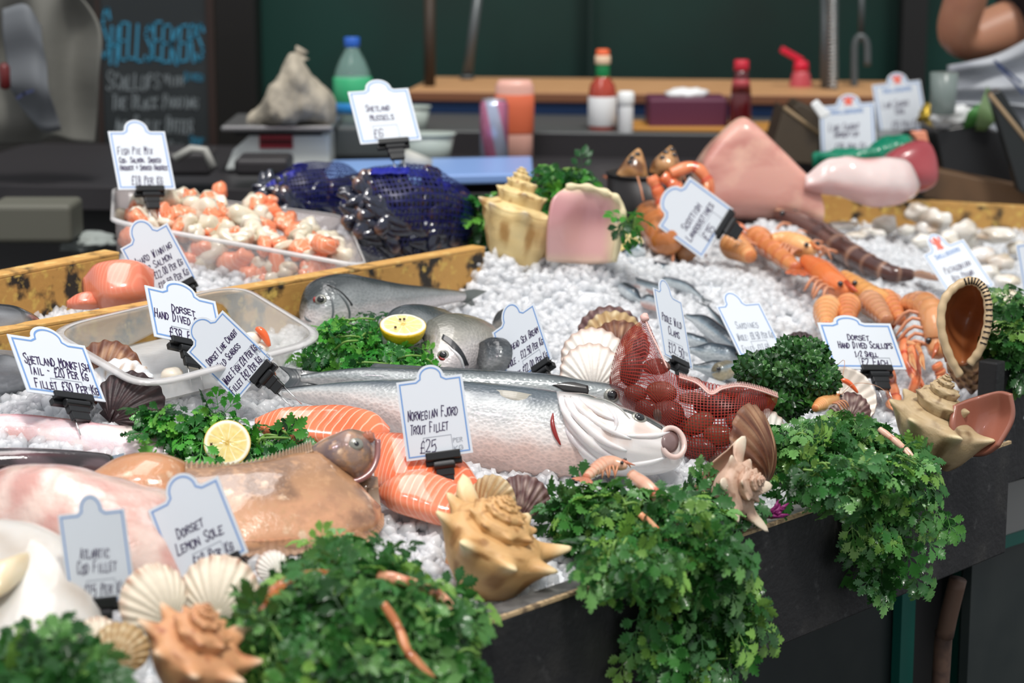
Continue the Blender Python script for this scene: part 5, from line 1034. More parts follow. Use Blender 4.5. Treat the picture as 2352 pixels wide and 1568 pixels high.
MB().tube([fr[0](*q) for q in smooth_path([(1484,737,.03),(1480,728,.03),(1488,722,.03)], 5)], [.004, .005, .005, .004, .002], 8).build('knot', m_seam, nb)
m_clam = M('clam_shell', None, .4, coat=.2, bump=[('wave', 120, .5, .001)])
r = random.Random(9)
def clam(x, y, rx, ry, rot, off, i):
    p = fr[0](x, y, off); k = (p-CAM).dot(FW)/FPX; e1 = (RT-fr[1]*RT.dot(fr[1])).normalized(); e2 = fr[1].cross(e1); e2 = e2 if e2.z > 0 else -e2; t = math.radians(rot); a = e1*math.cos(t)-e2*math.sin(t); b = e2*math.cos(t)+e1*math.sin(t)
    v, f = blob(p, 1, (a*rx*k, b*ry*k, fr[1]*ry*k*.7), i, .08, 1.2, 18); c = hx(r.choice(['6a4538', '4f3026', '765038', '5a382c'])); c2 = mixc(c, (0.02, .01, .01), .4); cols = [mixc(c, c2, .5+.5*math.sin((q-p).dot(b)*1500)) for q in v]
    o = mk('clam', v, f, m_clam, None, cols=cols); tag(o, 'brownish clam inside the red net bag', 'clam', 'clams in the red net bag')
for i, q in enumerate([(1536,949,37,30,10,.03),(1605,972,38,25,-25,.034),(1650,1000,36,26,15,.034),(1719,928,44,34,-15,.018),(1652,932,34,30,0,.024),(1459,903,28,20,20,.018),(1520,900,36,26,10,.024),(1450,846,26,42,12,.014),(1508,842,32,20,5,.02),(1590,915,32,15,5,.03),(1694,972,32,20,40,.024),(1610,1028,38,26,10,.034),(1575,1020,30,24,60,.03),(1655,1048,34,20,0,.03),(1585,880,30,16,0,.02),(1560,975,26,24,80,.02),(1490,940,32,24,30,.02),(1470,800,18,26,0,.008),(1680,900,30,18,0,.02),(1700,1020,26,20,40,.018),(1615,930,24,22,40,.018),(1540,1000,26,22,0,.024)]): clam(*q, i)
m_bluenet = net_material('blue_net', hx('171a60'), 42, .26, .04)
m_mussel = M('mussel_shell', None, .12, coat=.9)
def mussel_bag(lab, fr, st, n_m, seed, lab2, grp, folds):
    global r
    r = random.Random(seed); root = thing('mussel_net_bag', lab, 'net bag', S(st[len(st)//2][2], st[len(st)//2][3]))
    loft('net', fr, st, m_bluenet, root, m=70, n=44, lift=.3, ph0=-PI/2, uv=True, disp=lambda t, c, s, p: .005*noise.noise(p*26)+.003)
    R = smooth_path([q for q in st], 60)
    for i in range(n_m):
        j = r.uniform(.12, .92); xt, yt, xb, yb, th = R[int(j*59)]; k = r.uniform(.12, .95); x = xt*(1-k)+xb*k; y = yt*(1-k)+yb*k; s = math.sqrt(max(0, 1-(2*k-1)**2)); off = th*(.3+s)*.97-.010
        p = fr[0](x, y, off); kk = (p-CAM).dot(FW)/FPX; e1 = (RT-fr[1]*RT.dot(fr[1])).normalized(); e2 = fr[1].cross(e1); t = r.uniform(0, 2*PI) if r.random() < .5 else r.uniform(-.5, .5); a = e1*math.cos(t)+e2*math.sin(t); b = fr[1].cross(a); L = r.uniform(34, 44)*kk
        v, f = blob(p, 1, (a*L, b*L*.46, fr[1]*L*.36), i, .1, 1, 12); cols = []
        for q in v: u = (q-p).dot(a)/L; w_ = (q-p).dot(b)/L; cols.append(mixc(mixc(hx('0b0e1c'), hx('20263c'), .5+.5*math.sin(u*14+w_*20)), hx('8a5a34'), sm(.6, 1, u)*.6))
        vv = [p+a*((q-p).dot(a)*1)+b*((q-p).dot(b)*(1+.35*(q-p).dot(a)/L))+fr[1]*((q-p).dot(fr[1])) for q in v]
        o = mk('mussel', vv, f, m_mussel, None, cols=cols); tag(o, lab2, 'mussel', grp)
    m_bag = M_bag()
    for fp in folds: patch('net_fold', fr, fp, m_bag, root, nu=16, nv=10, th=.001, disp=lambda a, b: .003*math.sin(a*25))
_b = []
def M_bag():
    if not _b: _b.append(M('bunched_blue_net', hx('2a2fae'), .4, transl=.3, alpha=.75, bump=[('noise', 80, .5, .002)]))
    return _b[0]
mussel_bag('blue net bag of mussels at the left, its knot behind the fish tub', tplane((620, 510), (820, 500), 62, .0), [(590,440,594,458,.006),(615,412,622,495,.03),(660,392,668,525,.045),(715,378,722,530,.05),(765,380,770,530,.05),(805,395,808,520,.04),(830,425,832,480,.02)], 62, 4, 'black mussel inside the left blue net bag', 'mussels in the left bag', [[[(592,450,.03),(640,425,.045),(690,398,.05)],[(590,440,.03),(635,408,.04),(692,383,.045)]], [[(680,392,.03),(692,388,.03),(702,390,.03)],[(672,378,.03),(690,374,.035),(708,376,.03)]]])
mussel_bag('larger blue net bag of mussels in the middle carrying the mussels price tag', tplane((830, 580), (1050, 570), 62, .0), [(788,455,792,520,.012),(810,412,822,560,.045),(855,392,868,580,.06),(920,386,930,583,.065),(985,395,995,580,.062),(1040,432,1045,568,.05),(1068,465,1068,545,.03),(1080,490,1079,520,.008)], 105, 5, 'black mussel inside the larger blue net bag', 'mussels in the larger bag', [[[(850,400,.06),(920,398,.072),(990,410,.068)],[(852,386,.05),(925,384,.055),(1000,396,.05)]], [[(1000,420,.062),(1035,450,.055),(1065,490,.04)],[(1005,402,.05),(1045,432,.045),(1078,480,.03)]]])
# ---------------- plastic tubs ----------------
m_clear = M('clear_plastic', (.62, .56, .55), .12, alpha=.28, coat=.6); m_rim = M('clear_plastic_rim', (.72, .71, .70), .15, alpha=.6, coat=.6)
m_clear2 = M('frosted_plastic', (.60, .60, .56), .2, alpha=.33, coat=.6)
def rrect(c, n=8, rad=.18):
    """rounded loop through four corner points"""
    o = []
    for i in range(4):
        a, b, d = c[i-1], c[i], c[(i+1) % 4]; p = b+(a-b)*rad; q = b+(d-b)*rad
        for k in range(n+1): t = k/n; o.append(p*(1-t)**2+b*2*t*(1-t)+q*t*t)
    return o
def tub(label, top, bot, mat, rim=.012, wall=.0012, rad=.18, name='plastic_tub'):
    A = rrect(top, rad=rad); B_ = rrect(bot, rad=rad); n = len(A); ca = sum(A, V())/n
    root = thing(name, label, 'plastic tub', sum(B_, V())/n); mb = MB(); mid = [a*.93+b*.07+(ca-a).normalized()*.002 for a, b in zip(A, B_)]
    mb.add(A+mid+B_, [(i, (i+1) % n, (i+1) % n+n, i+n) for i in range(n)]+[(i+n, (i+1) % n+n, (i+1) % n+2*n, i+2*n) for i in range(n)]+[tuple(range(2*n, 3*n))]); mb.build('wall', mat, root, mods=[('SOLIDIFY', dict(thickness=wall))])
    up = (A[n//4]-A[0]).cross(A[n//2]-A[0]).normalized(); up = up if up.z > 0 else -up; mb = MB(); out_ = [a+(a-ca).normalized()*rim for a in A]
    mb.add([a+up*.0015 for a in A]+out_+[o-up*.003 for o in out_], [(i, (i+1) % n, (i+1) % n+n, i+n) for i in range(n)]+[(i+n, (i+1) % n+n, (i+1) % n+2*n, i+2*n) for i in range(n)]); mb.build('rim', m_rim, root, mods=[('SOLIDIFY', dict(thickness=.0012))]); return root
tub('tall clear plastic tub heaped with diced fish behind the rail', [at(264, 432, 2.98), at(262, 508, 2.76), at(838, 612, 2.76), at(790, 498, 2.98)], [at(285, 560, 2.95), at(272, 660, 2.84), at(650, 668, 2.80), at(700, 560, 2.95)], m_clear, rim=.004, rad=.1)
tub('shallow frosted plastic tub with a few scallops between the yellow rail and the monkfish tag', [S(118, 758, .05), S(545, 655, .05), S(738, 775, .05), S(335, 885, .045)], [S(190, 820, .004), S(520, 735, .004), S(665, 850, .004), S(330, 935, .004)], m_clear2, rim=.010, rad=.2)
m_cube_w = M('white_fish_chunk', None, .22, coat=.6, sss=.4, sssr=(.008, .006, .004)); r = random.Random(12)
def chunk(x, y, D, R, kind):
    p = at(x, y, D); k = D/FPX; q = Quaternion((r.gauss(0, 1), r.gauss(0, 1), r.gauss(0, 1), r.gauss(0, 1))).normalized(); ax = [q @ V(t) for t in ((r.uniform(.8, 1.4), 0, 0), (0, r.uniform(.6, 1), 0), (0, 0, r.uniform(.45, .8)))]
    v, f = blob(p, R*k, ax, r.random()*50, .25, 1.6, 9, .65)
    if kind: o = mk('fish_chunk', v, f, m_salmon, None, cols=[mixc(hx('e8794a'), hx('ef9a72'), .5+.6*nz(z, 60)) for z in v]); tag(o, 'orange salmon chunk among the diced fish in the tall tub', 'fish chunk', 'salmon chunks in the tall tub')
    else: c = hx(r.choice(['e6e0d0', 'ddd6c6', 'e8e2d6', 'd9d4c0'])); o = mk('fish_chunk', v, f, m_cube_w, None, cols=[mixc(c, hx('cfc3aa'), .5+.7*nz(z, 60)) for z in v]); tag(o, 'white fish chunk among the diced fish in the tall tub', 'fish chunk', 'white fish chunks in the tall tub')
topc = smooth_path([(285,478),(340,455),(400,445),(450,448),(500,448),(560,444),(620,462),(700,500),(760,530),(800,560)], 60)
for i in range(120):
    j = r.uniform(0, 1); x, yt = topc[int(j*59)]; yb = 500+(x-268)*.19-6; k = r.random()**.9; y = yt+(yb-yt)*k+8; kind = r.random() < .28 or (abs(x-650) < 60 and y < yt+40) or x < 400 and r.random() < .4
    chunk(x, y, 2.95-.14*k, r.uniform(19, 30), kind)
for i in range(64):
    x = r.uniform(295, 775); chunk(x, 515+(x-268)*.19+r.uniform(14, 20+min(110, (838-x)*.3)), 2.815, r.uniform(22, 34), r.random() < .62)
for (x, y, D, R) in ((505,438,2.95,26),(440,470,2.9,34),(470,485,2.88,36),(560,500,2.86,30),(345,500,2.86,24),(395,465,2.9,26),(745,562,2.80,34)): chunk(x, y, D, R, (x, y) in ((505, 438), (745, 562)))
# scallop meat with coral
m_meat = M('scallop_meat', hx('e9e0d0'), .25, coat=.5, sss=.4, sssr=(.01, .007, .005)); m_coral = M('orange_coral', hx('e8662e'), .2, coat=.7, sss=.2)
def meat(lab, x, y, h, R, coral=None, D=None):
    p = S(x, y, h) if D is None else at(x, y, D); k = (p-CAM).dot(FW)/FPX; root = thing('scallop', lab, 'scallop', p-NN*R*k*.5); v, f = blob(p, R*k, (RT, V((0, 1, 0)), Z*.75), x, .15, 1.5, 12); mk('meat', v, f, m_meat, root)
    if coral:
        cx, cy, ang, L = coral; P_ = [at(cx+L*(t-.5)*math.cos(ang), cy+L*(t-.5)*math.sin(ang)-math.sin(t*PI)*L*.2, (p-CAM).dot(FW)-R*k*.5) for t in np.linspace(0, 1, 14)]; v, f = tube(P_, [R*k*.45*math.sin(PI*(i+1)/15)**.6 for i in range(14)], 12); mk('coral', v, f, m_coral, root)
    return root
meat('white scallop meat with bright coral in the far corner of the shallow tub', 578, 778, .03, 22, (603, 775, .9, 52))
meat('plain scallop meat at the front right of the shallow tub', 598, 800, .02, 20)
meat('scallop meat with coral seen through the front wall of the shallow tub', 590, 862, .01, 18, (622, 862, 1.0, 48))
meat('pale scallop meat on the floor of the shallow tub near the clip', 450, 838, .012, 24)
meat('pinkish scallop meat at the left on the floor of the shallow tub', 395, 862, .012, 26)
meat('creamy scallop meat lying in the white half shell at the front of the fan', 1375, 880, .02, 34, (1400, 868, .2, 60))
meat('coral of the open scallop below the wide scallop tag', 1925, 905, .028, 14, (1945, 888, .5, 58))
o = tag(mk('crushed_ice', *(lambda A: (A+[sum(A, V())/len(A)+NN*.004], [(i, (i+1) % len(A), len(A)) for i in range(len(A))]))(rrect([S(196, 822, .008), S(518, 740, .008), S(655, 848, .008), S(332, 928, .008)])), m_ice), 'thin melted ice on the floor of the shallow tub', 'ice', kind='stuff')
# ---------------- langoustines ----------------
OR = ('d8824c', 'e6a468', 'b9603a'); OR2 = ('e2a05c', 'edbb84', 'd07a44'); RD = ('c9583a', 'dd7a50', '9c3020'); PL = ('dba488', 'e6c0a4', 'c67a5c')
prawn('plump orange langoustine curving down right of the pink throated shell', [(1438,450),(1465,492),(1502,545),(1535,590)], 40, ('b8703c', 'd08a50', '9a5430'), .02, legs=0, eyes=False, rostrum=False, headfrac=.16, taper=.75)
prawn('second orange langoustine, partly under the tilted langoustine tag', [(1505,505),(1530,545),(1562,588),(1590,600)], 28, ('9a6a44', 'b98452', '7a4a30'), .01, legs=2, eyes=False, rostrum=False, headfrac=.2)
prawn('short golden langoustine tail right below the langoustine tag clip', [(1722,612),(1695,594),(1665,578)], 31, OR2, .012, headfrac=.3, eyes=False, legs=0, rostrum=False, tail=False)
prawn('glossy orange langoustine lying diagonal on the ice beside the clip', [(1825,640),(1780,602),(1745,575),(1722,560)], 31, OR, .015, headfrac=.3, eyes=False, legs=3, rostrum=False, tail=True)
prawn('golden langoustine with black eye pointing right above the diagonal one', [(1768,570),(1800,572),(1835,585),(1868,598)], 27, OR2, .03, legs=5, tail=False)
prawn('bright orange langoustine head with black eye in the middle of the chain', [(1845,620),(1880,645),(1915,675),(1950,695)], 30, ('e07236', 'ea9150', 'c9502a'), .02, legs=4, tail=False, headfrac=.6)
prawn('thick yellowish langoustine tail beside the bright orange head', [(1935,655),(1965,680),(2000,708),(2030,725)], 30, ('dd9a50', 'e8b474', 'c9803f'), .02, headfrac=.25, eyes=False, legs=0, rostrum=False, tail=False)
for i, (pt, rr_, pc, lb) in enumerate([([(1895,775),(1893,745),(1903,718)], 32, OR2, 'leftmost rounded langoustine tail behind the wide scallop tag'), ([(1945,765),(1942,735),(1948,712)], 30, OR, 'second rounded langoustine tail behind the wide scallop tag'), ([(2035,760),(2010,730),(1985,705)], 30, ('c99068', 'd8a880', 'a86a48'), 'brownish curved langoustine tail behind the wide scallop tag'), ([(2065,755),(2045,720),(2018,698)], 27, OR, 'upper curved langoustine tail behind the wide scallop tag')]):
    prawn(lb, pt, rr_, pc, .022, headfrac=.3, eyes=False, legs=0, rostrum=False, tail=False)
prawn('pale red langoustine claw arm standing beside the curved tails', [(2068,740),(2062,705),(2045,690)], 14, PL, .03, headfrac=.3, eyes=False, legs=0, rostrum=False, tail=False)
a_ = [(2062,750),(2090,722),(2125,728),(2148,770),(2152,815),(2143,842)]
prawn('big curled orange prawn with dark eye at the right of the wide scallop tag', a_, 34, ('cf8450', 'dca878', 'b86038'), .02, legs=5, headfrac=.45, hs=[.01, .03, .045, .04, .02, .01], claws=[([(2120,790,.03),(2090,800,.03),(2105,850,.03)], 7), ([(2085,785,.035),(2110,800,.035),(2125,850,.03)], 6)])
for i, (cp, cr, lb) in enumerate([([(2040,850,.02),(2050,900,.01),(2062,945,.0)], 17, 'orange claw standing left of the dusty tan conch'), ([(2090,800,.03),(2105,860,.01),(2085,925,.0),(2075,945,.0)], 15, 'long red orange claw hanging down behind the dusty tan conch'), ([(2075,780,.03),(2080,830,.02),(2130,900,.0)], 12, 'slim orange claw crossing towards the tan conch spire'), ([(2150,835,.02),(2160,855,.01),(2165,875,.0)], 16, 'short bright red claw tip under the curled prawn'), ([(2110,860,.0),(2100,890,.0),(2085,930,.0)], 11, 'pale pink claw behind the tan conch'), ([(1690,520,.02),(1712,540,.02),(1735,562,.02)], 15, 'straight orange claw rising right of the langoustine tag'), ([(1496,405,0),(1512,440,0),(1532,505,0)], 17, 'orange red claw arm left of the langoustine tag'), ([(1540,398,0),(1592,383,0),(1622,410,0),(1640,462,0)], 16, 'curved red claw arm between langoustine tag and swordfish'), ([(1522,402,0),(1545,422,0),(1572,440,0)], 16, 'short orange claw arm above the langoustine tag')]):
    dd = 3.1 if i > 5 else None; rt = thing('langoustine_claw', lb, 'shellfish', at(cp[-1][0], cp[-1][1], dd) if dd else S(cp[-1][0], cp[-1][1], cp[-1][2])); claw_part(cp, cr, rt, [hx(x) for x in (('d9683a', 'e89a6c', 'c23a22') if i != 4 else PL)], dd)
for lb, rows, spots in (('brown pointed langoustine head sticking up from the black pan, left one', [(1415,400,1475,432,.012),(1428,378,1488,412,.018),(1442,360,1485,385,.015),(1458,345,1478,358,.008),(1466,340,1472,344,.002)], [(1452,362),(1464,354),(1448,372)]), ('brown pointed langoustine head sticking up from the black pan, right one', [(1490,395,1560,425,.014),(1500,370,1572,400,.02),(1518,352,1560,372,.016),(1535,338,1552,350,.008),(1540,334,1546,338,.002)], [(1530,350),(1543,344),(1522,362),(1548,356)])):
    fr = dplane(1480, 410, 3.16, 10); rt = thing('langoustine', lb, 'shellfish', at(rows[0][0]+30, 425, 3.18)); hb = loft('carapace', fr, rows, m_prawn, rt, lambda t, c, s, p: mixc(mixc(hx('a9794a'), hx('c89a68'), .5+noise.noise(p*60)), hx('6b4426'), sm(.1, .5, noise.noise(p*45+V((3, 0, 0))))), m=30, n=24)
    for x, y in spots: q, nn_ = surf(hb, x, y); v, f = blob(q, .0035, (RT*1.3, V((0, 1, 0)), Z), 0, 0, 1, 6); mk('dark_spine', v, f, m_eye, rt)
    for k in range(2): x0 = rows[1][2]-24*k; claw = MB().tube([at(x0, 405, 3.12), at(x0+8, 432, 3.11), at(x0+14, 455+6*k, 3.10)], .0014, 6).build('leg', m_leg_, rt)
prawn('dark maroon tiger prawn stretched across the ice, tail to the right', [(2092,655),(2045,652),(1995,632),(1945,605),(1885,565),(1825,535),(1775,515)], 33, ('3f2724', '5a3830', 'b08870'), .01, legs=4, headfrac=.34, name='tiger_prawn', taper=.35, seg=6, eyes=True)
# dressing on the parsley
prawn('brown orange prawn lying across the bottom parsley', [(600,1400),(650,1370),(710,1352),(775,1342)], 27, ('b86a3a', 'cf8a50', '8a4a2a'), .045, legs=4, headfrac=.45, D=None, feel=0)
for i, (cp, cr, lb, pc) in enumerate([([(868,1322,.065),(930,1335,.065),(1000,1365,.05),(1055,1405,.04)], 16, 'pink orange claw lying at the right of the bottom parsley', ('cf7a54', 'e2ae90', 'b85a38')), ([(880,1385,.07),(915,1440,.055),(940,1500,.045),(1000,1555,.03)], 12, 'long thin brown claw dangling over the bottom parsley', ('b5683c', 'c98a5c', '96502e')), ([(1450,1090,.055),(1500,1130,.055),(1535,1180,.04),(1578,1320,.01)], 17, 'segmented pink claw arm draped down the middle parsley', ('d59478', 'e8c4ac', 'c04a30')), ([(2020,985,.06),(2060,1015,.055),(2105,1055,.045)], 8, 'thin pale arm lying on the right hand parsley', ('cfa088', 'dcb8a0', 'c08068')), ([(1470,1180,.055),(1520,1230,.04),(1548,1300,.02)], 9, 'slim orange leg tucked in the middle parsley', ('d98a5c', 'eab48c', 'cf6a40'))]):
    rt = thing('langoustine_claw', lb, 'shellfish', S(*cp[1])-NN*.01); claw_part(cp, cr, rt, [hx(x) for x in pc])
prawn('pale langoustine with tangled legs on top of the middle parsley', [(1345,1110),(1370,1090),(1400,1078),(1440,1085)], 20, PL, .05, legs=5, headfrac=.5, feel=0)
prawn('small orange langoustine head peeping over the right hand parsley', [(1870,950),(1895,935),(1925,925)], 17, OR2, .045, legs=4, headfrac=.7, feel=2, tail=False)
# pale raw shellfish heap at the far right
m_oy = M('pale_shellfish', None, .2, coat=.7, sss=.3, sssr=(.01, .008, .006), bump=[('noise', 80, .4, .002)]); r = random.Random(21)
OY = [(2035,502,30,20),(2108,475,28,22),(2150,492,34,24),(2135,515,36,22),(2215,515,30,24),(2235,540,26,22),(2290,530,44,18),(2180,540,26,20),(1995,525,20,10),(2020,532,16,9),(2190,575,26,18),(2255,575,28,22),(2300,590,30,20),(2120,545,24,16),(2335,560,24,16),(2270,615,26,18),(2315,635,30,16),(2080,520,22,14),(1930,512,40,9),(1965,535,26,8)]
for i, (x, y, a, b) in enumerate(OY):
    p = S(x, y+b*.6, .012 if i not in (1, 2, 4, 6) else .028); k = (p-CAM).dot(FW)/FPX; v, f = blob(p, 1, (RT*a*k, V((0, a*k*.8, 0)), Z*b*k), i, .35, 1.6, 12); tint = r.choice(['e2ded2', 'd8cdb8', 'dcd8d4', 'b8a890'])
    o = mk('raw_squid_piece', v, f, m_oy, None, cols=[mixc(mixc(hx(tint), hx('f0eee8'), .5+.8*nz(q, 40)), hx('a88050'), .6*sm(.25, .5, nz(q, 30, 3))) for q in v]); tag(o, 'pale raw squid piece on the ice heap beyond the tiger prawn', 'squid', 'raw squid pieces at the far right')
# ---------------- the black pan and what stands behind ----------------
m_blackm = M('black_enamel', hx('1d1a1a'), .35); 
pan = thing('black_pan', 'black round pan behind the langoustines', 'pan', at(1490, 500, 3.2)); c = at(1490, 470, 3.2); v, f = lathe(c, [(.055, -.06), (.062, -.05), (.062, .045), (.059, .045), (.058, -.045), (.03, -.05)], 36); mk('bowl', v, f, m_blackm, pan)
v, f = lathe(c+Z*.045, [(.058, 0), (.0635, 0), (.0635, .003), (.058, .003)], 36); mk('rim', v, f, m_blackm, pan)
# ---------------- the back counter ----------------
YW = math.radians(-7); YX = V((math.cos(YW), math.sin(YW), 0)); YY = V((-math.sin(YW), math.cos(YW), 0))
def bb(name, x0, x1, D, dep, z0, z1, mat, parent, bev=.002, yaw=True):
    """box whose front face spans pixels x0..x1 at depth about D, dep deep, z0..z1 high"""
    a = at(x0, 300, D); b = at(x1, 300, D); ex = YX if yaw else RT; ey = YY if yaw else V((0, 1, 0)); w_ = (b-a).length/2; m = (a+b)/2; cc = V((m.x, m.y, 0))
    if yaw: cc.y = D*math.cos(PITCH)+m.x*math.tan(YW)*1.0+.1
    c = cc+ey*dep/2+Z*(z0+z1)/2
    return MB().box(c, ex*w_, ey*dep/2, Z*(z1-z0)/2).build(name, mat, parent, smooth=False, mods=[('BEVEL', dict(width=bev, segments=2))])
m_cdark = M('dark_counter', hx('2c2a2c'), .45, bump=[('noise', 40, .2, .002)]); m_steelb = M('brushed_steel', hx('6a6c6c'), .4, metal=.6); m_plank = M('bare_plank', hx('c09468'), .55, mix=[('noise', 8, hx('a87a50'), .4, .7, (1, 12, 12))]); m_plankd = M('plank_edge', hx('7a4e34'), .6); m_bluest = M('blue_strip', hx('1d3f6e'), .5)
ct = thing('back_counter', 'dark back counter with steel ledge, blue strip and bare wooden plank', 'counter', V((0, 3.9, 0)))
ZC = 1.035
bb('worktop', -300, 1600, 3.45, .62, ZC-.04, ZC, m_cdark, ct)
bb('front_panel', -300, 1600, 3.5, .5, 0, ZC-.04, m_black, ct)
bb('riser', 960, 2070, 3.98, .03, .9, 1.078, m_cdark, ct)
bb('steel_ledge', 700, 2070, 3.98, .36, 1.07, 1.08, m_steelb, ct)
bb('blue_strip', 900, 2070, 4.32, .02, 1.08, 1.104, m_bluest, ct)
bb('plank', 925, 2070, 4.31, .36, 1.104, 1.124, m_plank, ct)
bb('plank_edge', 925, 2070, 4.305, .004, 1.105, 1.123, m_plankd, ct)
bb('wood_block', 1420, 1840, 4.0, .14, 1.081, 1.088, M('ochre_board', hx('b8823c'), .5), ct)
def stand(px, py, D):  # a foot point
    return at(px, py, D)
def bottle(name, label, px, pyb, D, prof, mats, cat='bottle', sy=1):
    """prof: list of (radius px, height px) sections grouped per material: [(part name, material, [(r, h)...])]"""
    c = at(px, pyb, D); k = D/FPX; root = thing(name, label, cat, c)
    for pn, mt, pr in prof: v, f = lathe(c, [(a*k, b*k) for a, b in pr], 28, Z, 1, sy); mk(pn, v, f, mt, root)
    return root
m_wglass = M('clear_bottle', hx('9fc0b8'), .08, alpha=.35, coat=.8); m_lab_w = M('paper_label', hx('e4e6e6'), .5); m_bluecap = M('blue_cap', hx('2a5fb8'), .35)
bottle('water_bottle', 'clear plastic water bottle with blue cap and green and blue label', 812, 345, 3.95, [('body', m_wglass, [(38,0),(42,6),(42,95),(44,150),(40,180),(30,205),(17,228),(15,238)]), ('label', M('green_label', hx('3faf78'), .4), [(43.5,110),(44.8,112),(44.8,165),(43.5,167)]), ('blue_band', M('blue_label', hx('2f86c8'), .4), [(43,88),(44.6,89),(44.6,111),(43,112)]), ('cap', m_bluecap, [(17,236),(18,238),(18,256),(16,258)])], None)
bottle('sauce_bottle', 'red chilli sauce bottle with green neck, orange cap and white label', 1383, 300, 4.05, [('body', M('red_sauce_glass', hx('a83a24'), .1, coat=.6), [(30,0),(32,4),(32,85),(28,105),(17,120),(15,126)]), ('label', m_lab_w, [(32.3,12),(32.9,13),(32.9,78),(32.3,79)]), ('neck_sleeve', M('green_foil', hx('0f7a42'), .35), [(15.5,118),(16,120),(16,152),(15,154)]), ('collar', M('cream_collar', hx('e6c8a8'), .4), [(17,152),(18,154),(18,170),(16,172)]), ('cap', M('orange_cap', hx('e8683a'), .4), [(15,171),(16,173),(15,184),(12,186)])], None)
bottle('salt_shaker', 'small white shaker bottle right of the chilli sauce', 1437, 316, 4.0, [('body', m_lab_w, [(15,0),(17,3),(17,70),(15,80)]), ('cap', M('white_cap', hx('eef0ee'), .35), [(18,76),(19,78),(19,102),(15,106)])], None)
bottle('ketchup_bottle', 'dark red glass sauce bottle with red cap right of the purple box', 1700, 300, 4.0, [('body', M('dark_red_sauce', hx('5a1a1e'), .12, coat=.6), [(24,0),(26,4),(26,60),(25,75),(20,100),(17,125),(16,140)]), ('label', M('red_label', hx('b0484c'), .4), [(22.5,90),(23.2,88),(20,112),(18,118)]), ('cap', M('red_cap', hx('c02436'), .35), [(17,138),(18,140),(17,160),(14,162)])], None)
b_ = bottle('squeeze_bottle', 'red squeeze bottle with tilted open flip cap on the plank', 1838, 235, 4.45, [('body', M('pinkish_red_plastic', hx('c05058'), .35), [(24,0),(27,4),(26,40),(20,65),(15,75)]), ('label', M('cream_label', hx('d8c8b0'), .5), [(26.6,5),(27.4,6),(27,28),(26,30)]), ('cap', M('bright_red_cap', hx('d41f3c'), .35), [(16,72),(18,74),(16,92),(12,95)])], None)
p = at(1838, 142, 4.44); MB().box(p+RT*(-.018)+Z*.014, (RT*.022-Z*.012)*1, V((0, .012, 0)), (RT*.003+Z*.006)).build('flip_lid', bpy.data.materials['bright_red_cap'], b_, smooth=False, mods=[('BEVEL', dict(width=.003, segments=2))])
m_can = M('pink_striped_can', hx('c87a98'), .25, metal=.5, mix=[('wave', 9, hx('b8c0d4'), .45, .6, (1, 1, .35, 0, .6, 0))]); m_alu = M('aluminium', hx('c8c8cc'), .3, metal=.8)
bottle('drink_can', 'pink and silver striped drink can in front of the pink bottle', 1135, 376, 3.84, [('body', m_can, [(28,0),(33,5),(33,135),(28,146)]), ('lid', m_alu, [(28,145),(29,148),(26,148),(25,145)])], None, 'can')
bottle('sauce_bottle', 'flat pale pink squeeze bottle with orange label behind the can', 1182, 368, 3.95, [('body', M('pale_pink_plastic', hx('dda898'), .35), [(36,0),(42,4),(42,60),(38,90),(44,120),(44,170),(36,184)]), ('label', M('orange_label', hx('e0704c'), .4), [(42.8,62),(44,64),(45.2,122),(45.2,150),(43.5,152)])], None, sy=.6)
def boxy(name, label, cat, x0, x1, y0, y1, D, dep, mat, lean=0, **k):
    a = at(x0, y1, D); w_ = (x1-x0)*D/FPX/2; h = (y1-y0)*D/FPX/2; c = a+RT*w_+Z*h+V((0, dep/2, 0)); root = thing(name, label, cat, c-Z*h); MB().box(c, RT*w_, V((0, dep/2, 0)), Z*h).build('body', mat, root, smooth=False, mods=[('BEVEL', dict(width=min(w_, h, .02)*.25, segments=3))]); return root, c, w_, h
r_, c, w_, h = boxy('purple_box', 'plum coloured box holding tissues on the ledge', 'box', 1490, 1672, 228, 298, 4.02, .12, M('plum_card', hx('5c2a40'), .5))
v, f = blob(c+Z*(h+.004), 1, (RT*w_*.55, V((0, .03, 0)), Z*.012), 3, .4, 2.5, 10); mk('tissue', v, f, m_lab_w, r_)
def tubby(label, px, py, D, r1, r2, hh, mat, cat='tub'):
    c = at(px, py, D); k = D/FPX; root = thing('food_tub', label, cat, c); v, f = lathe(c, [(r1*.9*k, 0), (r1*k, 2*k), (r2*k, hh*k), (r2*.95*k, hh*k), (r1*.9*k, 4*k)], 28, Z, 1, .7); mk('body', v, f, mat, root); v, f = lathe(c+Z*hh*k, [(r2*.97*k, 0), (r2*1.06*k, 0), (r2*1.06*k, 5*k), (r2*.97*k, 5*k)], 28, Z, 1, .7); mk('lid', v, f, mat, root)
m_pt = M('milky_plastic', hx('b8c4bc'), .35, alpha=.85)
tubby('milky plastic tub standing right of the mussels tag', 982, 372, 3.82, 50, 62, 62, m_pt); tubby('small milky tub partly hidden behind the mussels tag', 948, 300, 4.05, 30, 40, 52, m_pt)
rp_ = thing('paper_roll', 'grey white paper roll lying behind the mussels bag', 'paper roll', at(950, 392, 3.62)); v, f = lathe(at(928, 362, 3.6), [(.005, 0), (.015, 0), (.015, .045), (.005, .045)], 24, V((.8, .25, -.35))); mk('roll', v, f, M('grey_paper', hx('b4b4ac'), .7), rp_)
cb = thing('cutting_board', 'pale blue cutting board on the back counter', 'cutting board', at(960, 425, 3.5)); a = at(735, 425, 3.50); b = at(1225, 415, 3.50)
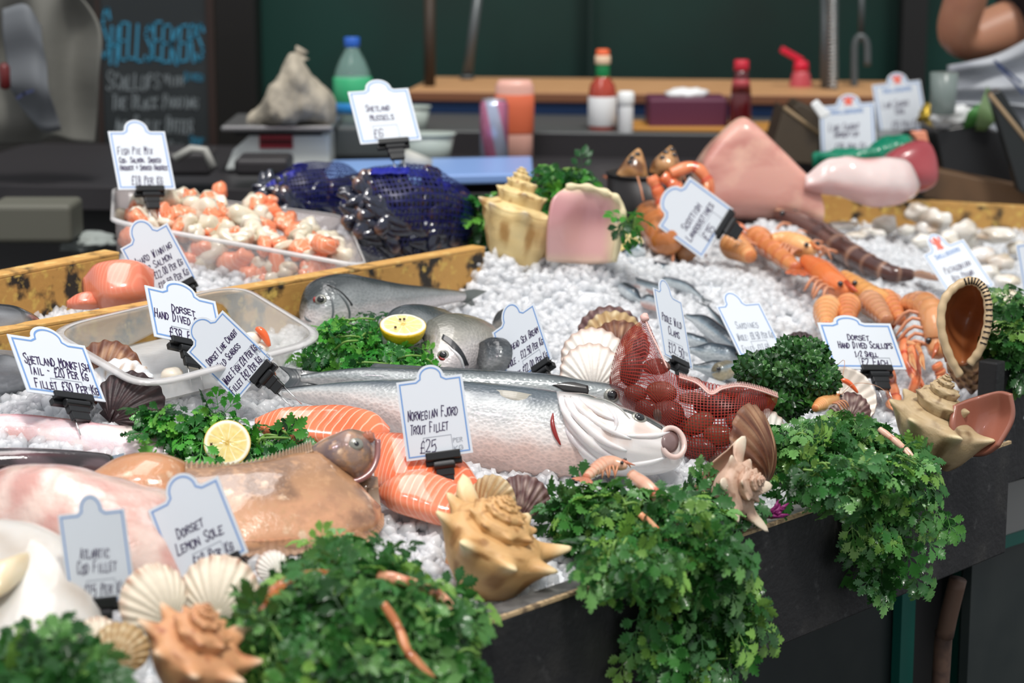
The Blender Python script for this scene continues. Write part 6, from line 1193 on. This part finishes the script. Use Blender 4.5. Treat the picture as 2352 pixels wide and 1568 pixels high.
MB().box((a+b)/2+V((0, .12, .004)), (b-a)/2, V((0, .12, 0)), Z*.008).build('board', M('pale_blue_plastic', hx('7f9fd4'), .35), cb, smooth=False, mods=[('BEVEL', dict(width=.004, segments=3))])
# weighing scale with paper bag on it
scl = thing('weighing_scale', 'white weighing scale with red display and steel pan, paper bag on top', 'scale', at(640, 395, 3.78)); D = 3.75; k = D/FPX
a = at(640, 345, D); mb = MB(); pr = [(-125, -48), (118, -48), (118, 40), (-60, 40), (-105, 0)]
n = len(pr); v = [a+RT*x*k+Z*y*k for x, y in pr]+[a+RT*x*k+Z*y*k+V((0, .16, 0)) for x, y in pr]; mb.add(v, [tuple(range(n)), tuple(range(2*n-1, n-1, -1))]+[(i, i+n, (i+1) % n+n, (i+1) % n) for i in range(n)]); mb.build('housing', M('scale_white', hx('c9cfcc'), .4), scl, smooth=False, mods=[('BEVEL', dict(width=.006, segments=3))])
MB().box(a+RT*(-5)*k+Z*20*k-V((0, .002, 0)), RT*38*k, V((0, .002, 0)), Z*15*k).build('display', M('red_display', hx('8c2a34'), .3), scl, smooth=False)
MB().box(a+RT*(-5)*k+Z*(20)*k-V((0, .004, 0)), RT*36*k, V((0, .001, 0)), Z*6*k).build('display_band', M('dark_red_band', hx('4a0c14'), .3), scl, smooth=False)
a2 = at(640, 292, D); MB().box(a2+V((0, .08, 0)), RT*128*k, V((0, .11, 0)), Z*7*k).build('weighing_pan', M('pan_steel', hx('8a8a8a'), .3, metal=.7), scl, smooth=False, mods=[('BEVEL', dict(width=.004, segments=3))])
MB().box(a2+Z*(-12)*k+V((0, .08, 0)), RT*100*k, V((0, .09, 0)), Z*6*k).build('pan_support', m_black, scl, smooth=False)
bg = thing('paper_bag', 'crumpled beige paper bag with twisted top on the weighing scale', 'bag', at(668, 284, 3.8)); fr = dplane(668, 284, 3.80, 0)
loft('paper', fr, [(568,272,568,283,.01),(595,245,595,284,.04),(625,195,630,284,.06),(650,150,655,284,.065),(680,128,685,284,.065),(715,165,715,284,.06),(748,205,748,284,.05),(772,235,772,280,.02)], M('kraft_beige', hx('a89f8e'), .7, bump=[('noise', 25, .8, .01), ('voronoi', 18, .6, .01)]), bg, m=60, n=40, e=.8, disp=lambda t, c, s, p: .016*noise.noise(p*22)+.008*abs(noise.noise(p*50)))
v, f = tube(smooth_path([fr[0](690, 140, 0), fr[0](688, 125, 0), fr[0](694, 112, 0)], 6), [.016, .011, .009, .009, .011, .012], 10); mk('twisted_neck', v, f, bpy.data.materials['kraft_beige'], bg)
# tongs and dark clutter
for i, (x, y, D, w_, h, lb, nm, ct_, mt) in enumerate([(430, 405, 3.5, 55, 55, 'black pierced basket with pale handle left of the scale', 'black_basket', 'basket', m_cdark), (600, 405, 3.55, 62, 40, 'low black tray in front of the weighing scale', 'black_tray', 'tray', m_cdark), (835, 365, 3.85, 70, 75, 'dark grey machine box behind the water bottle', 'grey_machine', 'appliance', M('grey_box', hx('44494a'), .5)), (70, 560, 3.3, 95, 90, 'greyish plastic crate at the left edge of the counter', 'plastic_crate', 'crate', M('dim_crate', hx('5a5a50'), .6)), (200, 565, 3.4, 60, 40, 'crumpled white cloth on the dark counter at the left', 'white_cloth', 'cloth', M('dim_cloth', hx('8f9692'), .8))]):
    p = at(x, y, D); k = D/FPX; root = thing(nm, lb, ct_, p)
    if nm == 'white_cloth': v, f = blob(p+Z*h*.25*k, 1, (RT*w_*k, V((0, .05, 0)), Z*h*.5*k), 3, .5, 3, 14); mk('cloth', v, f, mt, root)
    else:
        MB().box(p+Z*h/2*k+V((0, .05, 0)), RT*w_*k, V((0, .05, 0)), Z*h/2*k).build('body', mt, root, smooth=False, mods=[('BEVEL', dict(width=.008, segments=3))])
        if i == 0: MB().tube([at(400, 365, 3.46), at(440, 342, 3.46), at(470, 345, 3.46), at(490, 385, 3.46)], .007, 8).build('handle', M('pale_handle', hx('9a9a94'), .4), root)
# poles, taps and posts
m_grey = M('grey_pole', hx('5a5f60'), .4, metal=.4)
def pole(nm, lb, ct_, x0, x1, yb, D, r_, mat, xt=None):
    a = at((x0+x1)/2, yb, D); b = at((xt or (x0+x1)/2), -60, D); root = thing(nm, lb, ct_, a); MB().tube([a, b], (x1-x0)/2*D/FPX, 16).build('pole', mat, root); MB().tube([a, a+Z*.006], (x1-x0)*.8*D/FPX, 16).build('foot', mat, root); return root
pole('wooden_post', 'brown wooden post standing on the plank', 'post', 974, 1000, 205, 4.45, 0, M('dark_brown_wood', hx('35281c'), .6, mix=[('noise', 9, hx('5a3a22'), .5, .7)]))
pole('metal_pole', 'slanting grey metal pole behind the plank', 'pole', 1062, 1084, 180, 4.62, 0, m_grey, 1104)
tp = thing('spray_tap', 'kitchen spray tap with steel coil spring hanging down', 'tap', at(1895, 235, 4.4)); a = at(1897, 235, 4.4); MB().tube([a, at(1897, -60, 4.4)], .011, 12).build('riser', m_grey, tp)
pts = []; 
for i in range(900): t = i/899; y = 240-300*t; an = t*2*PI*34; q = at(1912, y, 4.38); pts.append(q+RT*.010*math.cos(an)+V((0, .010*math.sin(an), 0)))
MB().tube(pts, .0022, 5).build('spring', M('chrome_spring', hx('b8bcbc'), .25, metal=.9), tp)
tp2 = thing('swan_neck_tap', 'slim bent steel tap right of the spray tap', 'tap', at(1962, 205, 4.45)); MB().tube(smooth_path([at(1962, 205, 4.45), at(1962, 140, 4.45), at(1964, 100, 4.45), at(1976, 84, 4.45), at(1990, 100, 4.45), at(1992, 150, 4.45)], 40), .0075, 12).build('spout', m_grey, tp2); MB().tube([at(1978, 82, 4.47), at(1980, -60, 4.47)], .006, 8).build('stem', m_grey, tp2)
# chalkboard
cbd = thing('chalkboard', 'black chalkboard with blue heading and white handwriting on the back wall', 'chalkboard', at(356, 380, 4.25)); D = 4.25; k = D/FPX; c = at(357, 150, D)
MB().box(c, RT*122*k, V((0, .008, 0)), Z*245*k).build('panel', M('slate', hx('1e2426'), .6, mix=[('noise', 5, hx('2a3032'), .45, .7)]), cbd, smooth=False)
MB().box(c+RT*130*k, RT*9*k, V((0, .014, 0)), Z*250*k).build('frame', M('frame_brown', hx('2a1c16'), .5), cbd, smooth=False)
MB().box(c-RT*126*k, RT*5*k, V((0, .012, 0)), Z*250*k).build('frame', bpy.data.materials['frame_brown'], cbd, smooth=False)
def chalk(x, y): q = at(x, y, D); return V((q.x, c.y-.0095, q.z))
rr = random.Random(2); m_chb = M('blue_chalk', hx('2f7f9e'), .8); m_chw = M('white_chalk', hx('7d8588'), .8)
for nm, mt, lst in (('blue_writing', m_chb, [('SHELLSEEKERS', 236, 138, 112, 236, 4.2), ('DIVED', 425, 185, 22, 44, 1.6), ('SHOP', 432, 335, 22, 34, 1.8)]), ('white_writing', m_chw, [('SCALLOPS', 246, 205, 46, 125, 2.6), ('WITH', 378, 196, 26, 44, 2.4), ('THE BLACK PUDDING', 256, 250, 34, 200, 2.4), ('AND GARLIC BUTTER', 262, 308, 40, 180, 2.4), ('FRESH ROLL', 330, 350, 24, 90, 2)])):
    for tx, x, y, ch, wd, sw_ in lst: mb = MB(); ribbons(mb, write(tx, x, -y, ch, wd, rr, .08, .03), sw_*1.3, lambda a, b: chalk(a, -b)); mb.build(nm, mt, cbd, smooth=False)
# hanging white coat at the left
m_coat = M('grey_white_cloth', hx('63635d'), .8, bump=[('noise', 12, .3, .01)]); hc = thing('white_apron', 'hanging grey white apron with faint blue marks in front of the chalkboard', 'apron', at(120, 340, 3.6)); fr = dplane(120, 200, 3.6, 0)
patch('sheet', fr, [[(-60,-40,.02),(-60,120,.03),(-50,240,.03),(-40,330,.02)],[(40,-40,.03),(40,100,.0),(60,250,.02),(80,330,.0)],[(110,-40,.0),(90,80,.04),(110,200,.03),(120,315,.03)],[(160,-40,.03),(170,60,.0),(165,180,.0),(170,325,.02)],[(168,-30,.02),(228,70,.03),(225,190,.03),(215,330,.02)]], m_coat, hc, nu=50, nv=40, th=.004, disp=lambda a, b: .006*math.sin(a*9+b*3))
patch('front_fold', fr, [[(5,20,.05),(10,120,.06),(25,200,.06),(45,245,.05)],[(60,10,.07),(70,110,.08),(80,200,.08),(95,300,.06)],[(95,60,.06),(105,140,.07),(115,210,.07),(140,300,.05)]], M('paler_cloth', hx('62666a'), .8), hc, nu=20, nv=24, th=.003, disp=lambda a, b: .006*math.sin(a*12))
mb = MB(); ribbons(mb, [[(40, -225), (55, -215), (75, -208)]], 7, lambda a, b: fr[0](a, -b, .094)); mb.build('blue_marks', M('faded_blue', hx('343c5c'), .8), hc, smooth=False)
v, f = lathe(fr[0](12, 205, .10), [(.005, 0), (.009, .004), (.009, .035), (.004, .042)], 14); mk('red_tool', v, f, M('dull_red', hx('5c1a1a'), .4), hc)
# ---------------- person at the right ----------------
m_skin = M('skin', hx('b88468'), .45, sss=.25, sssr=(.02, .008, .004), mix=[('noise', 12, hx('a8705a'), .45, .7)]); m_navy = M('navy_cloth', hx('14161f'), .8); m_apr = M('white_apron_cloth', hx('a9adb2'), .7, mix=[('noise', 6, hx('8a8e98'), .5, .7)])
pn = thing('person', 'person in navy top and white apron, bare elbow bent, cut off by right edge', 'person', V((1.22, 4.15, 0))); Dp = 3.9; K = Dp/FPX
def skin_chain(nm, pts, mat, parent):
    me = bpy.data.meshes.new(nm); og = ORG[parent.name]; me.from_pydata([tuple(p-og) for p, _ in pts], [(i, i+1) for i in range(len(pts)-1)], []); o = bpy.data.objects.new(nm, me); COL.objects.link(o); o.parent = parent; me.materials.append(mat)
    md = o.modifiers.new('skin', 'SKIN'); md.use_smooth_shade = True
    for sv, (p, r_) in zip(me.skin_vertices[0].data, pts): sv.radius = (r_, r_)
    me.skin_vertices[0].data[0].use_root = True; s_ = o.modifiers.new('sub', 'SUBSURF'); s_.levels = 2; s_.render_levels = 2; ORG[o.name] = og; return o
sh = at(2560, -10, 4.0); el = at(2182, 112, Dp); wr = at(2290, -230, 3.75)
hd_ = at(2290, -330, 3.7)
mb = MB(); A_ = smooth_path([sh, sh*.5+el*.5+Z*.004, el+(sh-el)*.12, el, el+(wr-el)*.14, el*.45+wr*.55, wr], 30); R_ = [.062-.018*min(1, i/16) if i < 18 else .044-.016*(i-18)/12 for i in range(30)]
arm = skin_chain('body', [(sh, .075), (sh*.6+el*.4, .068), (sh*.3+el*.7, .055), (sh*.1+el*.9+Z*.004, .046), (el+(wr-el)*.10, .041), (el*.6+wr*.4, .040), (el*.3+wr*.7, .033), (wr, .025), (hd_, .030)], m_skin, pn)
for i in range(5): skin_chain('finger', [(hd_+RT*(-.03+.015*i), .008), (hd_+RT*(-.034+.017*i)+Z*.03, .008), (hd_+RT*(-.03+.015*i)+Z*(.055+.008*math.sin(i))+V((0, .02, 0)), .007)], m_skin, pn)
fr = dplane(2400, 300, 4.0, 0)
loft('navy_top', dplane(2400, 300, 4.05, 0), [(2270,-100,2300,30,.05),(2330,-150,2340,120,.10),(2420,-250,2420,500,.13),(2560,-300,2560,900,.14),(2750,-250,2750,900,.13),(2860,-100,2860,800,.05)], m_navy, pn, m=40, n=30)
loft('sleeve', dplane(2400, 60, 3.97, 0), [(2308,-60,2338,60,.04),(2330,-80,2356,90,.08),(2400,-120,2420,140,.10),(2560,-140,2580,160,.12)], m_navy, pn, m=24, n=28)
patch('apron', dplane(2300, 300, 3.88, 0), [[(2175,150,.0),(2160,220,.01),(2150,300,.0),(2140,700,.0)],[(2230,140,.05),(2230,220,.03),(2230,300,.05),(2220,700,.04)],[(2300,120,.04),(2310,220,.06),(2310,300,.03),(2310,700,.05)],[(2420,60,.07),(2430,220,.06),(2440,320,.07),(2440,700,.07)],[(2600,0,.04),(2610,200,.05),(2620,320,.04),(2620,700,.05)]], m_apr, pn, nu=50, nv=24, th=.003, disp=lambda a, b: .012*math.sin(a*30))
mb = MB(); frp = dplane(2300, 300, 3.88, 0); ribbons(mb, [[(2285, -140), (2310, -160), (2345, -190)], [(2290, -150), (2320, -180), (2350, -215)]], 6, lambda a, b: frp[0](a, -b, .085)); mb.build('blue_stripe', M('stripe_blue', hx('3a4668'), .7), pn, smooth=False)
for s in (0, 1): x = 1.28+.2*s; MB().tube([V((x, 4.2, .95)), V((x, 4.2, .5)), V((x, 4.18, .08))], [.09, .07, .05], 14).build('trouser_leg', m_navy, pn); v, f = blob(V((x, 4.12, .04)), 1, (V((.05, 0, 0)), V((0, .13, 0)), Z*.04), 0, 0, 1, 10); mk('shoe', v, f, m_black, pn)
# plastic cup, crates, nets and black tub behind the fish, right
bottle('plastic_cup', 'cloudy plastic cup standing below the bent elbow', 2165, 262, 3.7, [('body', M('cloudy_plastic', hx('7d8a86'), .3, alpha=.8), [(26,0),(28,2),(32,95),(30,95)])], None, 'cup')
m_crate = M('dark_crate_wood', hx('3a2f20'), .6, mix=[('noise', 20, hx('241c14'), .45, .7)]); m_cedge = M('crate_edge', hx('8a7558'), .6)
def quadbox(nm, lb, ct_, pts, D, dep, mat, edge=None):
    v = [at(x, y, D) for x, y in pts]; n = len(v); root = thing(nm, lb, ct_, min(v, key=lambda q: q.z)); mb = MB(); mb.add(v+[q+V((0, dep, 0)) for q in v], [tuple(range(n)), tuple(range(2*n-1, n-1, -1))]+[(i, i+n, (i+1) % n+n, (i+1) % n) for i in range(n)]); o = mb.build('body', mat, root, smooth=False, mods=[('BEVEL', dict(width=.003, segments=2))])
    if edge: MB().tube([v[edge[0]], v[edge[1]]], .004, 6).build('edge', m_cedge, root)
    return root
quadbox('wooden_crate', 'tilted dark wooden crate left of the swordfish price tag', 'crate', [(1765,368),(1800,246),(1882,308),(1878,380)], 3.75, .12, m_crate, (1, 2))
quadbox('wooden_crate', 'second dark crate leaning just behind the tilted one', 'crate', [(1820,250),(1835,235),(1895,262),(1895,330)], 3.86, .1, m_crate)
quadbox('wood_tray', 'long brown wooden tray behind the right hand rail', 'tray', [(2120,455),(2140,388),(2400,440),(2400,500)], 3.66, .16, M('tray_brown', hx('5a4128'), .6, mix=[('noise', 10, hx('3a2a1a'), .45, .7)]))
quadbox('black_box', 'glossy black plastic box at the right behind the wooden tray', 'box', [(2150,300),(2235,285),(2290,300),(2330,345),(2345,445),(2230,412),(2165,395)], 3.72, .16, M('black_plastic', hx('151516'), .3), None)
quadbox('black_box', 'slanting black lid standing at the far right edge', 'box', [(2272,215),(2300,205),(2420,400),(2420,470),(2340,440)], 3.6, .03, M('black_plastic_lid', hx('161a1a'), .35), (0, 2))
quadbox('white_paper', 'white folded paper sticking up left of the swordfish price tag', 'paper', [(1862,240),(1878,228),(1908,262),(1886,275)], 3.72, .01, m_lab_w)
quadbox('cardboard_piece', 'orange pink card tucked beneath the tuna price tag', 'card', [(2090,302),(2128,300),(2138,345),(2112,330)], 3.7, .01, M('coral_card', hx('d98a6c'), .5))
gb = thing('green_plastic_bag', 'crumpled green plastic bag lying behind the white fish slab', 'bag', at(1960, 385, 3.68))
fr = dplane(1960, 360, 3.66, 10); loft('film', fr, [(1864,355,1866,380,.01),(1900,345,1905,385,.03),(1970,340,1975,388,.04),(2030,318,2035,385,.04),(2080,315,2085,375,.04),(2125,345,2125,385,.02)], M('green_film', hx('0f8a68'), .2, coat=.6, transl=.2, bump=[('voronoi', 30, .8, .006)]), gb, m=50, n=30, disp=lambda t, c, s, p: .008*noise.noise(p*50))
gl = thing('green_leaves', 'big green leaves lying on paper beneath the person at the far right', 'leaves', at(2250, 300, 3.72)); fr = dplane(2250, 260, 3.72, 15)
for i, rows in enumerate([[[(2212,296,0),(2235,292,0)],[(2225,255,.02),(2260,262,.02)],[(2262,232,.0),(2275,245,.0)]], [[(2240,300,.01),(2262,302,.01)],[(2248,250,.03),(2290,270,.03)],[(2268,198,.01),(2285,222,.01)]]]): patch('leaf', fr, rows, M('leaf_green_%d' % i, hx(('3f7a38', '5a7348')[i]), .5), gl, nu=14, nv=8, th=.001)
v, f = blob(at(2135, 270, 3.9), 1, (RT*.018, V((0, .02, 0)), Z*.022), 4, .7, 4, 12); o = mk('gold_tinsel', v, f, M('gold_foil', hx('d8b84c'), .25, metal=.8)); tag(o, 'gold crinkled foil between the tuna tag and the cup', 'foil')
v, f = blob(at(2185, 268, 3.75), 1, (RT*.035, V((0, .03, 0)), Z*.022), 9, .5, 3, 14); o = mk('crumpled_paper', v, f, m_lab_w); tag(o, 'crumpled white paper beside the green leaves at the right', 'paper')
